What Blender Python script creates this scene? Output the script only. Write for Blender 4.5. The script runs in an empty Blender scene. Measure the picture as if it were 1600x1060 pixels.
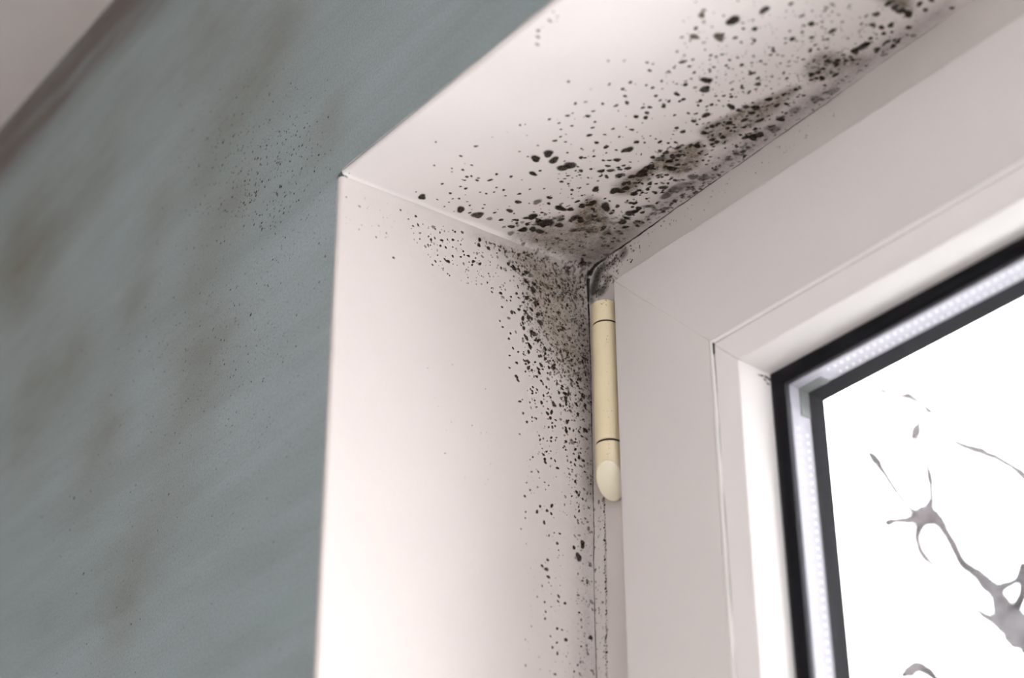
import bpy, math, random
import numpy as np
from mathutils import Matrix, Vector

# ------------------------------------------------------------------ camera, sky, exposure
scene = bpy.context.scene
COL = scene.collection
random.seed(11)
RNG = np.random.default_rng(11)

cam_data = bpy.data.cameras.new('camera')
cam = bpy.data.objects.new('camera', cam_data)
COL.objects.link(cam)
RIGHT = Vector((0.60987626, 0.79249187, -0.00275256))
DOWN = Vector((-0.39852987, 0.30368993, -0.86541688))
FORWARD = Vector((-0.68499992, 0.52889419, 0.50104496))
CAM = Vector((0.67234, -0.40742, -0.55097))
m = Matrix.Identity(4)
for i in range(3):
    m[i][0] = RIGHT[i]; m[i][1] = -DOWN[i]; m[i][2] = -FORWARD[i]; m[i][3] = CAM[i]
cam.matrix_world = m
cam_data.sensor_width = 36.0
cam_data.lens = 64.58
cam_data.clip_start = 0.02
cam_data.dof.use_dof = True
cam_data.dof.focus_distance = 1.0
cam_data.dof.aperture_fstop = 5.0
scene.camera = cam

world = bpy.data.worlds.new('overcast_sky')
scene.world = world
world.use_nodes = True
bgn = world.node_tree.nodes['Background']
bgn.inputs['Color'].default_value = (1.0, 0.96, 0.972, 1)
bgn.inputs['Strength'].default_value = 8.4

vs = scene.view_settings
vs.view_transform = 'Standard'
vs.look = 'None'
vs.gamma = 1.0
vs.use_curve_mapping = False
vs.exposure = 0.05
scene.cycles.use_denoising = True
scene.cycles.max_bounces = 7
scene.cycles.diffuse_bounces = 4
scene.cycles.transparent_max_bounces = 24


def portal(name, loc, rot, sx, sy):
    l = bpy.data.lights.new(name, 'AREA')
    l.shape = 'RECTANGLE'; l.size = sx; l.size_y = sy
    l.cycles.is_portal = True
    o = bpy.data.objects.new(name, l)
    o.location = loc; o.rotation_euler = rot
    COL.objects.link(o)
    return o


# opening of the near window (metres, reveal corner at the origin, y runs into the wall)
D = 0.16914          # reveal depth
WIN_W, WIN_H = 1.25, 1.35
CEIL = 0.345
FLOOR = -2.16
RX0, RX1, RY0 = -1.7, 2.7, -3.3
WALL_T = 0.34
# unseen window added in the right-hand wall to light the jamb
W2Y0, W2Y1, W2Z0, W2Z1 = -2.6, -0.5, -1.42, 0.12
portal('daylight_portal', (WIN_W / 2, WALL_T + 0.02, -WIN_H / 2), (-math.pi / 2, 0, 0), WIN_W + 0.16, WIN_H + 0.17)
portal('daylight_portal', (RX1 + 0.24, (W2Y0 + W2Y1) / 2, (W2Z0 + W2Z1) / 2), (0, math.pi / 2, 0), W2Z1 - W2Z0, W2Y1 - W2Y0)

# ------------------------------------------------------------------ surveyed marks (0.1 mm units)
SPOTS_TOP = """65,468,243,0 79,712,266,0 85,819,324,0 87,414,56,0 231,480,93,0 348,345,68,0 498,405,90,0 617,413,103,0 699,629,68,0 399,490,92,0 461,502,73,0 378,436,59,0
359,546,101,0 377,562,83,0 326,556,74,0 384,604,74,0 363,610,102,0 403,665,129,0 465,660,101,0 488,737,102,0 264,608,102,0 264,574,70,0 362,737,74,0
363,784,93,0 277,693,61,0 284,728,75,0 319,754,75,0 321,829,61,0 180,569,93,0 142,613,61,0 163,638,85,0 89,550,61,0 54,622,61,0 103,616,57,0 162,693,57,0
139,727,71,0 154,803,71,0 79,771,95,0 376,879,117,0 308,924,189,0 213,940,190,0 116,955,134,0 92,895,168,1 154,883,95,0 94,1043,193,0 100,1109,194,0
136,1048,106,0 39,1080,194,1 531,225,67,0 691,741,273,0 762,767,295,0 730,831,274,0 700,917,322,0 738,933,321,0 572,818,207,0 613,832,92,0 726,1014,138,0
822,935,137,0 831,955,91,0 867,985,91,0 767,1049,92,0 747,976,74,0 821,846,73,0 691,1036,74,0 653,987,93,0 622,991,74,0 590,994,116,0 694,1090,70,0
644,1128,75,0 593,1038,84,0 594,1116,84,0 556,1094,113,0 628,1198,235,0 780,1108,185,0 743,1136,111,0 755,1166,149,0 811,1145,185,0 967,983,158,0
1008,1095,272,0 905,1109,183,0 864,1052,101,0 880,1079,110,0 973,914,108,0 1083,1087,126,0 973,1047,82,0 974,1084,68,0 927,1182,73,0 845,1182,129,0
801,1215,232,0 876,1209,185,0 827,1277,209,0 836,1106,138,0 883,1174,115,0 854,1162,115,0 872,1306,325,0 918,1290,277,0 951,1303,231,0 673,1291,306,0
687,1321,235,0 723,1327,211,0 754,1289,187,0 772,1307,164,0 793,1340,164,0 705,1399,213,0 741,1397,141,0 825,1405,155,0 780,1431,141,0 838,1493,235,0
769,1498,95,0 431,1040,165,0 382,1074,119,0 364,1010,236,1 380,1160,286,0 401,1210,191,0 460,1241,214,0 514,1269,261,0 524,1354,334,0 481,1191,142,0
343,1282,289,0 302,1218,288,1 247,1255,242,0 224,1176,434,0 234,1080,287,0 222,1127,192,0 138,1155,218,0 106,1118,242,0 140,1204,243,0 188,1187,145,0
403,1343,240,1 349,1324,241,0 351,1370,241,1 403,1400,217,1 436,1419,193,1 469,1310,143,0 247,1348,194,1 274,1378,243,1 298,1427,243,1 364,1476,170,0
328,1522,220,1 429,1499,169,1 461,1527,242,0 429,1572,170,0 374,1572,195,1 501,1523,169,0 550,1508,288,0 579,1522,192,0 637,1467,143,0 627,1445,143,0
610,1516,191,0 563,1405,143,0 519,1413,96,0 489,1421,120,0 584,1299,85,0 578,1336,85,0 590,1560,144,0 645,1538,191,1 661,1564,191,1 651,1594,144,1
608,1614,144,1 502,1593,194,1 513,1619,194,1 1083,1337,183,0 1107,1355,183,0 1047,1352,184,0 1041,1409,138,0 999,1404,255,0 992,1372,162,0 1094,1281,183,0
1086,1245,128,0 1024,1251,147,0 1033,1297,275,1 1153,1303,137,0 1189,1309,114,0 1211,1346,159,0 1224,1378,182,0 1148,1190,113,0 1165,1233,91,0 1191,1261,113,0
1029,1488,186,1 1067,1441,138,1 938,1425,130,0 901,1397,140,1 999,1559,280,2 1010,1599,281,2 899,1563,376,2 850,1547,283,2 813,1552,284,2 776,1561,285,2
949,1586,235,2 2098,799,349,0 2235,869,265,0 1969,830,311,3 1909,730,228,3 2053,642,204,3 2086,626,122,1 1961,690,123,0 2018,688,123,1 2105,932,165,0
2077,886,91,0 2005,902,125,0 2038,997,104,0 2025,1136,127,0 1995,1147,93,0 1899,800,104,1 1729,820,169,0 1716,874,85,0 1840,899,93,0 1845,930,84,0
1859,1005,85,0 1860,1085,119,0 1677,1024,280,0 1616,1069,282,0 1594,960,138,0 1513,977,156,0 1498,1034,122,0 1404,988,153,0 1532,1116,131,0 1540,1186,114,0
1833,1176,137,0 1822,1232,129,0 1788,1265,165,0 1724,1219,113,0 1715,1275,122,0 1641,1224,114,0 1688,1186,96,0 1458,1223,221,0 1386,1207,151,0 1441,1172,97,0
1423,1136,97,0 1373,1088,88,0 1294,1175,134,0 1283,1224,144,0 1373,1241,89,0 1153,1186,117,0 1337,910,110,0 1357,937,123,0 1314,956,132,0 1260,931,141,0
1280,978,150,0 1160,989,125,0 1327,814,131,0 1364,769,104,0 1403,720,103,0 1465,716,111,0 1400,638,86,0 1279,784,114,0 1257,716,96,0 1188,598,96,0 1224,633,96,1
1087,631,114,0 1138,720,141,0 1184,716,83,0 1115,785,80,0 1069,807,89,0 1014,574,88,0 1013,636,79,0 1027,707,89,0 974,680,71,0 920,721,80,0 876,720,117,0
896,773,81,0 1006,838,152,0 1052,902,81,0 1115,903,98,0 972,915,126,0 1085,1087,135,0 1315,451,85,0 1549,504,84,1 1590,570,84,1 1635,675,84,0 1639,708,68,0
1590,731,102,0 1625,815,111,1 1554,841,86,0 1489,840,104,0 1488,799,77,0 1446,899,104,0 1429,942,83,0 1453,981,70,0 2283,1270,188,0 2272,1138,186,0
2294,1055,123,0 2334,942,122,0 2142,1146,167,0 2197,1220,126,0 2480,1361,186,0 2415,1409,167,0 2421,1463,167,0 2457,1490,188,0 2393,1510,147,0 2259,1495,340,0
2222,1491,213,0 2292,1500,212,0 2334,1482,127,0 2290,1580,170,0 2354,1577,169,0 2343,1634,170,0 2381,1625,148,0 2275,1649,150,1 2566,1350,205,0 2561,1401,227,0
2559,1447,248,0 2559,1497,270,0 2638,1488,185,0 2686,1517,165,0 2621,1549,145,0 2694,1653,145,0 2487,1583,168,0 2453,1656,169,1 2099,1430,171,0 2129,1473,171,0
2144,1517,129,0 2119,1392,128,0 2100,1496,172,0 2011,1461,173,0 1976,1448,173,0 1984,1516,195,0 2036,1555,173,0 2117,1293,127,0 1969,1490,130,0 1400,1320,157,0
1433,1331,156,0 1468,1373,179,0 1334,1331,180,0 1527,1424,178,0 1637,1403,221,0 1722,1403,198,0 1706,1477,177,0 1739,1512,133,0 1793,1442,131,0 1852,1466,131,0
1617,1346,176,0 1580,1283,220,0 1576,1337,155,0 1594,1411,177,0 1567,1497,201,0 1626,1583,224,0 1481,1469,135,0 1433,1575,272,0 1465,1588,272,0 1414,1543,204,0
1495,1533,135,0 1354,1439,181,0 1306,1442,159,0 1308,1406,158,0 1276,1436,136,0 1284,1600,229,2 1223,1606,231,2 1311,1624,161,0 1281,1662,115,0 1541,1591,270,2
1549,1626,271,2 1722,1590,311,2 1842,1612,309,2 1929,1642,264,2 1022,1620,281,2 995,1552,234,2 857,1564,330,2 785,1560,284,2 2126,1275,33,0 665,965,42,0
1883,1225,34,0 2098,1480,39,0 1604,1155,74,0 2348,1387,72,1 2164,1548,31,0 2286,1485,34,1 845,1213,35,0 1009,1185,52,0 1681,1041,54,0 1652,1246,60,0
2441,1330,69,0 1858,1181,30,0 2334,1214,77,1 2269,1528,50,0 2244,1538,32,0 823,1296,41,0 1467,748,42,0 2232,1207,33,0 1492,1198,67,0 1613,942,70,1
1347,1311,33,0 2623,1429,30,0 2090,1482,47,0 1355,1182,33,0 2123,1229,30,0 2412,1467,30,0 2045,1467,46,0 684,695,62,0 2327,1037,30,0 1563,1293,39,0
1849,1405,37,0 1749,1433,75,0 2185,1446,30,0 1363,1429,50,0 1414,1222,70,0 2520,1362,45,0 1578,1374,55,0 1207,1333,49,1 2430,1586,43,0 2445,1598,39,1
1434,1367,56,0 1447,1310,32,0 1782,1444,70,1 2305,1385,30,1 1996,1106,40,1 2024,1303,35,0 1265,1182,43,0 1936,1392,58,0 2044,976,74,1 1831,951,30,0
1895,1024,78,0 1575,920,66,0 1982,1421,32,1 1343,1050,32,0 2017,1204,77,1 1341,1316,32,1 1755,1484,36,0 2312,1494,30,0 2213,1283,71,0 2545,1351,36,0
1669,1221,31,1 113,759,38,0 2086,892,30,1 2357,1261,78,0 2321,1438,34,0 2229,1263,56,0 1151,1384,61,0 649,1020,48,0 410,1175,49,1 1556,1410,50,0 980,1386,32,1
2266,1295,67,0 2051,1321,55,0 42,693,45,0 2172,1434,30,1 1362,894,51,0 1638,1321,33,0 1070,1229,39,0 1858,1518,36,1 2524,1382,29,0 247,912,40,0 1592,1398,35,1
1990,1000,30,0 2428,1132,60,0 1986,1274,31,1 2122,1529,74,0 496,1062,36,0 317,1071,35,0 1340,1374,48,1 1886,995,32,1 1646,1158,30,0 2323,1117,50,1
2589,1371,65,0 1748,975,34,0 1784,950,39,0 1084,996,35,0 852,962,32,0 2278,1569,45,0 1512,990,51,0 1813,1071,51,0 1076,979,83,0 2594,1479,33,0 1552,877,33,0
503,1242,59,0 2341,1481,56,1 675,1028,47,0 2328,1282,36,0 1016,1180,43,0 1595,1387,49,0 519,1119,73,0 1767,1285,31,0 1550,1373,43,0 2282,1163,50,0
1733,1338,40,1 539,1242,34,0 1928,1344,43,0 2166,1281,76,0 2297,995,42,0 1654,1479,44,1 2103,1203,35,1 2310,1273,43,0 1667,1477,34,1 2309,1313,31,0
2566,1546,38,0 2400,1352,53,0 1029,1318,53,0 1789,1243,35,1 1880,1273,31,0 895,481,77,0 1719,1050,57,0 1291,1012,33,0 758,1128,50,0 2141,1147,30,0 604,960,39,0
448,1035,33,0 1567,1414,48,0 2280,1383,75,0 2528,1503,56,0 1980,1125,30,0 2041,1468,82,0 1513,1377,63,0 712,990,70,0 1073,814,31,0 2398,1246,36,1 2278,1027,55,1
273,1058,71,0 2470,1429,37,1 213,644,35,0 421,1179,79,1 2494,1357,62,0 2016,1305,40,0 1702,1246,58,0 485,1125,38,1 1343,1311,31,0 2423,1311,58,0 2066,1461,44,0
1638,1478,31,1 2450,1203,64,0 2103,1232,30,0 1157,1028,37,0 1376,1353,38,0 955,1213,34,0 2186,1348,53,1 2101,1141,75,0 2284,1358,31,0 2216,1429,45,0
1637,1099,33,1 1696,1356,44,1 353,454,60,1 926,1337,34,1 673,1296,33,0 2061,1415,54,0 2047,1069,30,0 2281,965,55,0 1275,1189,37,0 494,804,44,0 1497,1131,44,0
1120,709,37,0 1883,1358,41,1 1012,977,32,0 2087,1238,35,0 1928,1307,43,0 631,1193,65,0 1000,1109,34,0 2048,1283,36,0 2314,1515,47,0 1131,1094,61,1 797,1109,59,0
382,1153,37,0 2265,1452,46,1 1202,1219,36,0 975,1294,65,0 553,1183,51,0 1362,1353,67,0 2237,1480,36,0 1798,1404,31,0 1502,1327,47,1 2286,1577,47,0 910,949,69,1
540,1175,84,0 1663,1056,48,0 574,1221,46,0 2016,1290,52,0 2562,1361,41,0 2374,1462,44,0 1947,1382,34,0 2075,1387,31,0 826,1344,68,0 1731,995,35,1 2531,1323,38,0
1924,1410,49,0 2138,1227,30,0 189,788,66,0 1844,1150,43,0 2313,1301,45,0 2184,1437,53,0 2040,1123,67,0 2293,1279,66,1 1321,586,46,1 2054,1163,30,1
2575,1451,34,0 2019,1511,42,0 642,935,45,0 809,1371,35,1 1103,1126,84,0 2069,1449,72,0 2006,1443,31,0 1864,1080,77,0 897,1200,33,0 1684,811,51,0 1729,1417,66,0
2155,1309,37,0 2089,1322,30,0 2596,1354,49,0 1562,1245,60,0 949,1330,81,0 2007,1266,30,0 1051,1383,32,1 731,1338,52,0 1878,1378,37,0 2205,1521,59,0
2170,1461,77,0 1837,1359,39,0 900,1020,35,1 2223,1221,33,0 2034,1408,32,0 698,1154,82,1 443,898,70,0 888,883,60,0 1846,1185,80,0 1724,1402,75,0 1434,1407,46,0
2434,1401,30,0 1825,1263,31,0 2300,1481,52,0 1955,1025,46,1 1859,844,60,0 709,1012,64,1 1771,1385,44,0 742,1341,38,0 2314,1536,30,1 1311,1258,37,1
2508,1591,29,0 1883,1436,31,0 2412,1478,42,0 2146,1184,36,0 2451,1510,31,0 1000,1159,32,0 2102,1427,30,0 1792,1353,59,0 1906,1320,30,0 1880,1134,51,0
2209,1147,46,0 1694,1261,37,0 2182,1323,36,0 1520,1313,32,0 2339,1134,54,0 1875,1465,71,0 1669,1046,33,0 2023,1209,36,0 2534,1493,32,1 621,1030,47,1
328,559,32,0 1897,1355,64,0 840,567,35,0 1403,1182,46,1 1747,1224,36,1 2017,1376,30,0 327,984,54,0 914,499,49,0 1589,1257,40,1 1080,1172,37,1 1902,1359,41,0
2492,1481,29,0 819,1317,44,0 2289,1086,29,0 1468,1409,77,0 1172,1387,32,0 2079,1529,37,0 1239,1200,63,0 1507,1320,52,0 1918,1133,39,0 1090,1093,46,0
2176,1549,71,1 2421,1537,79,0 1894,1360,78,0 488,959,68,0 2167,1541,52,0 1166,1110,58,0 1404,1204,39,0 766,1361,80,0 2452,1486,66,0 1024,1344,44,0 1743,800,38,0
1139,1212,36,0 2546,1461,35,0 951,731,44,0 560,1136,33,0 2397,1287,29,0 794,674,70,0 1497,1139,40,0 2016,1085,29,0 780,1060,43,1 1250,1395,34,0 812,1239,66,0
2465,1195,55,0 2387,1585,44,0 2315,1376,39,1 1867,1276,61,1 586,1106,49,0 2140,1174,63,0 901,954,46,0 2260,1296,29,0 2370,1485,67,0 2172,1453,39,0
2331,1172,29,1 324,542,38,0 203,977,69,0 2536,1582,33,0 885,896,67,1 1938,1035,46,1 2016,1188,30,0 2031,1420,54,0 1083,680,32,0 2371,1386,49,0 341,1046,34,0
925,1020,59,0 2059,1553,37,0 2542,1567,38,0 1832,1280,39,0 2157,1387,40,0 2047,1314,80,0 2593,1487,43,0 1750,1287,82,0 2061,1397,32,1 1019,1304,86,1
2182,1552,33,0 1394,1264,70,1 2026,1408,63,1 2154,993,33,0 2299,1501,31,0 2480,1498,29,0 2358,1388,42,0 1858,1113,31,0 1357,1405,35,0 2360,1360,29,1
2200,1430,52,0 2415,1544,35,0 1944,1369,35,0 2175,1557,30,0 701,1108,33,0 2386,1560,47,0 1772,1253,30,0 1780,1450,35,0 1452,1428,59,0 1683,1230,33,0
1659,1455,50,0 2172,1242,45,0 818,1170,39,1 1713,978,40,0 877,1340,45,0 1146,1265,56,0 1647,1402,79,0 2174,1427,59,0 577,1055,47,0 1660,992,30,0 1146,1273,34,0
1868,1477,63,0 1400,742,52,0 2189,1566,40,0 2588,1432,35,1 819,998,32,1 1217,1133,34,1 1609,1238,42,0 532,1040,47,1 1141,1077,41,0 2418,1126,30,1 1644,1377,31,0
1116,639,60,0 2288,1165,54,0 1145,1285,83,1 1636,1105,33,0 1874,1327,65,1 1925,1172,71,1 2594,1428,52,0 1888,957,45,0 1582,1043,38,0 1560,1410,66,0
1816,970,35,0 2396,1508,30,0 1108,1275,57,0 1778,1056,37,1 1915,1485,31,0 771,1214,36,0 1734,880,33,0 752,884,62,0 1577,896,54,0 2446,1369,31,0 2269,1491,37,0
1160,1152,64,0 452,464,40,1 1736,1414,31,0 2319,1512,56,0 1960,1172,30,0 1250,1363,70,0 2512,1328,29,0 1865,1512,32,1 1351,1377,56,0 2077,1537,58,0
2593,1356,40,0 2013,1378,42,0 1763,1198,30,0 2581,1419,30,0 890,814,35,0 2109,1073,29,0 1981,1297,33,0 1947,1502,47,0 2170,966,35,0 1619,1361,40,1 812,1360,37,0
2267,1449,47,0 2239,1532,31,0 2345,1071,63,0 2100,1351,36,0 1288,1234,70,0 2191,1246,31,0 1927,1185,68,1 2435,1454,42,0 2391,1598,57,0 1737,1304,36,0
2243,995,42,0 2324,1490,36,1 824,1230,71,1 1783,1171,50,0 1483,1243,31,0 1014,1285,40,0 1181,1283,32,0 1760,1388,31,0 525,1163,36,1 1298,1225,45,0
1613,1458,43,0 1814,1255,56,0 1552,1308,31,0 730,432,43,1 2356,1407,29,0 1247,1396,35,0 2178,1244,40,0 1499,1132,73,0 2397,1384,61,0 1822,1507,32,0
609,1228,37,0 1681,1105,45,1 789,1227,81,0 190,877,41,0 1032,609,38,1 2187,1171,54,1 1234,996,44,0 2174,1354,45,0 2421,1539,64,0 1236,885,47,1 1728,1104,30,0
2533,1336,29,0 1739,920,30,0 766,929,34,1 1636,1080,31,1 894,1108,40,1 2179,1090,70,0 1833,1444,68,1 1577,1093,49,0 2056,1416,59,1 2453,1329,66,0 2390,1356,77,0
1041,1297,42,0 1251,822,46,0 1164,950,52,0 952,1352,43,0 2470,1570,34,0 1185,1257,32,0 1357,1348,68,0 1466,1397,66,0 2074,1365,76,0 361,1053,33,0 2394,1385,31,0
809,466,32,1 1286,723,30,1 2123,1426,56,0 1940,1247,38,0 1910,1428,45,0 2219,1448,52,0 1805,1462,32,0 944,1322,52,1 919,1123,36,0 1417,971,39,0 672,1059,33,0
705,724,70,0 2320,1427,68,1 2012,1365,52,0 980,974,37,0 2390,1158,65,0 2206,1327,34,1 1682,926,30,1 1994,952,82,0 1966,1286,50,1 1733,1143,38,0 2029,1440,31,1
2125,1034,34,0 1832,1302,42,0 1660,1354,86,0 1907,1007,30,0 1737,1205,80,0 1761,1074,58,0 2135,1020,29,0 1872,1406,34,0 2257,1253,47,0 2276,793,29,0
2005,606,44,1 1811,920,64,0 1740,988,68,0 1680,973,31,0 2361,1166,69,1 2331,1160,41,1 1750,975,69,0 2191,899,41,0 1443,987,81,0 1886,908,29,1 1997,834,80,0
2226,1298,92,0 2016,1005,76,0 1796,1313,76,1 1619,946,40,0 2040,1115,68,0 2374,1475,30,1 2220,1518,60,0 1630,828,55,0 2145,1321,81,0 2109,852,77,0 2061,826,31,0
2206,1227,38,0 1914,1038,36,0 1722,1142,61,0 2365,1118,51,1 1776,980,90,0 2214,1403,30,1 1767,1387,57,0 1634,816,63,0 2095,678,43,0 1979,1434,33,1 1446,966,47,0
1686,1078,61,1 2157,1025,31,0 2216,867,47,0 1598,1017,76,1 2223,710,65,0 2052,1469,33,0 2227,973,29,0 1873,942,86,0 1765,1229,33,1 1643,1062,44,0 1884,730,30,0
2129,1284,52,0 1998,1109,30,0 2101,935,33,0 1638,1073,86,0 2396,1113,66,1 2146,962,35,0 1947,1475,89,0 2044,1247,48,0 2355,1419,29,0 2236,800,45,1
2389,1204,64,0 2378,1122,79,0 1584,1194,72,0 1969,1239,69,0 1840,1161,84,0 2309,1174,83,0 2225,1121,33,0 1669,980,30,1 2045,1282,61,0 1627,1187,94,0
2333,1406,38,1 1818,1022,89,0 1936,912,38,0 2001,1266,83,1 2293,1500,34,0 2398,1101,73,1 2150,878,73,0 2075,930,30,0 2383,1035,29,1 1740,1145,45,0
2171,1344,75,0 2397,1382,56,0 1614,1324,42,0 2165,1420,39,0 1977,852,42,1 1685,1015,33,0 1759,1169,55,1 1868,1286,63,0 2218,1320,30,0 1818,1129,43,0
2213,1229,29,1 1852,1261,59,1 2276,1234,59,0 1593,836,30,0 1979,861,54,0 1827,755,35,0 1720,1277,32,1 1980,1439,90,0 2388,1186,30,0 1917,879,30,0 2399,1116,68,0
1875,735,63,0 1693,929,95,0 2151,1207,55,0 1669,818,68,0 1550,1208,53,0 2137,864,41,0 2281,1201,86,1 2214,1359,31,1 1768,913,30,0 2005,1392,34,0 2203,1150,86,0
2159,1279,62,0 1772,791,90,1 1918,1313,81,0 1890,720,40,0 1946,725,41,0 2176,1469,83,0 1845,728,49,0 1605,1019,80,1 1507,887,52,0 1805,1057,33,1 1856,1416,49,0
1785,729,33,1 1932,1142,92,0 2134,1283,36,0 1900,1114,73,0 1677,1008,40,0 1951,1229,33,0 1908,687,37,0 2430,1114,83,0 1959,742,29,0 2100,831,39,0 2221,917,38,0
1718,873,82,0 1655,1206,61,0 1915,1444,45,1 2210,890,29,0 1943,1084,97,1 1930,789,48,1 2013,911,30,1 2125,950,43,0 1476,1030,85,0 1516,1108,67,1 2348,1510,60,0
2270,1355,29,0 2102,736,70,0 2447,1224,51,1 1846,1464,88,0 1784,1121,50,1 2340,936,54,1 2010,749,56,0 2012,1176,63,0 1768,849,88,1 2113,548,52,0 1760,1021,31,0
1809,1046,66,0 1826,1177,31,0 2260,778,56,1 1961,1419,33,0 1972,604,45,0 1645,952,73,0 2240,1458,30,1 2466,1199,54,1 1874,682,88,0 2273,1215,36,0 2282,1218,39,1
1970,1440,55,0 2339,1399,37,0 2403,1431,75,0 1991,1457,83,1 1583,944,38,0 1729,952,33,0 2044,1424,36,0 1973,1294,50,0 2128,1115,77,0 2035,1097,57,0
2378,999,41,1 1451,1224,63,0 1777,740,69,0 2132,896,30,0 2431,1095,33,1 1767,852,55,0 1615,1140,34,0 1517,1176,86,0 1764,1326,31,0 2245,1118,95,0 1530,961,36,1
1905,912,40,1 491,1150,87,1 429,1179,38,3 455,1337,132,1 452,1252,58,1 313,1597,68,0 65,1239,65,0 290,1277,40,1 235,1254,41,1 143,1519,107,1 401,1400,100,1
291,1227,118,1 502,1503,79,1 334,1363,41,0 57,1117,67,1 51,1322,60,0 -2,1300,118,1 229,1621,99,3 375,1594,48,1 443,1587,92,1 261,1186,44,1 399,1390,45,1
456,1462,100,1 277,1604,44,3 258,1354,128,1 143,1485,97,3 414,1303,125,1 431,1299,47,1 206,1061,143,1 503,1419,126,1 80,1645,40,1 278,1162,56,1 27,1291,40,0
279,1527,106,1 389,1378,97,3 202,1058,142,0 500,1549,43,3 4,1561,47,1 477,1622,68,3 76,1418,48,1 104,1444,74,0 378,1176,109,3 8,1317,49,1 160,1095,107,1
423,1342,56,1 47,1259,64,3 295,1115,43,1 333,1533,93,1 68,1158,47,3 298,1385,94,1 328,1449,67,0 184,1321,79,3 184,1158,53,0 120,1066,111,1 301,1637,139,1
31,1334,44,3 118,1174,110,1 410,1527,43,1 416,1363,134,0 303,1236,99,0 253,1439,89,1 349,1284,75,1 315,1324,64,1 281,1434,132,1 304,1241,50,3 161,1037,41,0
179,1501,42,0 39,1361,70,1 145,1245,65,0 273,1192,114,1 120,1352,47,1 136,1015,62,1 337,1423,104,1 312,1136,60,1 227,1146,72,1 309,1433,71,0 251,1658,52,1
254,1429,68,1 215,1652,80,1 16,1560,84,1 12,1452,40,1 477,1227,38,3 307,1589,62,3 152,1672,144,1 4,1195,118,1 118,1666,60,3 250,1129,52,3 251,1232,40,1
254,1575,94,1 516,1538,59,1 433,1366,81,1 237,1453,83,3 246,1093,82,1 191,1514,43,3 513,1606,51,0 340,1382,39,1 288,1126,124,1 368,1600,114,3 327,1217,71,0
277,1223,62,1 138,1441,83,1 60,1496,113,1 457,1328,68,1 492,1581,48,1 168,1126,40,1 100,1502,41,3 123,1335,49,1 146,1659,43,0 364,1307,115,1 510,1593,118,1
176,1104,78,3 57,1241,41,1 -4,1279,55,1 518,1224,86,3 175,1138,112,1 426,1572,99,0 70,1433,137,1 507,1349,50,3 83,1570,110,3 91,1370,41,0 28,1597,148,0
307,1630,59,1 260,1227,40,1 69,1308,55,3 305,1358,46,1 107,1361,83,1 390,1531,69,0 98,1473,100,1 211,1409,50,1 44,1449,61,1 67,1011,105,1 467,1229,95,1
274,1623,40,3 482,1259,130,3 154,1013,91,0 302,1467,137,1 68,1479,71,1 265,1105,56,1 215,1221,55,3 148,1389,97,1 474,1472,104,1 109,1264,55,3 -1,1348,53,1
213,1594,110,1 16,1174,56,1 196,1191,90,1 341,1180,66,1 22,1163,59,1 191,1105,41,1 136,1367,61,1 19,1410,59,0 150,1015,56,3 333,1544,117,1 380,1570,79,1
426,1374,44,1 383,1502,70,1 75,1564,77,1 207,1225,53,1 153,1455,42,0 474,1625,129,3 81,1343,76,0 137,1328,131,3 40,1642,136,3 46,1587,40,1 488,1199,60,1
336,1645,102,1 408,1297,42,0 368,1406,95,1 15,1394,67,1 143,1386,40,1 230,1243,52,0 340,1404,39,1 146,1571,54,1 308,1286,67,1 424,1136,76,1 194,1432,53,1
229,1601,89,1 510,1334,50,1 -4,1595,56,0 23,1619,134,3 497,1304,38,1 508,1490,72,1 279,1612,85,0 75,1598,47,1 528,1241,40,1 391,1138,137,1 145,1159,52,3
393,1205,97,3 108,1376,43,1 180,1460,121,1 398,1417,129,3 68,1401,66,1 307,1293,50,0 46,1583,120,3 160,1112,79,3 24,1359,99,1 335,1330,46,3 488,1591,43,0
158,1100,129,0 341,1483,131,3 60,1250,66,0 422,1477,126,1 501,1307,38,3 159,1068,133,1 230,1107,61,3 277,1544,116,1 118,1114,117,0 96,1158,48,1 330,1545,77,1
134,1355,121,1 233,1621,42,1 223,1585,46,1 68,1023,41,1 410,1133,100,1 43,1206,53,1 228,1655,74,1 481,1614,71,3 77,1011,45,1 230,1134,50,1 147,1503,80,3
392,1368,121,1 220,1204,59,0 286,1189,118,1 151,1574,57,3 333,1116,41,1 -9,1675,128,0 264,1386,52,3 159,1029,140,0 34,1463,66,1 398,1404,47,1 292,1099,100,0
777,1482,131,0 1134,1423,67,1 881,1486,106,0 748,1454,60,0 1144,1336,116,0 716,1402,82,1 747,1407,89,0 898,1407,89,1 1018,1543,40,0 944,1329,44,1 621,1544,57,1
1099,1453,122,1 1033,1305,111,0 802,1405,54,1 642,1472,64,0 701,1414,118,1 1069,1242,58,1 856,1372,126,1 503,1513,76,0 856,1323,42,0 736,1430,111,0
924,1394,129,1 902,1359,91,0 881,1329,97,0 997,1458,104,1 1026,1324,52,1 741,1447,53,0 635,1414,70,0 1063,1287,51,1 1049,1497,106,1 908,1340,68,1
1064,1287,101,0 700,1402,109,1 1178,1344,48,0 889,1315,89,0 700,1567,98,0 478,1505,106,1 942,1292,53,1 932,1513,131,1 949,1531,101,0 961,1314,52,1 848,1438,60,0
907,1386,84,0 1035,1539,39,0 519,1495,40,0 865,1466,38,1 1161,1294,44,1 1047,1420,83,1 1020,1436,55,0 926,1499,71,1 1170,1300,126,1 842,1435,92,0 513,1526,76,1
1128,1370,89,0 1232,1371,44,1 628,1467,94,1 820,1331,91,0 1154,1430,42,1 1104,1412,63,1 956,1493,38,1 959,1342,54,0 1083,1504,76,1 1036,1344,124,0
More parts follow.
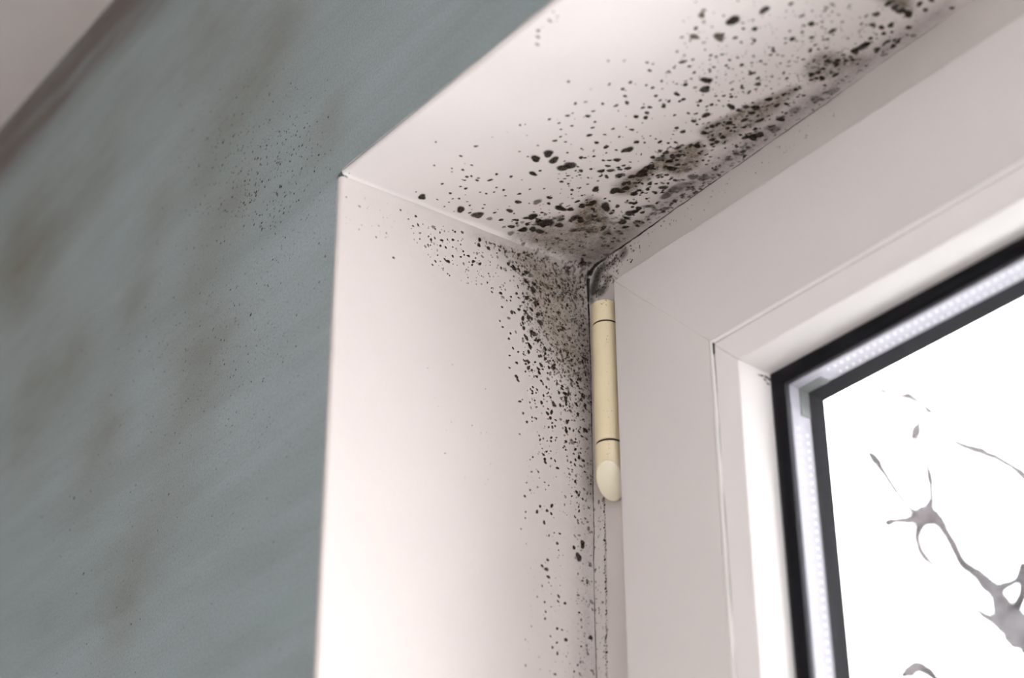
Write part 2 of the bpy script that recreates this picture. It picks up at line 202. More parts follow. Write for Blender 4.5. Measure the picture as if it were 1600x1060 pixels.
1146,1361,58,0 844,1401,76,1 620,1420,118,1 910,1419,90,0 1218,1360,78,1 544,1537,68,0 1119,1476,74,0 1064,1355,37,0 807,1550,60,1 704,1379,39,1 1067,1251,48,1
1034,1279,78,1 467,1498,41,1 1133,1375,53,0 749,1416,106,1 1092,1243,57,1 1238,1377,98,1 540,1454,40,1 1075,1430,37,1 1182,1342,89,1 984,1281,77,0 786,1518,41,0
1044,1361,59,0 1043,1352,75,1 926,1473,69,1 867,1459,131,1 1092,1322,99,0 691,1518,78,1 712,1436,64,0 944,1348,48,0 1221,1370,117,1 988,1398,125,1 821,1556,38,0
842,1537,54,1 704,1490,93,0 1168,1310,114,0 1120,1324,67,1 988,1296,53,1 809,1347,67,0 510,1537,40,0 747,1389,46,0 575,1521,133,0 651,1542,122,1 993,1429,69,0
601,1479,110,0 713,1566,120,1 1098,1250,50,0 661,1436,76,1 968,1281,51,0 827,1547,73,1 796,1521,96,0 1121,1268,60,0 1200,1434,95,0 1001,1392,103,0 657,1458,43,0
802,1428,73,0 813,1511,90,0 805,1370,108,0 1019,1567,51,0 1123,1384,83,0 923,1493,103,0 532,1456,46,1 1135,1265,88,1 915,1408,54,0 958,1288,87,1 716,1497,67,1
815,1573,38,1 1086,1487,56,1 1071,1377,114,0 1057,1281,40,0 1195,1332,60,1 907,1310,101,0 934,1464,119,1 1049,1371,67,1 1009,1399,42,1 945,1337,59,0
1009,1425,101,0 922,1502,108,0 915,1470,87,0 499,1472,40,0 890,1456,47,1 941,1376,38,1 968,1334,61,0 1056,1431,78,1 581,1515,110,1 923,1309,58,1 528,1467,49,0
1511,1550,63,0 1233,1386,80,3 1752,1524,48,0 1676,1546,70,0 1456,1371,104,1 1362,1411,68,3 1420,1433,103,0 1829,1514,62,0 1107,1597,40,3 1344,1420,44,0
1202,1554,82,1 1288,1577,40,3 1323,1565,92,1 1133,1598,73,3 1507,1480,96,1 1640,1561,41,1 1498,1355,101,3 1623,1362,63,3 1548,1577,67,3 1503,1527,73,0
1636,1381,106,0 1619,1507,89,0 1651,1579,115,1 1332,1336,50,0 1276,1602,105,1 1338,1381,70,0 1584,1466,42,3 1328,1479,81,0 1740,1524,49,1 1594,1412,60,0
1245,1412,104,0 1111,1611,119,3 1143,1497,91,0 1703,1447,81,3 1607,1503,43,0 1186,1475,69,0 1436,1359,55,3 1576,1360,61,0 1480,1431,62,1 1425,1411,52,0
1632,1380,96,0 1733,1537,93,1 1539,1457,88,0 1334,1551,91,0 1411,1384,42,0 1679,1570,106,3 1372,1405,91,0 1591,1457,109,3 1630,1439,49,3 1809,1518,74,0
1460,1348,79,0 1780,1522,49,1 1331,1530,46,0 1237,1473,99,1 1373,1585,92,1 1737,1507,68,3 1228,1401,101,1 1265,1458,84,0 1577,1523,51,3 1497,1498,69,3
1595,1341,50,1 1637,1513,38,0 1180,1435,111,0 1549,1588,111,3 1313,1483,115,1 1148,1610,83,1 1116,1589,68,0 1588,1365,38,0 1679,1439,108,3 1426,1453,101,3
1309,1432,62,3 1660,1421,77,0 1315,1374,60,3 1417,1504,102,0 1413,1495,48,1 1333,1327,54,0 1814,1525,46,0 1287,1575,55,0 1598,1455,54,1 1709,1420,51,1
1543,1394,50,0 1760,1435,58,3 1834,1538,113,3 1150,1558,40,1 1434,1528,96,3 1415,1282,77,3 1187,1508,83,3 1280,1616,50,0 1485,1299,53,0 1309,1415,50,0
1631,1552,50,0 1481,1383,39,0 1417,1549,78,0 1360,1593,88,1 1577,1356,39,1 1350,1620,117,1 1472,1480,37,0 1482,1550,106,1 1415,1336,103,3 1570,1345,39,0
1198,1478,54,0 1806,1458,36,0 1244,1596,39,3 1363,1555,49,0 1774,1487,84,3 1339,1312,68,3 1287,1519,77,3 1181,1438,43,3 1423,1540,78,0 1452,1535,93,3
1562,1412,65,3 1346,1322,43,3 1596,1535,64,0 1375,1308,116,0 1766,1538,101,1 1327,1566,79,3 1452,1429,116,3 1437,1615,36,1 1155,1525,84,1 1418,1405,106,1
1444,1461,45,0 1647,1460,106,1 1737,1515,78,0 1325,1412,85,1 1559,1357,43,1 1811,1460,48,0 1355,1412,51,1 1869,1486,39,0 1123,1539,81,3 1430,1399,113,0
1678,1611,94,2 1818,1669,77,1 1237,1590,94,2 1909,1619,97,2 1563,1595,92,2 880,1674,117,1 1231,1673,90,2 1474,1612,71,2 692,1641,140,1 1962,1646,45,1
887,1616,111,1 1116,1619,123,2 1768,1672,95,1 1208,1657,46,2 1081,1672,122,1 841,1682,74,1 1532,1620,66,2 1000,1602,69,2 1420,1617,59,2 686,1632,53,2
1040,1593,83,2 907,1610,55,2 2101,1641,72,2 939,1596,83,2 1004,1661,66,2 986,1649,118,1 1068,1638,101,1 1289,1643,133,2 850,1651,51,2 837,1589,87,1
1566,1597,90,1 1818,1637,109,2 907,1659,51,1 831,1629,129,2 1236,1595,47,1 1301,1680,47,1 1252,1631,47,2 1506,1664,84,2 1351,1614,98,1 1084,1658,131,2
1530,1595,56,2 1383,1633,113,2 1880,1668,85,2 672,1677,71,2 733,1603,102,2 1527,1614,99,2 1297,1665,60,2 1006,1626,47,2 1945,1665,76,2 1030,1607,75,2
1280,1631,62,2 1855,1655,109,2 1035,1666,75,1 1053,1661,126,2 1846,1601,44,2 1707,1607,67,2 1178,1612,47,1 1908,1661,64,1 2109,1617,45,2 925,1629,63,2
1858,1639,114,2 1839,1638,45,1 1261,1671,52,2 1260,1678,61,2 1569,1676,66,2 1763,1622,81,2 1961,1657,90,1 1047,1605,126,2 1044,1652,57,2 1202,1649,61,2
951,1661,108,1 1011,1672,61,1 1620,1607,83,2 1988,1617,49,1 1158,1602,64,2 1250,1677,53,2 1799,1608,46,2 725,1638,48,2 2123,1641,123,2 1858,1650,56,1
910,1603,113,2 851,1633,51,2 1184,1662,112,2 1677,1671,59,1 1508,1614,46,2 1857,1608,59,1 2029,1663,75,2 1114,1661,100,1 1899,1611,90,2 1331,1628,49,1
1553,1646,92,1 1736,1595,46,2 1663,1665,82,2 920,1619,127,2 1449,1652,121,1 815,1675,53,2 1357,1629,85,2 975,1653,47,2 1518,1640,122,2 1338,1589,133,1
1326,1605,53,2 826,1625,48,1 1802,1596,58,2 1833,1606,81,2 1351,1660,51,1 1461,1605,65,2 768,1633,139,1 1395,1610,50,2 1219,1604,97,2 703,1605,85,2
2066,1495,38,0 2269,1591,60,1 2021,1620,107,1 2107,1474,117,0 2059,1398,53,1 1970,1524,83,0 1949,1421,67,1 2154,1587,82,0 2164,1637,74,1 2034,1438,63,3
1948,1566,75,1 2442,1618,42,3 2059,1628,39,1 2349,1625,68,1 1925,1590,52,3 2009,1517,36,1 2000,1591,37,0 1986,1502,64,1 2048,1509,54,1 2310,1631,75,1
2041,1457,121,0 2069,1570,56,1 1947,1476,121,3 2015,1400,42,1 2180,1636,48,1 2010,1524,42,3 2098,1447,85,1 1996,1620,56,3 2271,1593,113,0 2293,1623,60,3
2166,1537,126,0 2378,1601,98,0 2166,1636,62,0 2133,1472,35,1 2035,1366,73,3 2150,1554,79,1 2264,1638,48,0 2194,1608,38,3 2039,1521,123,3 2116,1633,42,1
2441,1622,66,3 2281,1628,69,0 2187,1567,68,0 1952,1482,47,3 2442,1628,70,1 2113,1449,87,1 2104,1422,74,1 2146,1588,35,0 2179,1510,123,3 2326,1582,80,0
1947,1576,97,1 2052,1614,74,0 2400,1616,99,0 2242,1584,38,1 2111,1421,41,1 2045,1536,54,3 2092,1503,60,1 2019,1408,54,1 2076,1435,48,0 1983,1513,35,1
2023,1384,37,1 2155,1488,70,0 2062,1374,80,0 2097,1452,109,1 1987,1504,85,0 2147,1506,97,3 2286,1588,58,3 1954,1401,50,1 2418,1617,38,0 1981,1435,127,1
822,1641,97,1 627,1624,116,2 518,1629,62,1 660,1627,76,1 917,1632,124,2 537,1661,77,1 817,1652,130,2 662,1625,61,2 655,1652,99,2 709,1656,113,1 1003,1628,61,1
517,1624,64,2 605,1669,71,2 612,1635,74,1 710,1673,74,1 964,1665,60,1 898,1673,54,2 854,1671,61,2 915,1644,76,2 859,1680,48,1 892,1650,49,2 587,1664,57,2
801,1623,66,2 898,1678,104,2 777,1625,69,2 930,1671,112,1 651,1649,102,2 548,1636,86,2 633,1645,83,2 732,1641,130,1 736,1636,51,1 931,1685,111,2 782,1668,62,1
572,1613,124,2 557,1636,110,2 677,1629,81,2 763,1640,133,1 923,1624,53,1 747,1639,69,2 902,1623,129,1 813,1650,48,1 663,1650,131,1 721,1650,48,1 775,1639,142,1
557,1630,82,1 903,1646,95,1 745,1631,81,1 653,1656,109,2 892,1675,142,1 839,1635,138,2 838,1672,107,1 687,1653,136,2 548,1615,51,1 669,1625,57,1 649,1614,91,1
660,1649,108,1 992,1681,96,1 -17,1681,52,1 -35,1595,41,2 15,1630,44,1 32,1579,45,1 -14,1623,95,1 -39,1670,51,1 -10,1551,59,2 -12,1510,83,2 23,1657,71,2
1,1574,40,2 -23,1528,63,1 28,1619,86,2 -22,1533,89,1 6,1616,41,2 9,1590,94,1 -9,1566,49,2 -35,1456,80,1 -8,1557,45,2 -19,1583,51,1 7,1608,103,2 30,1608,92,1
21,1601,94,2 17,1636,65,1 -23,1673,89,2 -27,1556,71,2 -2,1635,107,1 14,1685,66,1 -33,1453,68,2 4,1541,50,1 -28,1631,40,1 -7,1558,57,2 17,1679,78,2 -27,1663,81,2
16,1557,41,1 18,1649,61,1 28,1645,69,1 6,1533,82,1 24,1633,79,2 -8,1482,94,1 -28,1574,50,2 16,1576,45,1 -6,1521,56,2 5,1611,107,2 -26,1493,46,1 -27,1680,62,2
9,1590,60,2 21,1598,85,2 -16,1576,96,1 0,1582,48,2 -31,1487,52,2 1,1520,60,2 1715,35,78,2 1594,69,45,2 1648,70,47,2 1669,92,50,2 1560,70,90,2 1655,57,77,2
1474,137,59,2 1521,105,90,2 1562,71,47,2 1476,131,114,2 1525,93,114,2 1564,68,109,2 1650,72,106,2 1695,76,77,2 8,10,39,3 -34,38,81,3 35,29,40,0 4,28,75,3
-5,52,81,3 -4,72,40,3 2,52,44,3 11,22,50,3 9,23,38,3"""
SPOTS_LEFT = """39,-124,65,1 122,-147,82,1 379,-63,67,0 479,-60,84,0 462,-130,67,0 493,-108,76,0 526,-91,42,0 292,-244,62,1 231,-295,53,0 345,-375,78,0 509,-192,54,0
582,-166,93,0 565,-153,63,0 653,-141,102,0 728,-107,98,0 692,-120,59,0 640,-96,59,0 741,-50,73,0 790,-33,99,3 646,-178,84,0 682,-174,85,0 579,-202,55,0
546,-224,84,1 800,-150,68,0 730,-210,85,0 699,-255,126,0 678,-251,84,0 616,-288,84,0 597,-317,67,0 784,-192,76,0 837,-165,94,0 866,-189,98,0 914,-185,111,0
804,-227,85,1 862,-212,77,0 909,-33,129,0 906,-68,129,0 972,-61,130,0 931,-131,95,1 894,-126,86,1 1035,-94,87,1 1111,-108,113,0 1145,-109,109,0 596,-82,127,1
1060,-155,86,0 1086,-154,130,1 1109,-109,104,0 1151,-123,148,0 1213,-136,96,0 1233,-116,149,0 1263,-117,175,1 1236,-177,113,0 1280,-213,192,0 1057,-317,111,0
1072,-336,111,1 1129,-312,77,0 1167,-277,95,0 1181,-298,69,0 1126,-337,64,0 1100,-347,60,0 1239,-278,147,0 1212,-316,86,0 1067,-400,81,0 1192,-349,78,0
1185,-372,112,0 1134,-407,120,0 1153,-403,94,0 1304,-290,191,0 1270,-340,130,0 1225,-367,104,0 1320,-350,148,0 1114,-452,111,1 1054,-491,64,0 1212,-417,146,0
1249,-397,129,0 1273,-398,112,0 1334,-400,199,0 1212,-448,103,0 1218,-476,129,0 1073,-522,72,0 1127,-542,81,0 1117,-578,89,0 1164,-520,85,1 1282,-485,215,0
1238,-532,146,0 1225,-518,86,0 1214,-556,111,1 1316,-521,112,0 1497,-383,105,1 1255,-565,111,0 1543,30,81,0 1145,-626,81,0 1180,-637,72,0 1262,-576,145,0
1251,-612,128,0 1364,-553,129,0 1324,-615,103,0 1363,-615,82,0 1121,-680,68,0 1169,-708,97,0 1121,-755,72,0 1220,-676,81,0 1244,-673,136,0 1231,-693,85,0
1295,-660,77,0 1336,-665,145,0 1248,-713,127,0 1271,-719,94,0 1318,-695,111,0 1322,-717,119,0 1421,-650,163,0 1393,-663,86,0 1396,-699,120,1 1166,-793,118,0
1175,-811,109,0 1304,-747,94,0 1335,-765,89,0 1383,-735,107,1 1277,-821,76,0 1273,-845,72,0 1273,-860,80,0 1305,-824,68,0 1299,-848,59,0 1371,-790,85,0
1389,-795,55,0 1382,-820,64,0 1350,-847,81,0 1399,-842,77,0 1458,-792,94,0 1502,-785,112,0 1503,-815,129,0 1574,-772,65,0 1616,-786,112,0 1585,-828,95,0
1643,-815,86,0 1611,-659,87,0 1590,-688,87,0 1544,-718,112,1 1573,-636,130,1 1594,-629,113,1 1187,-937,92,0 1204,-920,50,0 1256,-920,59,0 1335,-895,110,0
1421,-877,170,0 1467,-868,111,0 1510,-845,111,1 1210,-1000,79,0 1235,-1043,92,0 1271,-1027,46,0 1377,-947,123,0 1404,-930,136,0 1397,-967,110,0 1434,-967,76,0
1410,-992,72,0 1386,-1025,72,0 1411,-1017,93,0 1430,-1004,68,0 1514,-952,128,0 1503,-888,85,1 1541,-881,111,1 1592,-878,94,0 1508,-1009,127,0 1485,-999,76,1
1643,-960,154,0 1186,-1130,58,0 1326,-1119,75,0 1403,-1082,88,0 1401,-1103,76,0 1439,-1070,59,0 1432,-1088,59,0 1504,-1073,93,0 1548,-1060,170,1 1341,-1164,46,0
1369,-1175,67,0 1351,-1199,75,0 1399,-1162,50,0 1358,-1222,100,0 1361,-1239,108,0 1276,-1235,66,0 1402,-1204,67,0 1429,-1209,75,0 1446,-1247,100,0
1538,-1185,76,0 1566,-1192,84,0 1596,-1138,123,0 1626,-1149,102,0 1486,-1115,55,0 1572,-1097,85,0 1268,-1322,62,0 1313,-1308,74,0 1234,-1395,53,0
1308,-1398,70,1 1356,-1356,50,0 1257,-1430,66,0 1221,-1476,82,0 1565,-1289,88,0 1575,-1349,109,0 1591,-1359,84,0 1628,-1316,93,1 1497,-1397,83,1 1324,-1503,90,0
1303,-1540,114,0 1226,-1563,61,0 1223,-1598,57,0 1371,-1514,99,0 1403,-1476,115,0 1400,-1522,86,0 1352,-1586,106,0 1592,-1452,83,0 1563,-1493,75,0
1582,-1513,108,1 1195,-1667,56,0 1458,-1618,74,0 1384,-1649,65,0 1419,-1624,49,0 1658,-1533,125,1 1441,-1677,98,0 1556,-1668,115,0 1615,-1625,157,0
1616,-1645,149,0 1587,-1714,222,0 1375,-1786,93,0 1337,-1829,93,0 1367,-1839,129,0 1380,-1878,109,0 1338,-1938,60,0 1446,-1966,97,0 1442,-1995,80,0
1488,-1994,93,0 1352,-2022,68,0 1357,-2073,68,0 1352,-2111,71,0 1583,-2021,73,0 1432,-2144,84,0 1464,-2143,60,0 1489,-2190,116,0 1386,-2196,59,0 1428,-2220,71,0
1398,-2252,75,0 1431,-2276,87,0 1220,-2388,62,0 1638,-2228,104,1 1593,-2200,60,0 1568,-2304,64,0 1543,-2344,60,0 1413,-2388,86,0 1668,-1735,124,1
1644,-1836,123,1 1669,-1943,139,1 1659,-2137,137,0 1220,-2254,43,0 967,-285,51,0 885,-159,60,0 607,-71,35,1 626,-182,35,0 1202,-207,37,1 997,-304,32,0
794,-75,57,1 1062,-349,36,1 729,-238,30,0 506,-156,65,1 563,-206,62,0 982,-238,63,1 671,-307,33,0 661,-152,33,0 758,-163,30,1 492,-223,41,1 661,-48,37,0
954,-28,55,0 698,-67,30,0 699,-332,57,0 473,-66,39,1 681,-230,30,0 670,-75,60,1 1076,-262,66,1 662,-292,30,1 921,-218,30,1 1010,-40,32,1 1134,-119,67,0
589,-223,30,1 568,-213,67,1 1005,-314,31,1 983,-261,30,1 639,-306,31,1 467,-174,34,0 1146,-202,49,1 609,-89,58,1 1086,-241,57,1 894,-187,52,1 786,-87,33,0
1031,-70,51,0 933,-105,54,1 501,-115,50,1 829,-286,35,1 955,-179,30,1 726,-47,57,0 579,-132,31,0 1024,-201,37,0 904,-99,30,1 998,-331,66,0 498,-106,30,1
1062,-292,33,0 761,-255,33,0 564,-91,32,1 728,-153,55,0 627,-216,46,1 1260,-121,37,0 1126,-119,68,1 899,-237,35,0 788,-142,31,1 781,-115,57,0 997,-108,32,0
629,-244,53,0 836,-237,44,1 513,-152,37,0 763,-99,43,0 959,-37,47,0 938,-258,52,1 837,-300,31,0 1252,-111,38,0 1154,-239,33,1 990,-99,44,1 892,-280,32,0
690,-144,31,1 1179,-237,47,0 873,-191,35,0 908,-117,38,0 1006,-303,58,1 1041,-214,32,1 901,-181,42,1 985,-145,44,0 876,-183,71,0 910,-166,32,0 1094,-156,44,0
1065,-259,35,1 994,-309,46,0 817,-272,39,1 1122,-212,60,1 911,-258,32,1 859,-321,32,1 712,-338,55,0 752,-153,58,1 431,-99,57,0 1008,-229,32,0 586,-180,60,1
1032,-68,37,0 607,-146,69,0 1032,-165,46,1 733,-258,38,0 494,-113,46,0 561,-101,33,1 1058,-311,50,1 638,-101,30,1 1128,-142,46,0 603,-183,61,1 452,-151,30,0
842,-202,53,0 974,-223,57,0 1054,-280,68,1 472,-211,44,1 891,-301,42,1 1010,-46,44,1 1148,-174,65,0 1039,-145,61,1 834,-303,41,0 705,-130,35,1 872,-131,48,1
879,-67,43,0 824,-256,62,1 1033,-156,32,1 972,-141,30,1 582,-274,30,0 807,-170,60,0 971,-66,66,1 910,-240,30,1 836,-338,44,0 926,-257,40,0 627,-208,31,1
906,-251,39,1 985,-165,36,0 651,-74,38,1 826,-341,31,1 1220,-134,32,1 1178,-99,57,0 566,-267,43,1 660,-313,37,1 927,-308,68,1 565,-100,31,1 952,-56,51,1
1208,-123,55,1 1093,-141,33,0 790,-339,30,1 1089,-283,67,1 837,-258,61,1 824,-167,33,0 668,-318,71,1 649,-274,47,0 1002,-108,32,1 1184,-172,35,0 967,-280,61,1
892,-322,38,0 296,-249,25,1 245,-219,53,1 295,-55,25,1 307,-260,25,1 153,-84,36,1 44,-247,32,1 46,-283,26,1 68,-253,25,1 125,-289,52,1 341,-150,26,1
249,-119,25,1 270,-156,38,1 170,-141,31,1 140,-256,40,1 254,-252,27,1 237,-214,25,1 325,-193,26,1 203,-236,30,1 290,-271,45,1 295,-147,30,1 176,-127,29,1
424,-61,25,1 1155,-112,31,1 1522,-82,56,1 1383,-48,57,1 1481,-166,50,1 1344,6,94,1 1310,-188,88,1 1548,-44,57,1 1064,-29,31,3 1432,-15,67,1 1139,-16,81,1
1229,-165,93,3 1489,-26,42,1 1319,-79,33,1 1342,-118,42,1 1495,-157,85,3 1576,-41,45,1 1314,-176,81,1 1241,-112,46,1 1224,-73,31,1 1068,-42,42,1 1372,-24,48,3
1316,-161,31,3 1452,-2,31,1 1562,-156,31,1 1463,-54,36,1 1493,-88,86,3 1085,-47,74,1 1428,-87,79,1 1468,-115,46,1 1379,21,47,1 1548,9,59,1 1009,-22,47,1
1482,-21,44,1 1176,-50,47,1 1457,-122,39,1 1627,-11,71,1 1284,-211,73,1 1632,-45,34,1 1402,-67,39,1 1222,6,56,1 1596,-107,96,1 1523,26,37,3 1644,17,88,1
1414,-114,31,3 1451,-97,84,1 1361,-152,88,1 1263,-199,46,1 1220,-133,79,1 1413,-93,50,1 1408,-53,96,1 1505,-84,54,1 1253,-81,31,1 1547,-8,60,1 1639,23,43,1
1216,-186,31,3 1051,-23,75,3 1143,-90,34,1 1378,-236,41,1 1515,-144,90,1 1335,-9,41,1 1424,9,83,1 1433,-149,31,1 1652,-137,31,3 1533,26,95,1 1012,-18,81,1
1543,-13,46,1 1153,-92,31,1 1555,-131,70,1 1336,-216,35,1 1563,-152,45,1 1222,-177,68,1 1240,15,77,1 1661,-39,77,1 1535,6,80,1 1317,-121,31,3 1440,-159,37,1
1605,-79,31,1 1629,-66,31,1 1186,-69,32,1 1445,-75,44,3 1381,-215,31,1 1087,-47,31,3 1631,-119,94,3 1436,-22,96,1 1517,-50,53,1 1538,-147,38,1 1222,-85,41,3
1351,-141,53,1 1378,-73,49,1 1390,-141,36,3 1365,7,43,1 1451,-38,85,3 1470,-9,92,1 1475,-36,81,1 1508,-63,71,1 1327,-34,49,1 1455,-59,41,1 1419,-47,64,3
1325,-61,38,1 1494,-153,31,1 1664,10,49,3 1144,-115,32,1 1215,-146,31,1 1079,-20,85,1 1465,13,46,1 1056,-19,61,3 1377,-225,54,3 1462,11,45,1 1445,-81,32,1
1611,-44,41,3 1156,-55,32,1 1296,-52,95,3 1089,-32,87,1 1608,-149,33,1 1303,-58,56,1 1388,-229,49,3 1308,-152,66,1 1519,11,45,1 1606,-42,56,1 1578,-25,40,1
1575,-66,31,1 1228,-20,32,1 1105,-36,47,1 1235,-162,31,1 1213,-179,34,1 1298,-14,93,1 1347,-190,36,3 1241,-94,56,1 1331,-204,72,3 1273,17,92,3 1041,-21,36,1
1179,-30,51,1 1269,-54,68,1 1176,-44,52,1 1046,-38,49,1 1573,-101,39,1 1202,-50,56,1 1592,-9,83,1 1181,-24,95,1 1282,-167,80,1 1231,-22,31,3 1369,-158,48,3
1226,12,63,1 1337,-234,36,1 1457,-19,64,1 1140,-52,42,1 1362,-141,37,1 1596,-30,68,1 1490,-143,31,1 1348,-80,35,1 1150,-22,36,1 1332,-90,31,1 1440,-56,31,1
1577,-18,31,3 1376,-143,59,1 1505,18,72,1 1451,-53,78,1 1562,-132,45,1 1404,-35,57,1 1594,-88,45,1 1590,-119,42,1 1535,-7,98,1 1294,-163,90,1 1553,29,32,1
1269,-1,33,1 1374,-34,36,1 1583,-50,83,3 1241,-66,34,1 1346,-29,44,1 1488,-24,37,1 1193,-44,38,1 1648,13,36,1 1583,-42,92,3 1633,-21,64,3 1564,-170,90,1
1441,-62,53,1 1406,-112,39,1 1397,-231,61,1 1496,14,33,1 1148,-110,70,1 1599,-115,54,1 1571,-64,49,1 1381,29,96,1 1316,-155,40,1 1449,-82,86,1 1453,-132,53,1
1124,-54,43,1 1421,-195,65,3 1659,28,43,1 1558,-36,52,1 1539,-85,90,1 1394,-158,49,3 1411,-74,45,1 1400,-73,86,1 1371,-7,50,1 1223,-171,56,3 1176,-95,31,1
1638,26,53,1 1488,-81,31,1 1495,-99,33,1 1516,-148,58,1 1307,-38,83,1 1334,-128,44,1 1239,-91,51,1 1522,-61,82,1 1619,-73,36,1 1587,-116,50,1 1143,-44,57,1
1094,-66,83,1 1258,-101,54,1 1141,-91,42,1 1254,-187,46,1 1426,-133,31,1 1470,-168,46,1 1569,-98,66,1 1159,-126,42,1 1304,-5,32,1 1354,-202,34,1 1642,24,50,1
1570,-101,33,3 1226,-83,66,1 1444,-173,43,1 1326,-81,37,1 1210,-25,52,3 1376,-20,81,1 1428,-110,88,1 1088,-38,75,1 1333,-6,72,1 1412,-28,43,1 989,-23,47,3
1202,-150,66,1 1493,-181,33,1 1425,-72,39,1 1361,10,32,1 1228,-91,38,1 1630,-27,78,3 1412,-61,38,1 1644,-116,76,1 1423,-113,33,1 1218,-42,78,3 1216,-48,49,1
1602,-119,32,1 1404,-1,36,1 996,-20,49,1 1139,-20,75,1 1247,-109,31,1 1125,-78,39,1 1318,-131,31,1 1555,-137,69,3 1392,-84,57,1 1289,-74,93,1 1190,-147,51,1
1290,-176,31,1 1660,-118,32,1 1430,-185,58,1 1453,14,71,1 1315,9,89,1 1251,-185,85,1 1521,-14,31,1 1389,-83,41,1 1339,-46,73,1 1404,-151,31,1 1363,-120,32,1
1204,-6,47,1 1594,-131,43,1 1367,-227,31,1 1507,27,42,1 1531,-37,72,1 1186,-117,71,1 1140,-7,36,1 1159,-132,60,1 1596,-102,37,1 1091,-37,87,1 1598,3,32,1
1411,-41,32,1 1320,-224,33,1 1626,-31,38,3 1542,10,47,1 1538,-82,69,1 1228,-133,54,1 1515,-66,50,1 1465,-191,87,1 1017,-31,53,3 1301,-30,36,1 1574,-76,39,1
1198,-44,31,1 1450,-101,37,1 1294,27,66,1 1626,-116,55,3 1378,-80,97,3 1255,2,91,1 1333,-138,31,1 1240,24,31,1 1491,-8,75,1 1362,-239,63,1 1422,-11,44,1
1575,-103,31,1 1605,-86,93,1 1037,-21,52,1 1205,-88,63,1 1448,-38,73,1 1216,14,55,1 1521,-107,43,1 1492,-63,90,3 1552,-146,76,1 1430,-171,54,1 1658,-81,37,1
1535,-47,54,1 1132,-1,53,1 1500,-136,33,3 1208,-80,95,1 977,-24,69,1 1282,-153,35,1 1386,-108,31,3 1348,-6,34,1 1182,-141,64,1 1338,-183,58,1 1519,-2,68,1
1274,-5,78,1 1045,-44,68,1 1190,-11,75,1 1456,-30,32,1 1237,-160,53,1 1344,-55,40,1 1399,28,33,1 1318,-9,63,1 1621,0,47,1 1165,-97,36,1 981,-29,49,1
1585,-16,91,1 1361,-3,67,1 1379,-208,54,1 1426,-137,49,1 1166,-78,86,3 1428,0,76,1 1328,-87,31,1 1152,4,36,1 1467,-115,93,1 1482,-66,68,1 1094,-18,35,1
1440,-202,37,1 1521,-110,41,1 1213,3,32,3 1432,-214,47,1 1523,8,74,3 1443,-138,44,3 1170,-120,70,1 1583,2,56,1 1216,8,49,1 1419,-152,89,1 1018,-20,42,1
1405,-177,34,1 1447,-17,94,1 1229,-139,38,1 1619,-39,47,1 1258,-3,47,1 1372,-46,33,3 1357,-90,92,3 1279,-197,39,3 1429,-51,46,3 1392,-235,82,1 1597,-143,95,1
1437,18,63,3 1466,-36,53,1 1616,-61,48,1 1535,-93,41,1 1141,-82,86,1 1084,-60,46,1 1497,-113,44,1 1628,-110,52,1 1172,-55,31,1 1390,-153,81,3 1625,-35,48,1
1576,12,35,1 1538,5,84,1 1679,-109,32,1 1397,12,70,1 1618,-73,87,1 1062,-29,31,1 1073,-10,31,1 1488,-58,40,1 1530,-124,31,3 1331,-113,36,1 1620,-111,58,1
1359,-93,94,1 1303,-94,36,1 1187,-125,53,1 1244,0,74,3 1318,-59,32,3 1512,-133,88,1 1525,-149,45,1 1370,-183,31,1 1297,-181,51,1 989,-33,31,1 1370,-214,31,1
1469,-191,31,1 1529,-131,32,1 1456,-197,48,3 1164,-136,65,1 1229,-182,32,1 1373,-73,84,1 1553,-75,46,1 1276,-3,35,1 1394,24,32,1 1280,-164,32,3 1144,-108,30,1
1104,-66,72,1 1517,25,91,1 1585,-117,51,1 1345,-215,31,1 1484,-93,32,1 1265,-89,86,1 1489,-151,32,1 1354,20,71,1 1251,-168,89,1 1206,-138,39,1 1596,-134,74,3
1343,-39,31,1 1360,-180,31,1 1314,7,31,1 1542,-164,43,3 1278,-145,31,1 1582,-30,53,1 1635,20,55,1 1156,-12,31,1 1507,15,93,1 1390,-229,62,1 1529,-97,33,1
1550,-28,53,1 1180,-113,76,3 1400,-105,34,1 1250,3,73,1 1304,-15,34,1 1264,-38,38,1 1289,-197,44,1 1217,-173,33,1 1667,-23,46,1 1234,-24,73,3 1626,5,78,1
1241,-71,72,1 1308,-70,84,1 1049,-47,73,1 1286,-201,34,1 1517,-158,54,1 1217,3,94,1 1135,2,34,1 1447,-83,35,1 1392,-213,33,1 1417,-136,34,1 1533,-131,39,3
1211,-147,34,1 1536,-166,31,1 1245,-152,37,3 1328,-188,66,1 1156,-18,52,3 1676,-28,32,1 1443,-74,31,3 1434,-172,95,1 1342,-160,31,3 1489,3,53,1 1393,-97,97,1
1221,-155,31,1 1399,-218,31,1 1547,-160,50,1 1374,-207,69,1 1201,-179,30,3 1645,-137,34,1 1667,0,42,1 1055,-44,42,3 1303,-142,71,3 1367,29,84,1 1336,-229,88,1
1188,-124,90,3 1661,-78,49,1 1575,-20,49,1 1335,-205,82,1 1235,13,38,1 1517,-116,95,1 1350,5,54,1 1639,20,96,1 1549,-99,41,1 1438,-135,40,1 1443,20,88,1
1408,-103,31,1 1373,-29,38,3 1482,-177,61,3 1231,-165,56,1 1058,-11,79,1 1437,-103,40,1 1356,18,48,3 1118,2,34,1 1222,-43,31,1 1481,-97,43,1 1341,-135,88,1
1474,-130,31,3 1347,-94,33,1 1186,-89,69,1 1067,-54,40,1 1348,8,33,1 1288,-215,93,1 1662,-5,32,1 1406,-188,32,1 1292,-173,77,1 1216,-163,62,1 1572,-74,91,1
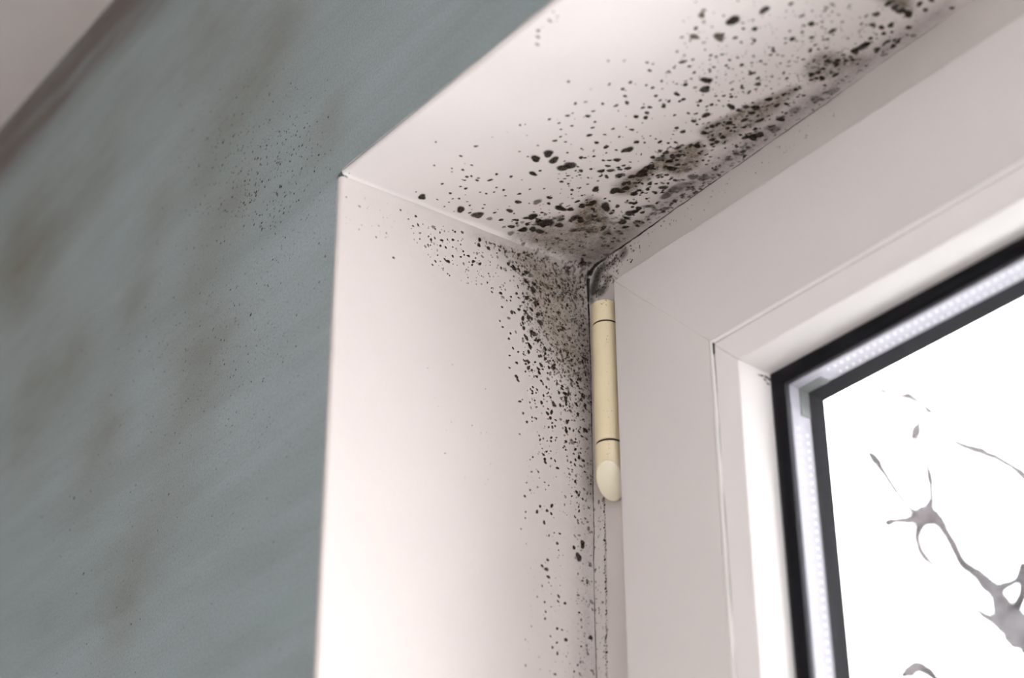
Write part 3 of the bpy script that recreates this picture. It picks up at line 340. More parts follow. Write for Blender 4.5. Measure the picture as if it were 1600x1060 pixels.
1153,-28,42,1 1268,-130,37,1 1356,-231,51,1 1241,-112,77,3 1174,-40,35,1 1498,-127,92,1 1253,-134,83,1 1175,-113,54,1 1518,-10,32,3 1359,-72,38,1 1291,-1,37,1
1196,-72,48,3 1542,-78,54,3 1599,-61,32,3 1481,-11,43,1 1077,-22,50,3 1190,-16,63,1 1259,10,54,1 1658,-53,40,1 1179,-22,94,1 1120,-91,95,1 1116,-29,81,1
1177,-138,39,1 1438,20,67,1 1600,-56,32,3 1498,-21,32,1 1287,10,46,1 1174,5,35,1 1268,-66,81,1 1548,-95,67,1 1545,-110,85,1 1377,-146,80,1 1234,-6,80,1
1159,-126,42,3 1232,-29,50,3 1144,-109,60,1 1576,1,36,1 1632,-118,85,1 1552,-169,41,3 1219,-115,31,1 1427,-102,33,1 1105,-52,40,1 1314,-28,36,1 1441,-28,51,1
1339,-201,77,3 1144,-36,43,1 1633,7,51,1 1543,-46,77,1 1294,-14,46,1 1449,23,43,1 1279,-60,34,1 1335,-183,31,1 1099,-25,32,3 1449,-141,33,1 1452,0,36,1
1660,-356,43,0 1626,-363,70,1 1245,-485,30,3 1484,-187,54,1 1644,-380,29,3 1548,-485,31,3 1493,-133,31,1 1464,-375,51,3 1486,-161,49,1 1669,-534,46,1
1574,-415,29,1 1675,-492,26,1 1613,-548,55,1 1367,-574,57,1 1651,-254,43,3 1450,-101,41,1 1454,-483,61,3 1669,-28,81,1 1550,-614,41,1 1298,-392,83,1
1483,-203,26,1 1612,-461,31,1 1583,-419,57,1 1338,-159,64,1 1541,-584,72,1 1432,-293,56,1 1369,-266,80,1 1639,-365,53,1 1627,-479,32,1 1399,-550,38,0
1677,-556,29,3 1406,-636,54,1 1490,-515,61,1 1565,-535,39,1 1363,-592,71,1 1640,-491,35,0 1655,-453,27,0 1244,-434,33,1 1654,-620,66,1 1227,-334,30,1
1545,-115,68,1 1534,-245,27,1 1409,-134,74,1 1383,-623,42,1 1542,-212,30,1 1331,-171,26,1 1548,-356,58,1 1497,-184,89,1 1434,-152,39,1 1451,-610,57,3
1521,-110,65,1 1388,-655,47,3 1279,-316,64,1 1344,-498,35,1 1245,-328,43,1 1496,-377,27,1 1495,-474,26,1 1357,-413,46,1 1259,-257,35,1 1358,-362,91,1
1430,-631,84,0 1394,-341,80,0 1657,-194,28,1 1555,-478,26,3 1649,-293,32,3 1423,-192,57,3 1518,-557,39,0 1616,-254,28,1 1407,-515,31,1 1513,-595,30,0
1322,-578,44,1 1480,-359,46,1 1411,-288,62,1 1382,-312,34,1 1599,-248,61,3 1478,-316,43,0 1433,-342,26,1 1645,-178,58,3 1595,-412,27,1 1549,-226,51,3
1565,-507,41,3 1584,-429,69,1 1506,-440,27,1 1375,-633,49,1 1545,-227,37,3 1340,-157,49,1 1591,-447,57,1 1629,-208,90,1 1428,-676,48,1 1224,-273,41,1
1531,-311,30,1 1324,-457,50,1 1633,-436,80,1 1678,-564,26,0 1451,-335,83,0 1409,-287,27,3 1375,-318,64,0 1583,-144,57,1 1517,-235,34,3 1635,-532,36,0
1649,-38,45,0 1438,-183,75,1 1530,-81,29,1 1459,-186,80,1 1570,-68,41,1 1564,-605,27,1 1309,-189,26,1 1637,-24,27,1 1372,-609,28,0 1643,-73,33,1 1244,-425,29,1
1293,-256,63,1 1490,-470,28,0 1240,-377,70,1 1547,-611,36,0 1680,-502,29,1 1226,-342,42,1 1631,-534,81,3 1681,-640,26,1 1593,-519,27,1 1656,-437,43,0
1602,-315,34,1 1442,-499,75,1 1510,-534,26,1 1648,-58,50,1 1220,-267,46,1 1349,-348,32,1 1266,-420,32,3 1416,-161,28,0 1561,-310,41,0 1411,-473,31,1
1310,-502,27,1 1468,-268,52,1 1416,-375,33,1 1573,-525,40,1 1531,-173,27,1 1447,-536,30,1 1608,-551,28,0 1642,-494,38,1 1491,-197,67,1 1264,-417,27,0
1335,-543,81,1 1392,-203,38,0 1431,-115,35,1 1337,-613,26,3 1521,-417,26,1 1611,-29,37,1 1473,-344,44,0 1664,-186,29,0 1573,-454,26,1 1313,-498,44,1
1621,-282,35,0 1254,-471,26,3 1635,-139,56,1 1480,-292,33,3 1636,-636,29,1 1443,-411,43,1 1517,-103,58,1 1521,-554,34,1 1271,-363,27,1 1466,-285,87,0
1454,-246,34,1 1393,-373,82,1 1657,-207,52,1 1548,-259,40,1 1448,-352,46,1 1335,-542,26,1 1579,-239,27,0 1477,-694,89,1 1438,-200,41,1 1581,-568,50,1
1490,-201,27,1 1472,-681,48,1 1420,-304,27,0 1635,-60,27,1 1492,-471,37,1 1458,-400,30,0 1524,-535,91,1 1291,-178,40,1 1276,-368,64,1 1255,-410,52,1
1425,-525,26,0 1277,-515,26,1 1514,-668,35,1 1367,-129,27,0 1258,-291,80,1 1664,-78,37,1 1411,-154,55,1 1476,-123,87,1 1354,-150,29,0 1428,-456,26,1
1251,-373,35,1 1351,-146,87,1 1454,-591,71,1 1220,-312,71,3 1354,-363,30,1 1651,-141,67,1 1426,-384,32,1 1463,-619,29,3 1445,-524,26,3 1368,-441,67,1
1485,-246,32,3 1617,-242,32,1 1672,-507,27,1 1485,-396,26,1 1407,-257,32,1 1294,-360,28,3 1297,-412,48,1 1435,-573,27,1 1605,-620,55,3 1577,-432,30,0
1537,-315,41,1 1258,-274,36,0 1379,-458,30,1 1375,-605,70,1 1565,-516,28,1 1630,-290,48,1 1591,-138,69,1 1662,-316,59,1 1253,-201,81,3 1459,-431,30,1
1415,-161,37,1 1636,-436,86,3 1655,-496,43,0 1282,-290,28,1 1620,-73,49,1 1613,-490,26,1 1422,-499,26,3 1606,-383,52,1 1425,-374,36,1 1530,-369,68,1
1631,-28,46,3 1513,-343,41,1 1446,-318,48,1 1629,-639,26,3 1392,-259,26,1 1676,-620,26,1 1650,-159,82,0 1570,-638,26,1 1357,-602,79,1 1589,-197,62,1
1567,-269,32,1 1274,-474,67,3 1481,-633,35,0 1390,-412,28,0 1430,-517,71,1 1623,-515,29,1 1632,-327,72,1 1499,-658,39,0 1596,-205,75,1 1532,-476,32,1
1578,-268,56,1 1644,-22,29,1 1473,-115,92,1 1415,-666,26,1 1338,-557,49,3 1657,-661,29,1 1482,-326,50,1 1618,-199,27,1 1584,-558,28,3 1473,-182,48,0
1342,-425,53,0 1536,-441,27,1 1636,-299,82,1 1321,-249,49,3 1270,-335,65,1 1458,-130,43,1 1348,-518,38,1 1563,-445,73,0 1385,-585,35,1 1609,-414,72,3
1458,-292,71,3 1637,-556,67,1 1488,-472,26,1 1307,-211,45,1 1360,-447,27,1 1401,-192,56,1 1560,-589,26,0 1305,-511,81,0 1511,-468,30,1 1394,-237,28,3
1666,-235,28,1 1495,-290,27,1 1215,-209,26,1 1489,-365,30,0 1564,-294,92,1 1334,-148,89,1 1369,-190,30,1 1642,-579,33,1 1660,-357,38,3 1639,-133,69,1
1362,-403,27,1 1572,-170,84,1 1446,-250,38,3 1217,-274,27,1 1539,-659,75,1 1453,-111,91,1 1576,-575,84,1 1499,-520,67,0 1518,-337,31,3 1232,-370,48,1
1656,-482,31,1 1653,-53,76,0 1552,-557,26,3 1584,-151,58,3 1636,-546,83,1 1544,-363,55,1 1540,-619,26,3 1554,-431,28,1 1376,-472,72,1 1600,-154,29,3
1371,-560,76,1 1490,-423,29,3 1551,-595,71,1 1294,-525,61,0 1322,-435,26,1 1226,-196,30,0 1425,-435,82,1 1465,-155,47,1 1456,-436,71,1 1635,-583,27,1
1500,-195,47,1 1439,-622,31,1 1394,-552,90,1 1297,-218,82,1 1249,-222,30,3 1613,-257,45,1 1615,-333,75,1 1449,-505,33,1 1511,-321,32,1 1647,-289,54,1
1430,-377,27,1 1395,-155,35,1 1510,-562,37,0 1663,-231,33,3 1376,-243,72,0 1440,-498,38,1 1278,-297,44,1 1404,-365,61,1 1315,-263,29,1 1237,-371,80,1
1634,-165,28,1 1531,-662,36,1 1627,-376,28,1 1399,-394,31,1 1542,-128,34,0 1578,-150,43,1 1529,-217,88,0 1526,-161,29,1 1599,-446,26,0 1561,-415,28,1
1385,-558,27,1 1474,-94,29,1 1559,-673,27,3 1501,-174,59,3 1483,-464,47,1 1238,-361,29,1 1356,-439,26,1 1661,-250,28,3 1592,-428,28,1 1392,-617,44,0
1575,-596,27,3 1246,-449,26,1 1457,-89,63,1 1474,-272,29,1 1580,-519,48,1 1538,-573,56,1 1226,-326,32,0 1675,-495,42,1 1238,-317,27,1 1520,-545,51,1
1580,-586,26,1 1471,-127,27,1 1620,-132,34,1 1549,-404,38,1 1625,-505,30,1 1290,-202,48,0 1337,-447,36,1 1610,-37,27,0 1375,-464,54,1 1379,-552,45,1
1217,-291,26,1 1390,-467,26,0 1509,-470,30,3 1582,-469,37,0 1601,-423,27,1 1647,-368,73,3 1620,-329,51,1 1478,-535,87,1 1481,-390,43,1 1411,-468,69,1
1395,-217,27,3 1602,-310,33,1 1440,-349,60,1 1420,-254,41,1 1599,-561,28,1 1358,-451,73,1 1649,-325,32,1 1298,-265,87,0 1227,-291,58,1 1313,-369,26,1
1557,-208,66,1 1637,-458,31,0 1522,-138,27,0 1678,-613,27,3 1384,-134,43,3 1644,-267,60,0 1411,-407,36,1 1600,-207,30,1 1213,-197,81,1 1670,-471,33,1
1314,-327,29,3 1230,-253,26,1 1487,-482,40,1 1414,-279,59,3 1651,-240,84,3 1260,-397,54,1 1670,-519,28,0 1383,-480,84,1 1324,-499,70,1 1367,-626,27,0
1652,-395,91,1 1493,-634,27,0 1404,-538,71,0 1612,-345,39,1 1555,-553,60,1 1401,-138,28,1 1496,-436,64,1 1234,-248,30,1 1415,-512,65,0 1547,-565,86,1
1575,-526,64,1 1489,-431,65,1 1318,-286,77,1 1212,-257,38,0 1433,-329,34,3 1392,-204,77,3 1491,-621,31,1 1611,-461,77,1 1529,-219,82,0 1387,-558,40,1
1657,-327,62,0 1390,-159,65,0 1669,-36,27,1 1255,-188,39,1 1402,-453,26,1 1309,-359,77,3 1495,-89,71,1 1326,-478,26,1 1467,-445,27,0 1236,-176,85,1
1648,-593,49,3 1473,-683,55,1 1498,-673,32,1 1614,-150,39,1 1643,-188,34,1 1480,-215,27,1 1242,-246,70,1 1659,-559,48,1 1397,-548,80,1 1513,-557,42,1
1508,-646,37,1 1348,-378,55,1 1343,-336,80,3 1285,-166,88,0 1372,-424,29,1 1455,-524,60,1 1580,-178,49,1 1377,-455,59,3 1555,-52,28,0 1604,-399,33,1
1472,-540,85,1 1522,-237,57,1 1581,-308,68,1 1374,-203,33,1 1279,-191,83,1 1591,-128,40,1 1648,-19,40,1 1474,-173,28,0 1338,-610,87,1 1475,-111,74,1
1447,-515,63,3 1429,-563,28,3 1599,-410,27,1 1319,-262,78,1 1392,-407,48,1 1618,-648,64,1 1432,-252,28,1 1424,-477,37,1 1462,-208,81,1 1416,-600,26,1
1660,-20,28,0 1453,-383,78,1 1577,-131,86,1 1306,-309,34,1 1300,-310,79,1 1674,-461,28,3 1542,-415,44,0 1313,-577,57,3 1397,-120,67,1 1530,-171,30,3
1382,-161,81,1 1547,-247,27,1 1255,-350,30,1 1403,-284,38,1 1645,-484,49,0 1363,-276,32,1 1576,-189,28,1 1346,-239,32,1 1467,-303,85,1 1609,-230,28,1
1364,-255,48,3 1441,-565,28,0 1550,-232,32,1 1304,-229,27,1 1644,-72,27,1 1325,-512,63,3 1532,-96,38,0 1512,-517,28,1 1650,-129,85,3 1420,-189,28,1
1369,-563,42,1 1508,-378,36,1 1568,-577,40,1 1652,-562,42,1 1370,-379,36,0 1352,-628,26,1 1423,-202,90,1 1572,-463,39,1 1596,-160,27,1 1635,-184,27,3
1494,-246,65,1 1618,-509,32,1 1456,-154,27,0 1479,-126,27,1 1462,-588,35,3 1512,-370,36,1 1449,-91,58,3 1460,-383,26,0 1639,-542,31,1 1412,-264,33,1
1383,-320,34,1 1604,-555,57,3 1279,-454,74,1 1376,-326,27,1 1274,-214,33,1 1218,-351,38,1 1304,-282,32,3 1327,-172,35,1 1456,-284,60,1 1586,-224,52,0
1314,-535,28,0 1254,-413,48,1 1503,-653,69,1 1446,-172,82,1 1495,-244,76,1 1268,-203,43,1 1499,-144,63,1 1501,-371,39,1 1302,-436,26,1 1561,-475,31,1
1413,-522,37,3 1666,-202,27,3 1251,-309,31,1 1485,-468,32,0 1586,-257,60,1 1332,-510,78,1 1302,-204,61,1 1435,-204,27,1 1466,-540,28,1 1311,-145,30,3
1565,-470,81,1 1649,-287,72,3 1358,-321,29,1 1552,-316,31,3 1231,-382,51,0 1648,-112,29,0 1529,-209,71,0 1565,-397,32,1 1250,-416,71,1 1269,-281,81,0
1371,-236,26,3 1522,-453,49,1 1561,-322,37,1 1666,-147,36,1 1443,-432,72,1 1428,-295,54,0 1296,-496,32,1 1528,-132,59,3 1367,-583,88,0 1247,-215,26,3
1624,-428,58,1 1640,-328,34,1 1337,-422,43,1 1546,-684,85,0 1663,-271,29,1 1372,-260,50,1 1603,-78,92,1 1671,-24,46,0 1483,-449,27,1 1263,-361,67,1
1355,-128,27,3 1522,-555,54,1 1460,-214,37,3 1654,-178,28,1 1637,-628,26,1 1268,-437,26,0 1352,-561,54,3 1541,-360,53,1 1628,-60,56,3 1250,-263,55,0
1491,-388,80,3 1566,-609,26,1 1498,-607,26,3 1451,-424,26,3 1256,-431,30,3 1284,-270,35,1 1242,-406,26,1 1243,-174,87,1 1487,-239,35,3 1497,-324,71,1
1633,-57,86,0 1237,-291,26,1 1394,-161,37,3 1599,-650,46,1 1597,-308,75,1 1346,-345,40,1 1466,-106,27,3 1364,-206,35,1 1444,-426,32,3 1664,-86,49,1
1456,-474,31,1 1395,-381,33,0 1490,-649,64,1 1497,-528,28,1 1371,-342,80,1 1421,-383,27,1 1215,-279,53,1 1447,-216,27,1 1421,-671,33,1 1633,-309,47,3
1619,-508,30,1 1613,-659,63,0 1239,-310,28,1 1615,-229,43,3 1481,-228,61,1 1590,-461,44,1 1501,-140,48,3 1520,-480,40,3 1661,-87,27,1 1403,-660,37,1
1558,-528,26,1 1629,-238,47,1 1517,-648,57,1 1441,-663,30,1 1519,-608,27,3 1513,-291,51,1 1465,-403,90,0 1383,-338,26,1 1312,-325,39,1 1408,-181,54,1
1349,-174,30,1 1253,-442,71,1 1470,-404,31,1 1418,-377,26,1 1550,-447,48,1 1615,-108,41,1 1591,-280,50,0 1337,-324,62,1 1533,-569,68,1 1526,-140,79,1
1495,-556,46,1 1436,-426,36,1 1528,-469,31,1 1640,-516,75,1 1359,-320,28,0 1649,-197,30,1 1308,-545,26,1 1660,-507,50,0 1374,-305,31,1 1670,-579,76,3
1277,-426,54,1 1501,-600,37,0 1674,-395,88,3 1543,-535,29,1 1510,-331,33,0 1659,-568,46,1 1344,-431,28,1 1631,-661,37,1 1296,-169,86,0 1653,-458,30,1
1490,-497,26,1 1596,-624,27,1 1516,-678,27,1 1657,-325,88,1 1619,-302,31,1 1379,-290,70,3 1671,-186,79,1 1345,-180,27,1 1400,-619,69,1 1553,-421,62,1
1380,-171,27,1 1474,-352,29,1 1266,-327,30,1 1303,-513,26,1 1260,-225,35,1 1294,-476,78,1 1424,-129,57,3 1263,-221,28,1 1315,-271,64,3 1484,-594,29,0
1634,-311,68,3 1478,-510,45,1 1212,-285,26,1 1327,-444,47,0 1670,-476,69,1 1545,-321,28,0 1494,-193,35,1 1341,-607,50,1 1221,-300,54,1 1282,-265,82,3
1361,-288,29,3 1495,-164,33,3 1594,-642,53,1 1476,-393,84,3 1302,-176,39,1 1548,-96,28,1 1473,-592,88,1 1509,-296,26,3 1602,-578,26,1 1563,-115,71,3
1474,-525,79,1 1303,-279,30,1 1573,-102,45,1 1319,-531,33,1 1594,-571,26,3 1477,-519,86,1 1594,-356,54,1 1637,-345,45,1 1536,-122,71,1 1324,-429,27,1
1239,-255,41,3 1631,-87,28,1 1501,-111,52,1 1535,-417,85,1 1374,-139,41,1 1540,-439,59,1 1289,-496,52,1 1570,-272,30,0 1531,-307,26,3 1430,-405,29,3
1495,-509,55,1 1510,-568,30,0 1653,-143,62,1 1621,-495,62,3 1466,-613,37,3 1579,-286,52,3 1645,-280,31,1 1247,-383,66,3 1450,-496,52,1 1625,-227,27,1
1290,-524,26,1 1483,-174,32,1 1499,-155,52,1 1373,-199,49,1 1504,-651,37,1 1226,-437,61,1 1553,-476,28,1 1448,-320,28,1 1394,-388,26,3 1362,-439,26,1
1458,-160,36,0 1496,-452,41,1 1673,-498,35,3 1460,-212,34,1 1329,-396,27,1 1488,-546,39,1 1536,-72,75,0 1659,-381,30,1 1356,-380,71,1 1389,-265,68,1
1221,-386,63,3 1393,-386,27,0 1531,-220,28,3 1281,-463,30,0 1282,-173,87,1 1360,-625,55,3 1593,-295,71,1 1231,-392,27,1 1616,-317,84,1 1296,-325,38,1
1513,-91,89,3 1251,-221,33,3 1462,-251,26,1 1326,-464,73,1 1558,-557,35,1 1429,-385,28,1 1370,-324,58,1 1615,-592,42,1 1614,-359,75,1 1528,-409,28,1
1555,-178,60,0 1281,-333,27,1 1309,-178,65,1 1277,-511,33,1 1331,-303,66,0 1550,-519,66,0 1676,-286,66,1 1567,-273,34,1 1269,-497,60,3 1605,-96,27,3
1673,-183,30,1 1476,-286,55,3 1630,-622,64,1 1552,-301,27,0 1421,-552,64,3 1416,-150,75,3 1385,-628,82,1 1552,-470,36,3 1341,-243,45,1 1549,-630,28,3
1520,-523,32,1 1543,-427,92,1 1508,-460,26,1 1627,-309,75,1 1356,-332,31,3 1462,-251,26,3 1495,-415,39,1 1448,-337,31,3 1333,-418,44,1 1630,-548,26,1
1431,-676,56,1 1671,-141,31,1 1378,-456,50,1 1345,-349,80,0 1642,-307,27,1 1406,-150,41,1 1335,-365,34,1 1476,-605,27,1 1403,-431,68,1 1539,-439,65,1
1507,-168,75,3 1523,-466,68,0 1244,-407,56,1 1639,-438,63,1 1546,-252,61,1 1522,-241,71,3 1502,-456,29,1 1582,-493,27,1 1279,-234,44,1 1597,-449,56,1
1480,-373,34,1 1224,-393,52,1 1432,-420,62,1 1439,-603,43,1 1504,-371,84,1 1251,-205,90,1 1634,-247,92,3 1350,-332,32,1 1319,-485,27,1 1397,-381,33,0
1603,-120,35,1 1624,-325,27,0 1494,-229,60,0 1230,-406,35,1 1604,-593,84,3 1229,-370,81,1 1648,-340,60,0 1431,-248,34,1 1388,-455,78,1 1577,-466,31,0
1330,-464,26,1 1614,-175,65,1 1486,-146,42,1 1530,-427,68,1 1593,-213,64,1 1347,-582,45,1 1378,-527,31,1 1570,-613,26,1 1473,-597,27,1 1678,-630,36,3
1300,-526,28,0 1305,-504,26,1 1477,-370,34,1 1389,-203,92,1 1347,-434,31,1 1527,-317,76,1 1287,-549,72,1 1528,-468,42,0 1215,-202,30,0 1641,-139,30,1
1551,-110,48,3 1502,-169,29,3 1662,-646,78,3 1436,-594,36,1 1510,-570,32,1 1671,-428,86,1 1324,-297,27,1 1504,-677,55,1 1413,-399,60,1 1540,-685,68,1
1460,-398,47,1 1671,-657,26,1 1250,-214,38,1 1388,-490,77,1 1652,-610,50,3 1653,-202,32,1 1660,-130,28,0 1421,-474,53,3 1343,-339,70,1 1344,-573,45,1
1613,-584,27,1 1545,-166,75,1 1356,-573,26,0 1469,-614,40,0 1321,-511,28,1 1609,-547,30,1 1559,-660,41,3 1554,-416,39,1 1310,-367,87,3 1488,-619,26,3
1361,-471,47,0 1507,-478,74,0 1561,-334,50,1 1407,-411,57,3 1460,-518,34,3 1554,-278,57,3 1663,-511,36,3 1488,-315,28,3 1680,-457,31,1 1668,-280,35,1
1274,-379,31,1 1249,-341,26,1 1647,-51,86,1 1421,-343,81,1 1487,-438,29,0 1581,-391,43,0 1497,-495,26,1 1650,-230,51,1 1419,-666,50,3 1242,-350,52,1
1588,-480,27,3 1598,-356,84,1 1494,-354,64,0 1262,-418,86,1 1400,-615,27,0 1444,-460,43,1 1600,-156,38,1 1431,-631,29,1 1673,-537,51,1 1293,-241,47,0
1319,-215,45,1 1357,-286,55,1 1473,-357,67,1 1560,-305,69,1 1622,-441,26,1 1266,-482,51,0 1525,-589,28,0 1645,-600,48,1 1377,-389,72,1 1460,-399,28,1
1485,-149,29,1 1500,-568,28,3 1487,-172,27,1 1483,-394,38,1 1670,-111,85,1 1550,-430,31,1 1524,-511,89,1 1309,-272,27,0 1589,-189,90,1 1663,-475,57,1
1326,-314,33,1 1546,-131,66,1 1306,-266,37,1 1424,-323,48,3 1360,-596,27,1 1344,-309,26,1 1481,-689,36,1 1332,-181,74,1 1332,-582,77,1 1367,-472,26,1
1435,-265,38,3 1331,-483,50,1 1595,-157,36,1 1669,-252,64,1 1397,-504,26,1 1555,-344,27,1 1246,-311,28,1 1641,-499,44,1 1615,-666,39,1 1265,-386,47,1
1334,-152,32,1 1516,-499,39,1 1590,-185,27,1 1593,-274,36,3 1604,-140,50,3 1674,-373,28,0 1501,-190,34,0 1497,-199,42,1 1264,-259,39,3 1226,-441,38,1
1492,-373,84,0 1606,-340,35,1 1576,-668,26,0 1477,-120,52,1 1661,-254,28,1 1463,-114,55,0 1629,-585,39,3 1248,-201,41,1 1499,-482,68,1 1654,-641,41,1
1362,-273,39,1 1268,-493,28,1 1245,-490,26,1 1260,-276,26,1 1393,-265,62,0 1653,-612,32,1 1652,-404,27,1 1462,-495,83,1 1322,-290,70,3 1512,-201,42,0
1633,-512,76,0 1261,-388,73,3 1663,-253,50,1 1649,-184,28,1 1288,-499,46,1 1600,-640,71,3 1616,-381,71,1 1330,-196,33,0 1328,-156,29,3 1561,-56,77,1
1644,-576,58,0 1602,-395,45,1 1529,-189,30,1 1286,-236,51,1 1581,-299,72,1 1644,-166,27,3 1581,-612,36,1 1418,-497,38,1 1585,-130,36,1 1598,-99,44,1
1594,-617,31,1 1497,-124,27,1 1402,-237,91,0 1572,-69,37,1 1584,-367,36,1 1463,-625,51,1 1524,-210,30,3 1332,-604,37,1 1613,-372,69,0 1353,-348,26,1
1249,-319,27,0 1646,-74,50,1 1251,-491,26,3 1640,-608,89,1 1405,-509,77,1 1513,-230,45,1 1286,-290,44,1 1669,-532,68,1 1416,-183,35,1 1400,-246,74,3
1506,-493,31,3 1331,-327,46,1 1671,-323,27,1 1245,-219,65,1 1500,-72,68,1 1559,-243,57,0 1439,-685,27,1 1481,-348,50,0 1570,-288,65,1 1647,-475,30,1
1247,-313,44,0 1515,-400,53,3 1275,-513,38,0 1272,-311,26,1 1627,-256,42,1 1600,-339,27,1 1533,-630,26,0 1537,-161,29,0 1414,-378,69,1 1354,-469,26,1
1369,-516,28,1 1579,-668,26,0 1658,-212,31,3 1565,-394,87,1 1584,-578,32,1 1641,-402,39,1 1601,-165,29,3 1667,-382,28,1 1604,-287,49,1 1519,-347,54,0
1434,-648,60,0 1653,-364,37,1 1515,-378,73,3 1611,-672,60,1 1481,-275,35,3 1421,-607,64,3 1634,-100,34,1 1424,-681,29,0 1240,-357,62,1 1542,-495,34,1
1671,-609,82,1 1447,-606,31,1 1551,-596,42,1 1642,-513,72,3 1580,-688,37,1 1486,-788,45,0 1534,-794,33,0 1527,-828,35,0 1550,-614,31,1 1565,-649,42,3
1601,-829,36,3 1485,-746,75,0 1477,-761,98,0 1637,-714,39,3 1678,-659,39,3 1478,-759,30,3 1569,-701,60,1 1466,-722,60,1 1625,-791,30,1 1520,-615,30,1
1474,-672,39,1 1482,-660,38,1 1451,-602,50,3 1412,-552,35,1 1488,-748,41,1 1676,-510,40,1 1455,-523,32,1 1675,-623,33,0 1653,-651,35,1 1550,-853,30,1
1412,-591,31,1 1392,-617,31,3 1463,-660,40,1 1629,-544,105,3 1472,-531,71,1 1651,-533,91,3 1493,-574,88,1 1645,-804,32,3 1624,-747,93,0 1618,-462,41,0
1481,-552,64,1 1486,-785,34,1 1481,-749,39,3 1493,-782,58,3 1412,-649,35,3 1402,-609,30,0 1657,-601,98,1 1389,-660,88,0 1609,-784,34,1 1508,-513,71,1
1629,-750,31,0 1591,-540,32,1 1619,-545,33,1 1434,-529,38,1 1520,-791,34,3 1430,-692,68,1 1635,-764,92,0 1501,-785,73,1 1511,-748,41,1 1390,-597,45,1
1561,-728,31,0 1509,-638,32,1 1641,-753,42,1 1595,-546,81,3 1680,-737,52,3 1569,-496,36,1 1528,-550,66,1 1393,-583,31,3 1562,-657,38,1 1430,-613,54,3
1653,-561,86,1 1591,-705,68,3 1478,-749,30,3 1518,-579,32,3 1638,-510,44,1 1621,-668,31,3 1513,-849,51,1 1454,-776,31,1 1510,-565,49,0 1591,-690,73,1
1592,-804,31,0 1676,-645,37,1 1590,-646,30,1 1532,-784,30,1 1379,-588,31,3 1423,-694,35,0 1523,-696,75,1 1578,-526,50,0 1563,-710,35,1 1658,-704,34,1
1442,-726,71,1 1538,-850,46,1 1551,-562,98,1 1641,-570,62,1 1400,-617,41,1 1541,-675,34,0 1510,-802,93,3 1557,-690,76,1 1558,-536,32,1 1475,-746,65,3
1557,-509,31,1 1567,-546,34,3 1503,-762,30,1 1632,-720,52,1 1424,-547,53,1 1432,-731,40,1 1578,-820,87,0 1519,-788,102,1 1457,-670,98,1 1636,-818,90,1
1568,-705,38,1 1549,-695,102,1 1531,-856,58,1 1678,-476,33,1 1521,-755,31,1 1613,-639,41,1 1649,-690,36,1 1662,-659,35,1 1463,-588,91,1 1516,-552,32,1
1598,-784,38,1 1468,-773,30,0 1514,-807,59,1 1447,-653,61,3 1510,-831,69,1 1422,-649,71,0 1659,-554,32,1 1644,-681,52,3 1409,-597,41,3 1527,-608,35,1
1529,-638,94,3 1477,-528,32,3 1530,-523,57,0 1611,-681,30,1 1549,-663,33,1 1552,-533,45,3 1539,-666,32,1 1387,-630,58,1 1666,-686,61,1 1581,-634,34,0
1457,-531,49,1 1473,-717,93,1 1680,-647,32,1 1620,-716,60,1 1532,-852,97,1 1468,-645,39,1 1503,-782,57,1 1389,-583,45,0 1403,-686,59,3 1457,-803,42,1
1553,-652,43,1 1514,-520,49,3 1498,-678,73,1 1493,-585,32,3 1604,-472,33,1 1549,-710,88,1 1530,-610,96,1 1488,-643,83,1 1595,-667,95,0 1583,-656,35,1
1625,-756,64,1 1650,-453,31,1 1534,-517,56,3 1525,-572,62,1 1506,-600,68,1 1515,-758,30,1 1469,-820,32,3 1460,-794,74,0 1641,-524,67,1 1408,-664,32,1
1527,-763,75,3 1659,-490,44,1 1567,-818,37,1 1356,-573,69,1 1607,-718,78,3 1606,-487,67,1 1489,-608,36,1 1460,-743,35,0 1427,-735,44,1 1487,-867,71,3
1447,-785,32,0 1647,-499,88,1 1646,-805,102,0 1585,-687,66,0 1614,-468,58,1 1603,-532,72,0 1422,-657,30,0 1579,-794,49,0 1649,-608,58,1 1393,-594,33,1
1662,-762,47,1 1483,-664,35,0 1601,-705,56,0 1621,-649,36,3 1539,-808,68,3 1524,-761,37,1 1576,-701,33,1 1557,-554,69,3 1546,-524,33,0 1370,-550,63,1
1623,-762,77,1 1507,-729,54,1 1625,-489,35,0 1507,-847,92,0 1683,-452,48,0 1511,-751,49,0 1445,-681,58,1 1541,-865,33,1 1456,-697,30,1 1556,-836,84,1
1536,-797,37,1 1622,-557,33,0 1657,-460,98,1 1430,-613,53,1 1583,-764,33,0 1611,-809,46,3 1442,-653,36,0 1529,-536,33,1 1375,-619,31,1 1609,-664,31,3
1604,-659,96,0 1482,-551,45,1 1526,-773,76,3 1408,-627,30,3 1526,-533,31,0 1606,-716,31,0 1614,-660,72,1 1548,-841,30,3 1538,-774,82,3 1493,-791,31,1
1654,-546,34,3 1401,-552,39,0 1554,-722,60,3 1619,-625,34,3 1476,-829,53,0 1592,-670,48,0 1411,-714,64,1 1536,-546,71,3 1673,-703,67,1 1666,-785,80,1
1526,-731,38,1 1540,-784,32,3 1496,-729,34,0 1449,-582,61,3 1615,-550,31,1 1581,-575,56,1 1443,-750,77,1 1606,-818,63,1 1490,-585,99,3 1521,-528,91,1
1617,-586,33,1 1482,-618,62,1 1535,-614,31,1 1658,-745,43,1 1573,-528,48,0 1496,-593,64,1 1392,-636,65,1 1612,-749,33,3 1589,-812,35,1 1484,-736,32,1
1652,-619,65,0 1489,-862,40,1 1446,-741,92,3 1522,-542,51,1 1634,-484,58,3 1518,-785,103,3 1665,-518,105,3 1634,-775,30,3 1566,-537,33,3 1625,-766,33,1
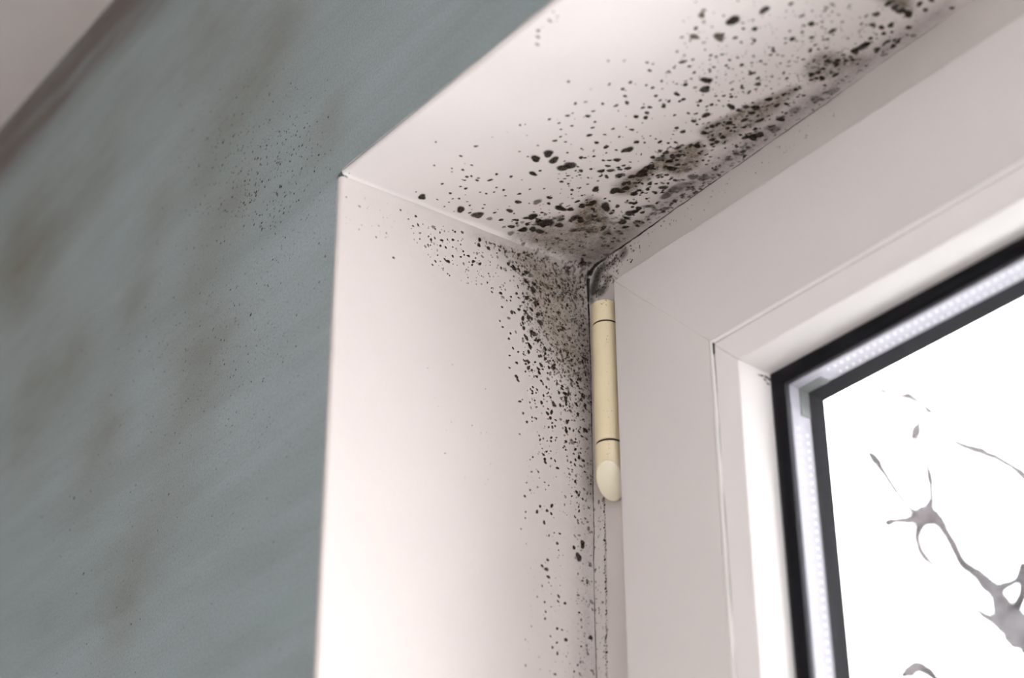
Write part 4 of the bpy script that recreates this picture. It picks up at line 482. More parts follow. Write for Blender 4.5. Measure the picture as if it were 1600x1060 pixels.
1573,-826,47,1 1417,-638,71,1 1410,-568,75,1 1647,-751,96,1 1621,-759,70,1 1574,-726,61,1 1677,-598,103,1 1431,-627,80,1 1527,-672,80,1 1505,-506,37,0
1627,-776,35,1 1648,-826,75,0 1486,-563,68,1 1506,-782,61,0 1551,-620,61,1 1543,-794,30,3 1486,-771,30,1 1468,-645,33,0 1487,-658,30,1 1564,-697,34,1
1447,-724,43,1 1410,-553,46,0 1604,-603,45,3 1606,-612,30,1 1525,-779,91,1 1446,-563,90,1 1514,-780,33,1 1684,-624,31,3 1456,-655,33,1 1612,-560,91,1
1652,-515,82,3 1514,-828,92,1 1449,-551,68,0 1626,-825,31,1 1426,-660,90,1 1471,-787,50,1 1474,-532,32,0 1569,-620,76,0 1546,-762,33,3 1560,-590,85,1
1421,-607,67,0 1373,-612,32,0 1498,-783,65,0 1506,-698,32,1 1503,-752,35,0 1517,-866,30,0 1467,-827,59,1 1581,-1241,31,1 1599,-998,31,1 1673,-749,57,1
1680,-1132,67,1 1595,-1241,32,1 1647,-1213,41,1 1597,-1012,30,1 1641,-898,39,1 1565,-927,82,1 1523,-1229,45,0 1622,-759,31,1 1543,-1332,42,1 1653,-1327,60,1
1656,-1186,32,1 1654,-1070,51,0 1668,-1411,37,0 1665,-935,31,1 1632,-841,77,1 1561,-1355,30,1 1599,-984,75,0 1516,-1226,45,1 1542,-880,46,1 1496,-1038,69,1
1604,-718,30,1 1646,-1252,30,1 1656,-1155,66,1 1571,-1055,75,0 1674,-1272,58,0 1603,-1373,33,1 1515,-1182,77,1 1594,-805,30,0 1633,-730,31,1 1451,-800,34,1
1557,-1350,33,1 1645,-1367,30,0 1639,-1380,85,1 1675,-743,88,1 1683,-758,30,1 1589,-882,31,1 1602,-797,80,1 1507,-996,61,0 1520,-867,30,1 1547,-1226,56,0
1557,-993,31,0 1641,-762,34,1 1630,-1023,30,0 1583,-1280,33,1 1648,-948,31,1 1561,-1128,69,1 1584,-1053,65,1 1542,-1204,32,0 1677,-1250,76,1 1508,-987,31,1
1611,-1111,31,0 1506,-816,38,1 1492,-957,50,1 1684,-774,50,0 1572,-1279,58,1 1552,-856,67,1 1655,-884,38,1 1587,-1075,31,1 1484,-781,31,1 1567,-892,42,1
1473,-909,38,1 1623,-714,54,1 1572,-925,31,1 1469,-952,91,1 1514,-1157,53,1 1562,-768,32,1 1583,-968,34,1 1495,-1084,44,1 1645,-1008,77,1 1677,-788,88,1
1527,-1278,32,0 1594,-711,76,1 1677,-1154,56,1 1494,-1103,57,0 1596,-974,42,0 1614,-1144,83,1 1592,-1065,34,1 1618,-1006,89,0 1672,-945,43,0 1675,-1029,32,1
1665,-1260,31,1 1500,-964,35,1 1612,-911,30,1 1631,-1118,30,1 1632,-1003,35,1 1681,-982,32,1 1648,-966,33,1 1569,-871,49,1 1575,-1012,32,1 1601,-1186,87,1
1500,-883,70,1 1578,-1408,61,1 1596,-1262,31,1 1532,-987,85,0 1645,-700,89,1 1514,-944,64,1 1572,-1254,85,1 1663,-684,41,0 1659,-1414,65,0 1514,-869,36,1
1527,-745,83,1 1611,-954,49,0 1472,-921,33,0 1593,-1115,67,1 1529,-1257,87,1 1681,-985,44,1 1635,-749,93,1 1519,-744,91,1 1630,-901,87,0 1605,-952,40,0
1572,-803,31,1 1599,-1051,43,1 1533,-836,55,0 1553,-905,48,1 1605,-1109,65,0 1501,-1107,52,1 1660,-1012,48,1 1622,-884,39,1 1474,-823,69,1 1578,-975,32,0
1601,-1041,48,1 1577,-1037,56,1 1632,-972,82,0 1607,-1248,43,1 1655,-1240,52,1 1533,-1427,43,1 1604,-965,33,1 1515,-1024,81,1 1574,-766,30,0 1558,-992,70,1
1655,-1242,70,1 1562,-1089,35,1 1514,-1007,33,1 1661,-1280,38,1 1561,-984,69,1 1530,-1297,31,1 1597,-1342,81,1 1632,-850,85,1 1638,-910,42,0 1585,-1075,34,1
1495,-807,35,1 1590,-983,52,1 1643,-1089,35,0 1581,-1197,36,1 1617,-1376,79,0 1593,-888,87,1 1673,-892,39,1 1660,-1099,40,1 1511,-1278,29,1 1543,-1052,46,1
1636,-958,53,0 1658,-1358,29,1 1489,-834,81,1 1653,-1012,59,0 1574,-1380,58,1 1489,-892,30,1 1612,-911,35,1 1605,-989,44,0 1649,-1337,54,0 1618,-774,53,0
1620,-1221,32,1 1527,-938,59,0 1572,-1036,58,0 1487,-764,66,0 1621,-831,39,1 1615,-859,31,0 1546,-1238,66,1 1512,-1121,34,0 1605,-742,81,0 1503,-988,72,0
1518,-885,45,0 1591,-875,63,1 1589,-1430,63,0 1674,-1283,31,1 1659,-969,57,1 1575,-754,31,1 1549,-931,47,0 1685,-775,57,0 1556,-1129,52,1 1481,-815,57,0
1682,-774,32,1 1659,-1164,41,1 1610,-1082,69,1 1661,-829,32,1 1628,-1430,42,1 1572,-1297,75,1 1594,-780,31,0 1676,-826,30,0 1583,-847,32,0 1477,-981,34,1
1563,-1323,37,1 1508,-1160,33,1 1583,-896,43,0 1506,-832,79,0 1521,-1321,29,0 1589,-1145,49,1 1550,-1283,55,1 1665,-1061,73,1 1524,-1260,47,1 1509,-1070,84,1
1672,-759,92,1 1578,-908,46,1 1615,-1188,76,1 1466,-916,31,1 1677,-919,93,1 1542,-1381,63,0 1635,-1212,73,0 1533,-876,91,1 1682,-1242,31,1 1631,-1178,82,1
1507,-994,78,1 1673,-935,43,1 1663,-992,32,1 1570,-1161,89,0 1507,-792,55,1 1588,-1366,85,1 1673,-1329,50,0 1503,-1122,63,0 1672,-838,79,1 1678,-1225,88,1
1530,-1075,68,1 1607,-841,30,1 1601,-858,32,1 1657,-833,56,1 1606,-964,66,1 1494,-780,70,1 1568,-1101,78,0 1490,-804,33,1 1591,-884,85,1 1681,-839,58,1
1576,-772,54,0 1647,-1226,36,1 1580,-974,48,1 1670,-948,93,1 1261,-838,65,0 1313,-837,28,0 1263,-950,70,1 1240,-853,35,0 1257,-699,55,0 1254,-732,60,1
1262,-539,27,0 1316,-479,38,0 1249,-682,68,0 1202,-341,41,0 1288,-1001,51,0 1266,-462,40,1 1343,-769,26,0 1200,-465,69,0 1270,-846,55,0 1286,-428,27,0
1312,-899,27,1 1160,-128,30,1 1277,-731,34,0 1300,-585,26,1 1215,-367,46,0 1212,-542,57,0 1210,-264,61,0 1290,-717,38,0 1312,-996,28,1 1374,-828,52,0
1334,-693,27,1 1287,-747,55,1 1370,-847,29,1 1226,-593,27,0 1348,-455,27,1 1336,-761,63,0 1312,-743,27,0 1296,-935,63,1 1371,-616,65,0 1240,-426,52,0
1255,-759,36,0 1337,-605,70,0 1362,-543,31,0 1269,-507,64,0 1304,-931,48,0 1240,-338,63,0 1203,-201,44,0 1308,-1078,37,1 1289,-897,65,0 1218,-624,55,0
1352,-869,40,0 1215,-638,61,0 1324,-433,28,1 1255,-565,67,0 1285,-756,49,0 1311,-592,52,0 1374,-875,45,0 1259,-613,26,0 1320,-1096,63,0 1296,-373,27,0
1405,-820,40,1 1211,-257,57,0 1334,-735,28,0 1176,-229,66,0 1308,-451,53,0 1404,-858,39,0 1282,-681,46,1 1352,-687,45,1 1245,-319,26,0 1341,-645,26,0
1379,-700,62,0 1308,-830,27,0 1192,-185,50,0 1311,-476,50,0 1220,-647,32,0 1350,-498,30,0 1313,-1205,31,0 1333,-507,36,0 1375,-1169,43,0 1306,-831,38,0
1231,-610,26,1 1292,-915,42,0 1367,-583,63,0 1235,-566,26,0 1340,-523,73,0 1301,-523,62,0 1243,-389,32,0 1353,-1192,25,0 1228,-741,65,0 1314,-734,26,0
1329,-1111,42,1 1284,-884,30,1 1348,-913,51,0 1305,-374,39,0 1343,-1192,54,1 1358,-1029,36,0 1328,-1144,41,1 1391,-836,33,0 1175,-222,41,1 1228,-640,44,0
1358,-668,39,0 1198,-293,27,0 1348,-1104,61,0 1309,-686,33,0 1352,-1102,26,1 1414,-1039,27,0 1190,-302,36,0 1322,-457,33,0 1358,-1181,33,0 1347,-778,72,0
1234,-563,52,0 1381,-918,70,0 1221,-635,34,0 1244,-559,55,0 1337,-959,43,1 1266,-589,52,0 1273,-771,27,1 1355,-1041,33,1 1375,-1110,44,0 1195,-454,43,0
1237,-277,26,1 1205,-337,30,0 1299,-1002,69,0 1213,-417,27,0 1238,-625,26,1 1382,-977,68,1 1390,-1136,29,0 1380,-842,37,0 1353,-528,60,0 1229,-364,58,0
1370,-634,43,1 1346,-687,65,0 1270,-1004,64,0 1271,-895,59,1 1429,-1226,23,1 1413,-1494,23,1 1314,-2386,40,1 1345,-1961,22,1 1345,-2093,34,1 1412,-2029,20,0
1486,-1624,21,1 1261,-2174,46,0 1495,-1491,23,0 1534,-1369,23,0 1474,-1378,26,1 1344,-1573,21,1 1360,-1805,48,1 1242,-1354,21,0 1492,-1441,43,1 1530,-1959,23,0
1387,-1181,34,0 1463,-1938,21,1 1303,-2011,20,0 1396,-1251,54,1 1457,-1491,23,1 1384,-1723,25,1 1258,-1255,48,0 1412,-1475,21,0 1502,-2257,45,1 1395,-2037,40,0
1245,-1895,22,1 1237,-1268,21,1 1514,-2309,41,1 1229,-1738,48,1 1453,-1740,38,1 1368,-1654,32,0 1239,-1386,24,0 1410,-1647,21,0 1435,-1301,32,0 1423,-1841,20,1
1397,-1922,50,1 1508,-1499,27,0 1336,-1521,21,1 1484,-2359,20,0 1484,-1484,21,1 1339,-1195,23,0 1380,-2379,29,0 1284,-1439,23,0 1494,-1631,21,1 1482,-1489,23,1
1416,-2324,26,0 1491,-1449,51,1 1505,-2216,25,1 1422,-2053,21,1 1415,-1315,21,1 1237,-2262,26,0 1450,-1712,45,0 1300,-1298,29,0 1240,-2300,29,1 1451,-2017,36,1
1459,-1856,20,0 1304,-2005,51,0 1383,-1366,49,0 1373,-1629,22,1 1491,-2277,42,0 1534,-1412,40,1 1538,-2190,21,1 1323,-1528,22,1 1321,-1342,35,0 1484,-2382,20,1
1417,-1539,29,0 1411,-2243,20,1 1250,-1591,20,1 1480,-2140,21,1 1446,-1137,21,1 1493,-1263,29,1 1480,-1732,40,1 1267,-1355,22,1 1425,-1461,23,0 1497,-1405,25,1
1463,-1794,30,1 1398,-1966,38,1 1537,-2372,33,0 1296,-1820,21,1 1260,-2066,28,1 1428,-1872,20,0 1438,-1160,22,0 1507,-2336,20,1 1382,-1908,42,0 1282,-1973,20,0
1465,-2310,31,1 1337,-1513,26,1 1429,-1871,20,1 1362,-1396,39,0 1265,-1445,38,1 1407,-1244,22,1 1262,-2121,21,1 1289,-1806,20,1 1281,-1370,21,1 1322,-1866,24,1
1308,-2324,46,1 1320,-1192,46,1 1285,-1904,22,1 1499,-2143,34,1 1445,-1755,38,1 1250,-1297,21,0 1419,-1665,23,0 1223,-1857,20,1 1458,-1904,36,0 1474,-2268,20,0
1353,-1493,21,0 1302,-2422,21,1 1442,-2257,24,0 1261,-1863,30,1 1594,-1773,30,1 1644,-1820,32,2 1616,-2140,51,1 1631,-1902,29,2 1616,-1938,62,2 1667,-1554,60,1
1653,-1659,29,2 1640,-1827,50,2 1669,-1569,31,2 1602,-1707,55,2 1616,-2316,42,2 1673,-1398,37,1 1581,-1616,49,1 1662,-1868,30,2 1642,-1633,48,1 1583,-1925,67,1
1656,-1497,42,1 1595,-2057,80,1 1576,-2034,29,2 1569,-1450,39,1 1612,-1511,69,1 1645,-2064,32,1 1571,-1712,39,1 1597,-2099,44,1 1623,-1517,47,1 1655,-1723,45,1
1680,-1547,82,1 1580,-2348,86,1 1577,-1701,38,1 1650,-2119,35,1 1675,-2326,82,1 1668,-2313,79,1 1596,-1708,76,2 1572,-1946,29,2 1600,-2026,38,2 1608,-1636,62,1
1630,-1574,33,1 1580,-2242,37,1 1649,-1498,59,1 1593,-2308,28,1 1616,-1823,59,1 1597,-1763,31,2 1575,-2122,29,1 1602,-2281,70,1 1561,-1602,82,2 1606,-1671,69,1
1653,-2026,31,1 1574,-1912,43,2 1595,-2355,38,2 1658,-1845,45,1 1642,-1857,45,1 1581,-1808,67,1 1647,-2144,82,2 1594,-2174,35,1 1572,-2164,41,1 1673,-1827,57,1
1664,-2189,33,1 1564,-1551,33,2 1672,-1455,40,1 1658,-2311,63,1 1673,-1681,59,1 1591,-1422,31,2 1614,-2254,36,1 1602,-1494,37,1 1646,-1972,50,1 1633,-2208,84,2
1585,-1654,48,1 1590,-1523,58,1 1568,-1704,29,1 1666,-1635,32,1 1603,-1952,43,1 1607,-1496,30,2 1642,-2033,42,2 1579,-1895,29,1 1575,-2084,41,1 1617,-1742,45,1
1662,-2277,30,1 1610,-1839,77,1 1592,-1413,50,1 1662,-1852,30,1 1654,-1961,55,2 1592,-1590,89,2 1586,-2264,46,1 1611,-1652,29,1 1630,-2186,87,2 1563,-1724,63,1
1635,-1482,76,1 1598,-2094,48,2 1662,-1741,62,1 1570,-1976,40,1 1607,-2216,28,2 1566,-1962,38,2 1634,-1947,58,2 1663,-2148,51,2 1674,-1981,76,1 1649,-1422,30,1
1665,-2153,48,1 1619,-2124,55,1 1656,-1564,31,2 1595,-2044,28,2 1625,-1413,42,2 1651,-2204,39,1 1590,-1703,38,2 1643,-1844,63,1 1582,-1945,45,1 1653,-1957,29,1
1623,-1855,49,1 1585,-2285,84,1 1631,-1816,34,2 1574,-1928,64,1 826,-1495,22,1 977,-1455,21,0 869,-1183,39,0 959,-1489,30,1 702,-1265,25,1 580,-947,41,1
839,-1268,20,1 651,-1145,23,0 697,-1398,43,0 927,-1207,42,1 963,-1193,21,0 627,-1103,26,1 994,-1362,24,0 959,-938,31,0 733,-1208,34,1 739,-871,30,0"""
SPOTS_WALL = """-2894,-766,105,0 -2899,-975,73,0 -2617,-1350,100,0 -1917,-1877,65,0 -2820,-1896,59,0 -2048,-1001,59,0 -1619,-1218,66,0 -108,-447,71,0 -154,-579,66,0
-851,-441,93,0 -807,832,69,0 -604,632,58,0 -879,565,73,0 -685,679,68,0 -2128,10,72,0 -1443,745,46,0 -375,-79,50,0 -1057,937,48,1 -867,552,49,0 -990,513,47,0
-914,456,56,0 -1752,1520,44,1 -199,-4,50,0 -1224,704,55,0 -496,543,68,0 -760,190,56,0 -621,105,62,0 -680,488,62,1 -1081,933,41,0 -1240,436,50,0 -781,-319,42,1
-762,684,39,0 -1744,1133,48,1 -795,528,40,0 -1165,832,69,0 -949,390,53,0 -1646,682,57,0 -551,816,43,1 -801,73,42,0 -457,423,38,0 -460,-104,37,0 -1031,472,44,0
-540,249,38,0 -716,825,39,0 -1423,725,48,0 -1271,1072,67,0 -1606,1158,50,0 -1085,529,40,0 -1445,1065,44,0 -473,140,62,0 -678,153,71,1 -1009,591,53,0
-1312,857,60,0 -1280,857,41,0 -792,399,39,1 -368,265,37,0 -768,744,42,0 -620,554,41,0 -677,655,40,0 -538,642,56,0 -1660,858,58,0 -670,367,39,0 -312,321,37,0
-669,455,56,0 -1519,634,52,1 -1562,1345,83,1 -990,519,57,0 -1480,989,42,0 -1107,651,41,0 -1185,613,53,0 -761,624,40,0 -680,447,49,1 -762,223,53,0 -600,576,40,0
-1188,573,72,0 -97,-594,48,1 -368,-30,37,1 -1032,331,49,0 -793,1141,41,0 -440,71,58,0 -605,-28,38,1 -813,583,47,1 -232,-241,53,1 -1743,1502,43,0 -839,196,71,0
-1935,1211,48,0 -490,270,42,0 -643,576,74,1 -1026,447,45,0 -803,692,40,0 -329,801,40,1 -378,554,46,0 -995,809,42,0 -668,639,59,1 -696,214,57,0 -542,492,40,0
-963,258,42,0 -805,696,39,0 -611,106,38,0 -709,491,69,1 -866,432,39,1 -686,72,45,0 -835,642,42,1 -453,443,62,0 -503,73,74,1 -1013,157,42,0 -900,361,82,0
-1154,814,41,0 -1542,585,42,0 -302,-88,58,1 -838,1042,47,0 -486,564,52,0 -1436,914,73,1 -873,381,49,0 -777,75,38,0 -259,-19,45,1 -893,695,72,0 -1341,508,56,0
-839,1034,67,0 -1910,1433,44,0 -210,675,38,0 -394,-150,39,0 -2015,1675,80,1 -606,578,58,0 -1133,746,40,0 -1039,386,81,0 -737,233,43,0 -843,712,42,1
-1148,1082,72,0 -572,605,57,1 -421,239,41,0 -1608,633,42,0 -997,859,50,0 -1636,1202,51,1 -1088,493,41,1 -1461,1025,42,1 -969,395,49,1 -909,202,48,0
-570,168,38,1 -661,28,49,0 -1796,1347,67,0 -1413,1078,44,0 -1396,402,40,0 -595,964,60,0 -1650,700,43,1 -631,367,39,0 -1123,590,40,1 -354,519,47,1 -900,1036,55,1
-1178,869,55,0 -1159,1073,42,1 -783,596,46,1 -1041,509,40,0 -201,-52,39,0 -312,351,69,1 -809,182,57,0 -638,350,43,0 -1662,1014,62,1 -1364,790,51,0
-1587,674,73,0 -657,783,39,0 -657,473,43,0 -349,520,39,0 -609,27,38,1 -343,416,42,0 -1052,897,42,0 -967,378,40,0 -1609,371,58,0 -1256,453,74,0 -569,176,72,0
-1104,1257,51,0 -760,106,38,0 -1723,1080,56,0 -1148,478,42,0 -570,98,59,0 -881,419,39,1 -707,56,58,0 -1121,979,41,0 -631,172,57,1 -223,-84,39,0 -512,618,47,0
-659,238,72,0 -449,-107,48,1 -340,425,40,0 -1435,1035,51,0 -556,-93,38,0 -1501,632,42,0 -1287,1277,65,1 -1439,952,43,0 -806,369,74,0 -1105,642,70,0
-918,440,66,1 -1506,1046,43,0 -653,-191,61,0 -826,119,46,0 -820,661,80,0 -559,338,39,0 -1489,594,67,1 -1283,855,44,0 -221,-139,36,0 -1454,587,56,0
-1428,994,56,1 -518,177,42,0 -910,528,46,0 -1269,937,65,0 -1231,481,43,1 -1161,167,42,0 -543,394,66,0 -530,-228,37,0 -1023,1272,70,1 -595,154,46,0
-1126,454,51,1 -1406,1164,46,1 -364,100,75,1 -1534,706,65,0 -905,380,71,0 -1104,715,50,0 -1708,422,52,0 -673,523,44,0 -1253,1136,71,0 -817,428,39,1
-1279,995,48,0 -1275,236,66,0 -1200,685,48,0 -1021,364,55,0 -789,954,63,0 -995,412,40,0 -419,252,43,1 -1838,751,42,1 -270,173,76,0 -1363,705,47,0
-1244,1261,72,0 -1041,488,43,1 -1058,897,53,0 -809,269,43,0 -652,48,45,0 -1305,834,41,1 -319,-99,51,0 -1093,361,47,0 -552,449,42,1 -1048,515,41,0 -579,722,52,0
-975,581,73,1 -988,1113,55,1 -533,-52,38,1 -607,61,41,0 -632,442,44,1 -1475,621,41,0 -1766,726,43,0 -1005,764,49,1 -507,308,58,0 -331,118,47,0 -602,717,40,1
-695,1134,49,0 -1040,567,40,1 -720,141,47,0 -517,875,40,0 -630,652,47,0 -547,-392,54,0 -1080,757,63,0 -1066,377,41,1 -918,333,47,0 -1174,398,41,0 -408,270,73,0
-965,350,81,0 -408,542,72,0 -581,66,38,1 -924,625,76,1 -923,231,45,1 -667,252,62,0 -529,429,70,0 -1238,265,48,1 -916,339,44,1 -1736,776,44,1 -1175,366,42,0
-422,701,40,0 -604,354,54,1 -157,135,37,0 -372,389,50,0 -1361,1017,48,0 -1163,402,40,1 -702,-243,46,0 -1006,414,41,0 -1914,1168,46,0 -929,454,39,0 -556,176,40,0
-308,297,54,0 -452,448,46,1 -1049,1034,55,0 -913,627,83,0 -1336,583,69,1 -1170,712,79,1 -1132,641,83,1 -693,269,41,0 -1071,887,45,0 -982,710,78,0 -379,475,41,0
-1070,712,43,0 -870,1121,57,0 -1492,1370,46,0 -632,282,65,0 -117,223,60,1 -455,195,58,0 -1072,859,41,1 -342,205,37,1 -606,136,50,0 -1014,285,40,0 -584,637,46,0
-219,309,38,0 -678,92,43,0 -520,560,44,1 -1276,459,49,0 -809,128,72,0 -1110,813,58,0 -699,433,53,1 -638,560,46,0 -159,466,68,0 -1365,1001,87,0 -1563,931,51,1
-1277,798,41,0 -810,106,74,1 -1407,1110,72,1 -687,183,38,0 -1470,1459,67,0 -882,517,43,1 -1160,1287,85,1 -1225,426,70,1 -479,408,50,0 -885,436,40,1 -417,67,70,0
-568,203,41,1 -665,419,53,1 -1411,534,41,0 -995,892,44,0 -1714,663,86,1 -1154,909,58,1 -818,843,40,0 -290,121,37,1 -516,44,39,0 -579,205,53,0 -1800,1064,80,1
-698,833,60,1 -724,-15,42,1 -1242,656,40,1 -1013,216,70,0 -800,85,79,0 -1000,495,52,0 -1693,913,57,0 -1019,363,64,0 -1174,940,54,0 -329,-108,53,1 -1046,782,41,0
-1089,384,53,0 -517,675,39,0 -747,765,40,1 -441,367,38,0 -620,266,68,0 -240,-270,44,1 -666,527,50,0 -475,85,39,0 -671,207,38,0 -473,-274,41,0 -661,683,42,1
-913,530,45,1 -1581,242,41,0 -601,618,39,0 -1656,991,82,0 -1025,432,55,0 -468,-39,37,1 -1014,572,56,0 -571,67,75,0 -688,466,65,0 -1224,976,65,0 -1288,351,70,1
-699,376,53,0 -1374,1002,73,0 -1218,671,40,1 -920,395,72,0 -678,135,38,0 -216,397,45,0 -1471,875,74,0 -1124,803,60,0 -842,698,44,0 -815,816,48,0 -507,454,61,0
-1391,837,43,0 -796,517,50,0 -648,-27,54,0 -321,21,37,1 -357,717,64,1 -978,408,67,1 -895,963,40,1 -476,-329,37,1 -1345,823,86,0 -1279,534,43,0 -235,260,77,0
-855,869,44,0 -652,-587,67,1 -465,212,39,0 -505,267,38,0 -787,712,46,1 -1687,1487,52,0 -895,163,75,0 -1313,526,77,0 -641,904,48,1 -927,721,40,0 -652,225,70,1
-660,264,50,1 -1014,649,41,0 -1146,945,60,0 -567,-147,61,1 -949,357,62,0 -1325,281,73,1 -114,-337,39,0 -1009,459,48,0 -877,225,55,0 -352,298,55,0
-1841,1182,43,0 -1434,1140,63,0 -539,902,50,0 -501,219,38,1 -418,354,57,0 -450,506,58,0 -238,225,52,1 -1097,663,42,0 -842,425,81,0 -900,512,76,0 -1313,781,44,1
-897,388,79,0 -830,830,49,1 -1527,188,50,1 -1189,611,41,1 -1175,826,42,0 -1212,830,41,0 -1144,721,49,1 -1074,411,48,0 -1137,548,76,1 -1170,766,40,1
-878,600,69,0 -406,642,46,0 -913,627,48,1 -760,395,39,0 -1578,1154,82,0 -179,-331,63,0 -1095,324,39,0 -769,395,67,0 -658,456,61,1 -814,-263,47,0 -1145,1400,43,0
-747,382,39,1 -535,54,38,1 -700,606,66,0 -800,443,39,1 -1041,295,56,0 -913,485,57,1 -500,672,41,0 -676,411,42,0 -872,736,40,0 -979,418,61,0 -1016,797,51,0
-649,436,77,0 -1410,730,75,1 -299,132,41,1 -813,43,49,1 -890,246,51,0 -610,-218,39,0 -1476,1529,43,1 -1242,974,84,0 -739,536,39,0 -1186,507,83,0 -1484,1306,54,1
-635,274,73,0 -1093,208,39,1 -509,164,64,1 -1267,654,56,0 -191,735,45,0 -616,266,73,0 -719,128,53,0 -877,1,40,0 -255,340,44,0 -1256,857,67,1 -867,454,47,0
-698,653,47,0 -684,505,72,0 -747,443,39,0 -582,476,45,0 -270,202,39,0 -174,233,63,1 -275,505,52,0 -1197,683,46,0 -904,336,45,1 -422,140,42,1 -809,572,63,0
-699,31,38,0 -1154,1045,62,1 -800,130,51,1 -1106,825,58,0 -878,845,42,0 -827,110,60,1 -1440,1234,42,0 -728,706,39,0 -729,142,43,1 -673,101,73,1 -649,15,38,0
-826,641,48,0 -594,20,51,0 -1242,1399,45,0 -948,641,75,0 -545,564,42,0 -712,697,39,0 -1346,1162,56,0 -1065,713,43,1 -913,445,54,0 -1048,543,83,0 -871,414,45,1
-781,-57,46,0 -366,631,48,1 -1259,749,41,0 -1454,1017,64,0 -1033,389,47,0 -130,25,65,1 -109,96,47,0 -361,489,41,0 -848,477,39,1 -419,431,75,0 -528,234,38,1
-1119,340,78,1 -1836,1136,43,1 -1298,54,48,1 -1038,261,40,1 -1144,573,40,1 -722,-318,44,0 -929,859,61,0 -598,437,53,1 -1246,336,42,0 -824,-126,34,0
-1780,-481,27,1 -593,-883,40,0 -1268,-333,57,0 -1811,131,62,0 -780,-344,24,1 -1058,-181,24,1 -129,-649,25,1 -806,-690,24,1 -366,-794,44,1 -1542,-538,26,0
-2028,47,27,0 -914,-853,60,1 -971,-1179,25,1 -1147,-549,24,0 -1742,858,27,0 -367,-1558,29,1 -1171,-83,28,1 -724,-834,23,0 -663,-166,24,0 -1590,368,26,1
-2305,235,33,1 -243,-645,30,1 -1594,-81,30,1 -1897,-128,71,1 -1353,-689,51,1 -1836,-93,28,1 -989,-418,25,1 -1009,-569,33,1 -1062,-922,34,0 -1834,226,27,1
-2181,643,30,1 -1211,-189,45,1 -1086,-545,28,0 -2249,503,41,1 -272,-762,35,1 -967,-729,59,0 -778,-563,23,0 -1382,-116,63,1 -451,-652,23,1 -441,-266,44,1
-1614,-376,38,1 -1990,613,34,0 -1896,-252,28,1 -1869,-91,29,0 -855,-150,42,1 -1086,-49,30,0 -777,-411,35,1 -473,-250,30,1 -2312,89,29,1 -469,-1458,41,1
-1131,-472,56,0 -2352,-492,69,1 -788,-878,43,1 -485,-743,43,0 -754,-804,34,1 -667,-518,34,0 -571,-716,46,1 -1595,-56,26,0 -379,-1253,23,1 -1579,-961,29,0
-1725,-642,25,0 -1058,-1211,24,1 -1310,-398,35,1 -1160,-677,30,0 -1265,-152,25,0 -857,-383,49,1 -876,-467,23,0 -1730,-248,53,1 -820,-481,42,1 -1618,-367,26,1
-1389,-172,25,0 -1349,-634,30,1 -588,-727,30,0 -1056,-729,42,1 -1256,-237,24,0 -442,-627,22,1 -2106,926,60,0 -1097,-566,40,1 -649,-375,29,0 -1742,-90,55,0
-141,-1153,24,1 -1021,-404,60,1 -1899,232,30,0 -1199,-430,29,0 -1353,394,28,0 -335,-1420,22,1 -1419,-937,51,1 -1337,-127,30,1 -1487,758,60,1 -1111,-88,59,1
-1189,-363,50,1 -843,-960,30,1 -182,-1409,47,1 -920,-103,24,1 -1008,-407,24,0 -697,-530,26,0 -1520,-75,25,1 -1116,-391,60,1 -1492,101,32,0 -2556,469,27,1
-1281,-30,27,1 -1025,-750,56,0 -208,-1119,21,1 -1179,-668,36,1 -933,-126,24,1 -563,-165,52,1 -1574,-402,55,1 -610,-195,23,0 -295,-264,32,0 -386,-1059,41,0
-1491,-20,25,1 -3091,1231,32,1 -1723,321,56,0 -2148,66,36,1 -619,-1037,25,1 -1646,-451,40,1 -1780,237,26,1 -1695,-98,51,1 -1095,-828,35,0 -201,-938,22,1
-1291,-693,35,1 -503,-800,46,1 -1433,-20,25,1 -964,-678,24,1 -324,-483,27,1 -760,-754,53,1 -386,-1128,26,1 -1984,513,46,1 -1498,-354,25,1 -2398,1246,29,0
-2017,-231,41,1 -1493,-116,25,1 -1618,-844,49,0 -1709,-279,25,0 -2199,-15,39,1 -1233,228,63,0 -1576,-98,29,1 -1692,247,25,0 -684,-590,23,1 -595,-294,25,1
-1323,-369,36,0 -1665,-891,24,0 -2216,-216,27,1 -1110,-949,46,1 -1031,-174,49,1 -1226,-937,31,1 -465,-544,40,0 -530,-830,47,0 -240,-1190,35,0 -1870,502,27,1
-1343,-433,24,1 -1378,-237,25,1 -2027,-382,48,1 -1516,-634,32,1 -892,-1077,23,1 -619,-1002,22,1 -1545,-936,56,0 -682,-712,36,0 -1667,-831,24,1 -529,-1210,22,1
-372,-312,45,1 -1509,340,46,1 -1965,653,26,0 -414,-484,25,0 -1200,-636,26,0 -943,-534,24,0 -336,-606,32,1 -1324,-165,48,1 -1011,-494,24,1 -1760,-268,28,0
-676,-763,35,0 -748,-1116,54,1 -351,-1041,32,0 -1590,-459,39,0 -1769,337,26,1 -1585,-331,69,1 -840,-738,58,1 -334,-737,22,1 -307,-443,33,1 -1476,-957,25,1
-92,-1490,47,1 -1225,-463,45,1 -1777,-271,27,1 -1386,-569,52,1 -433,-798,47,1 -138,-854,58,1 -2033,396,26,1 -949,-897,23,0 -1199,-303,26,1 -953,-130,62,1
-713,-690,47,1 -2455,850,29,0 -1613,-226,39,1 -1173,-868,59,1 -791,-564,51,0 -1123,-902,33,1 -340,-1438,44,1 -1446,-611,42,0 -1970,14,40,1 -1199,-693,26,1
-1044,-289,60,1 -669,-914,24,1 -998,-663,62,1 -2278,-65,35,0 -2446,-193,36,1 -1187,-309,24,1 -1875,113,26,1 -1329,-809,50,1 -1666,-351,38,0 -366,-1485,46,0
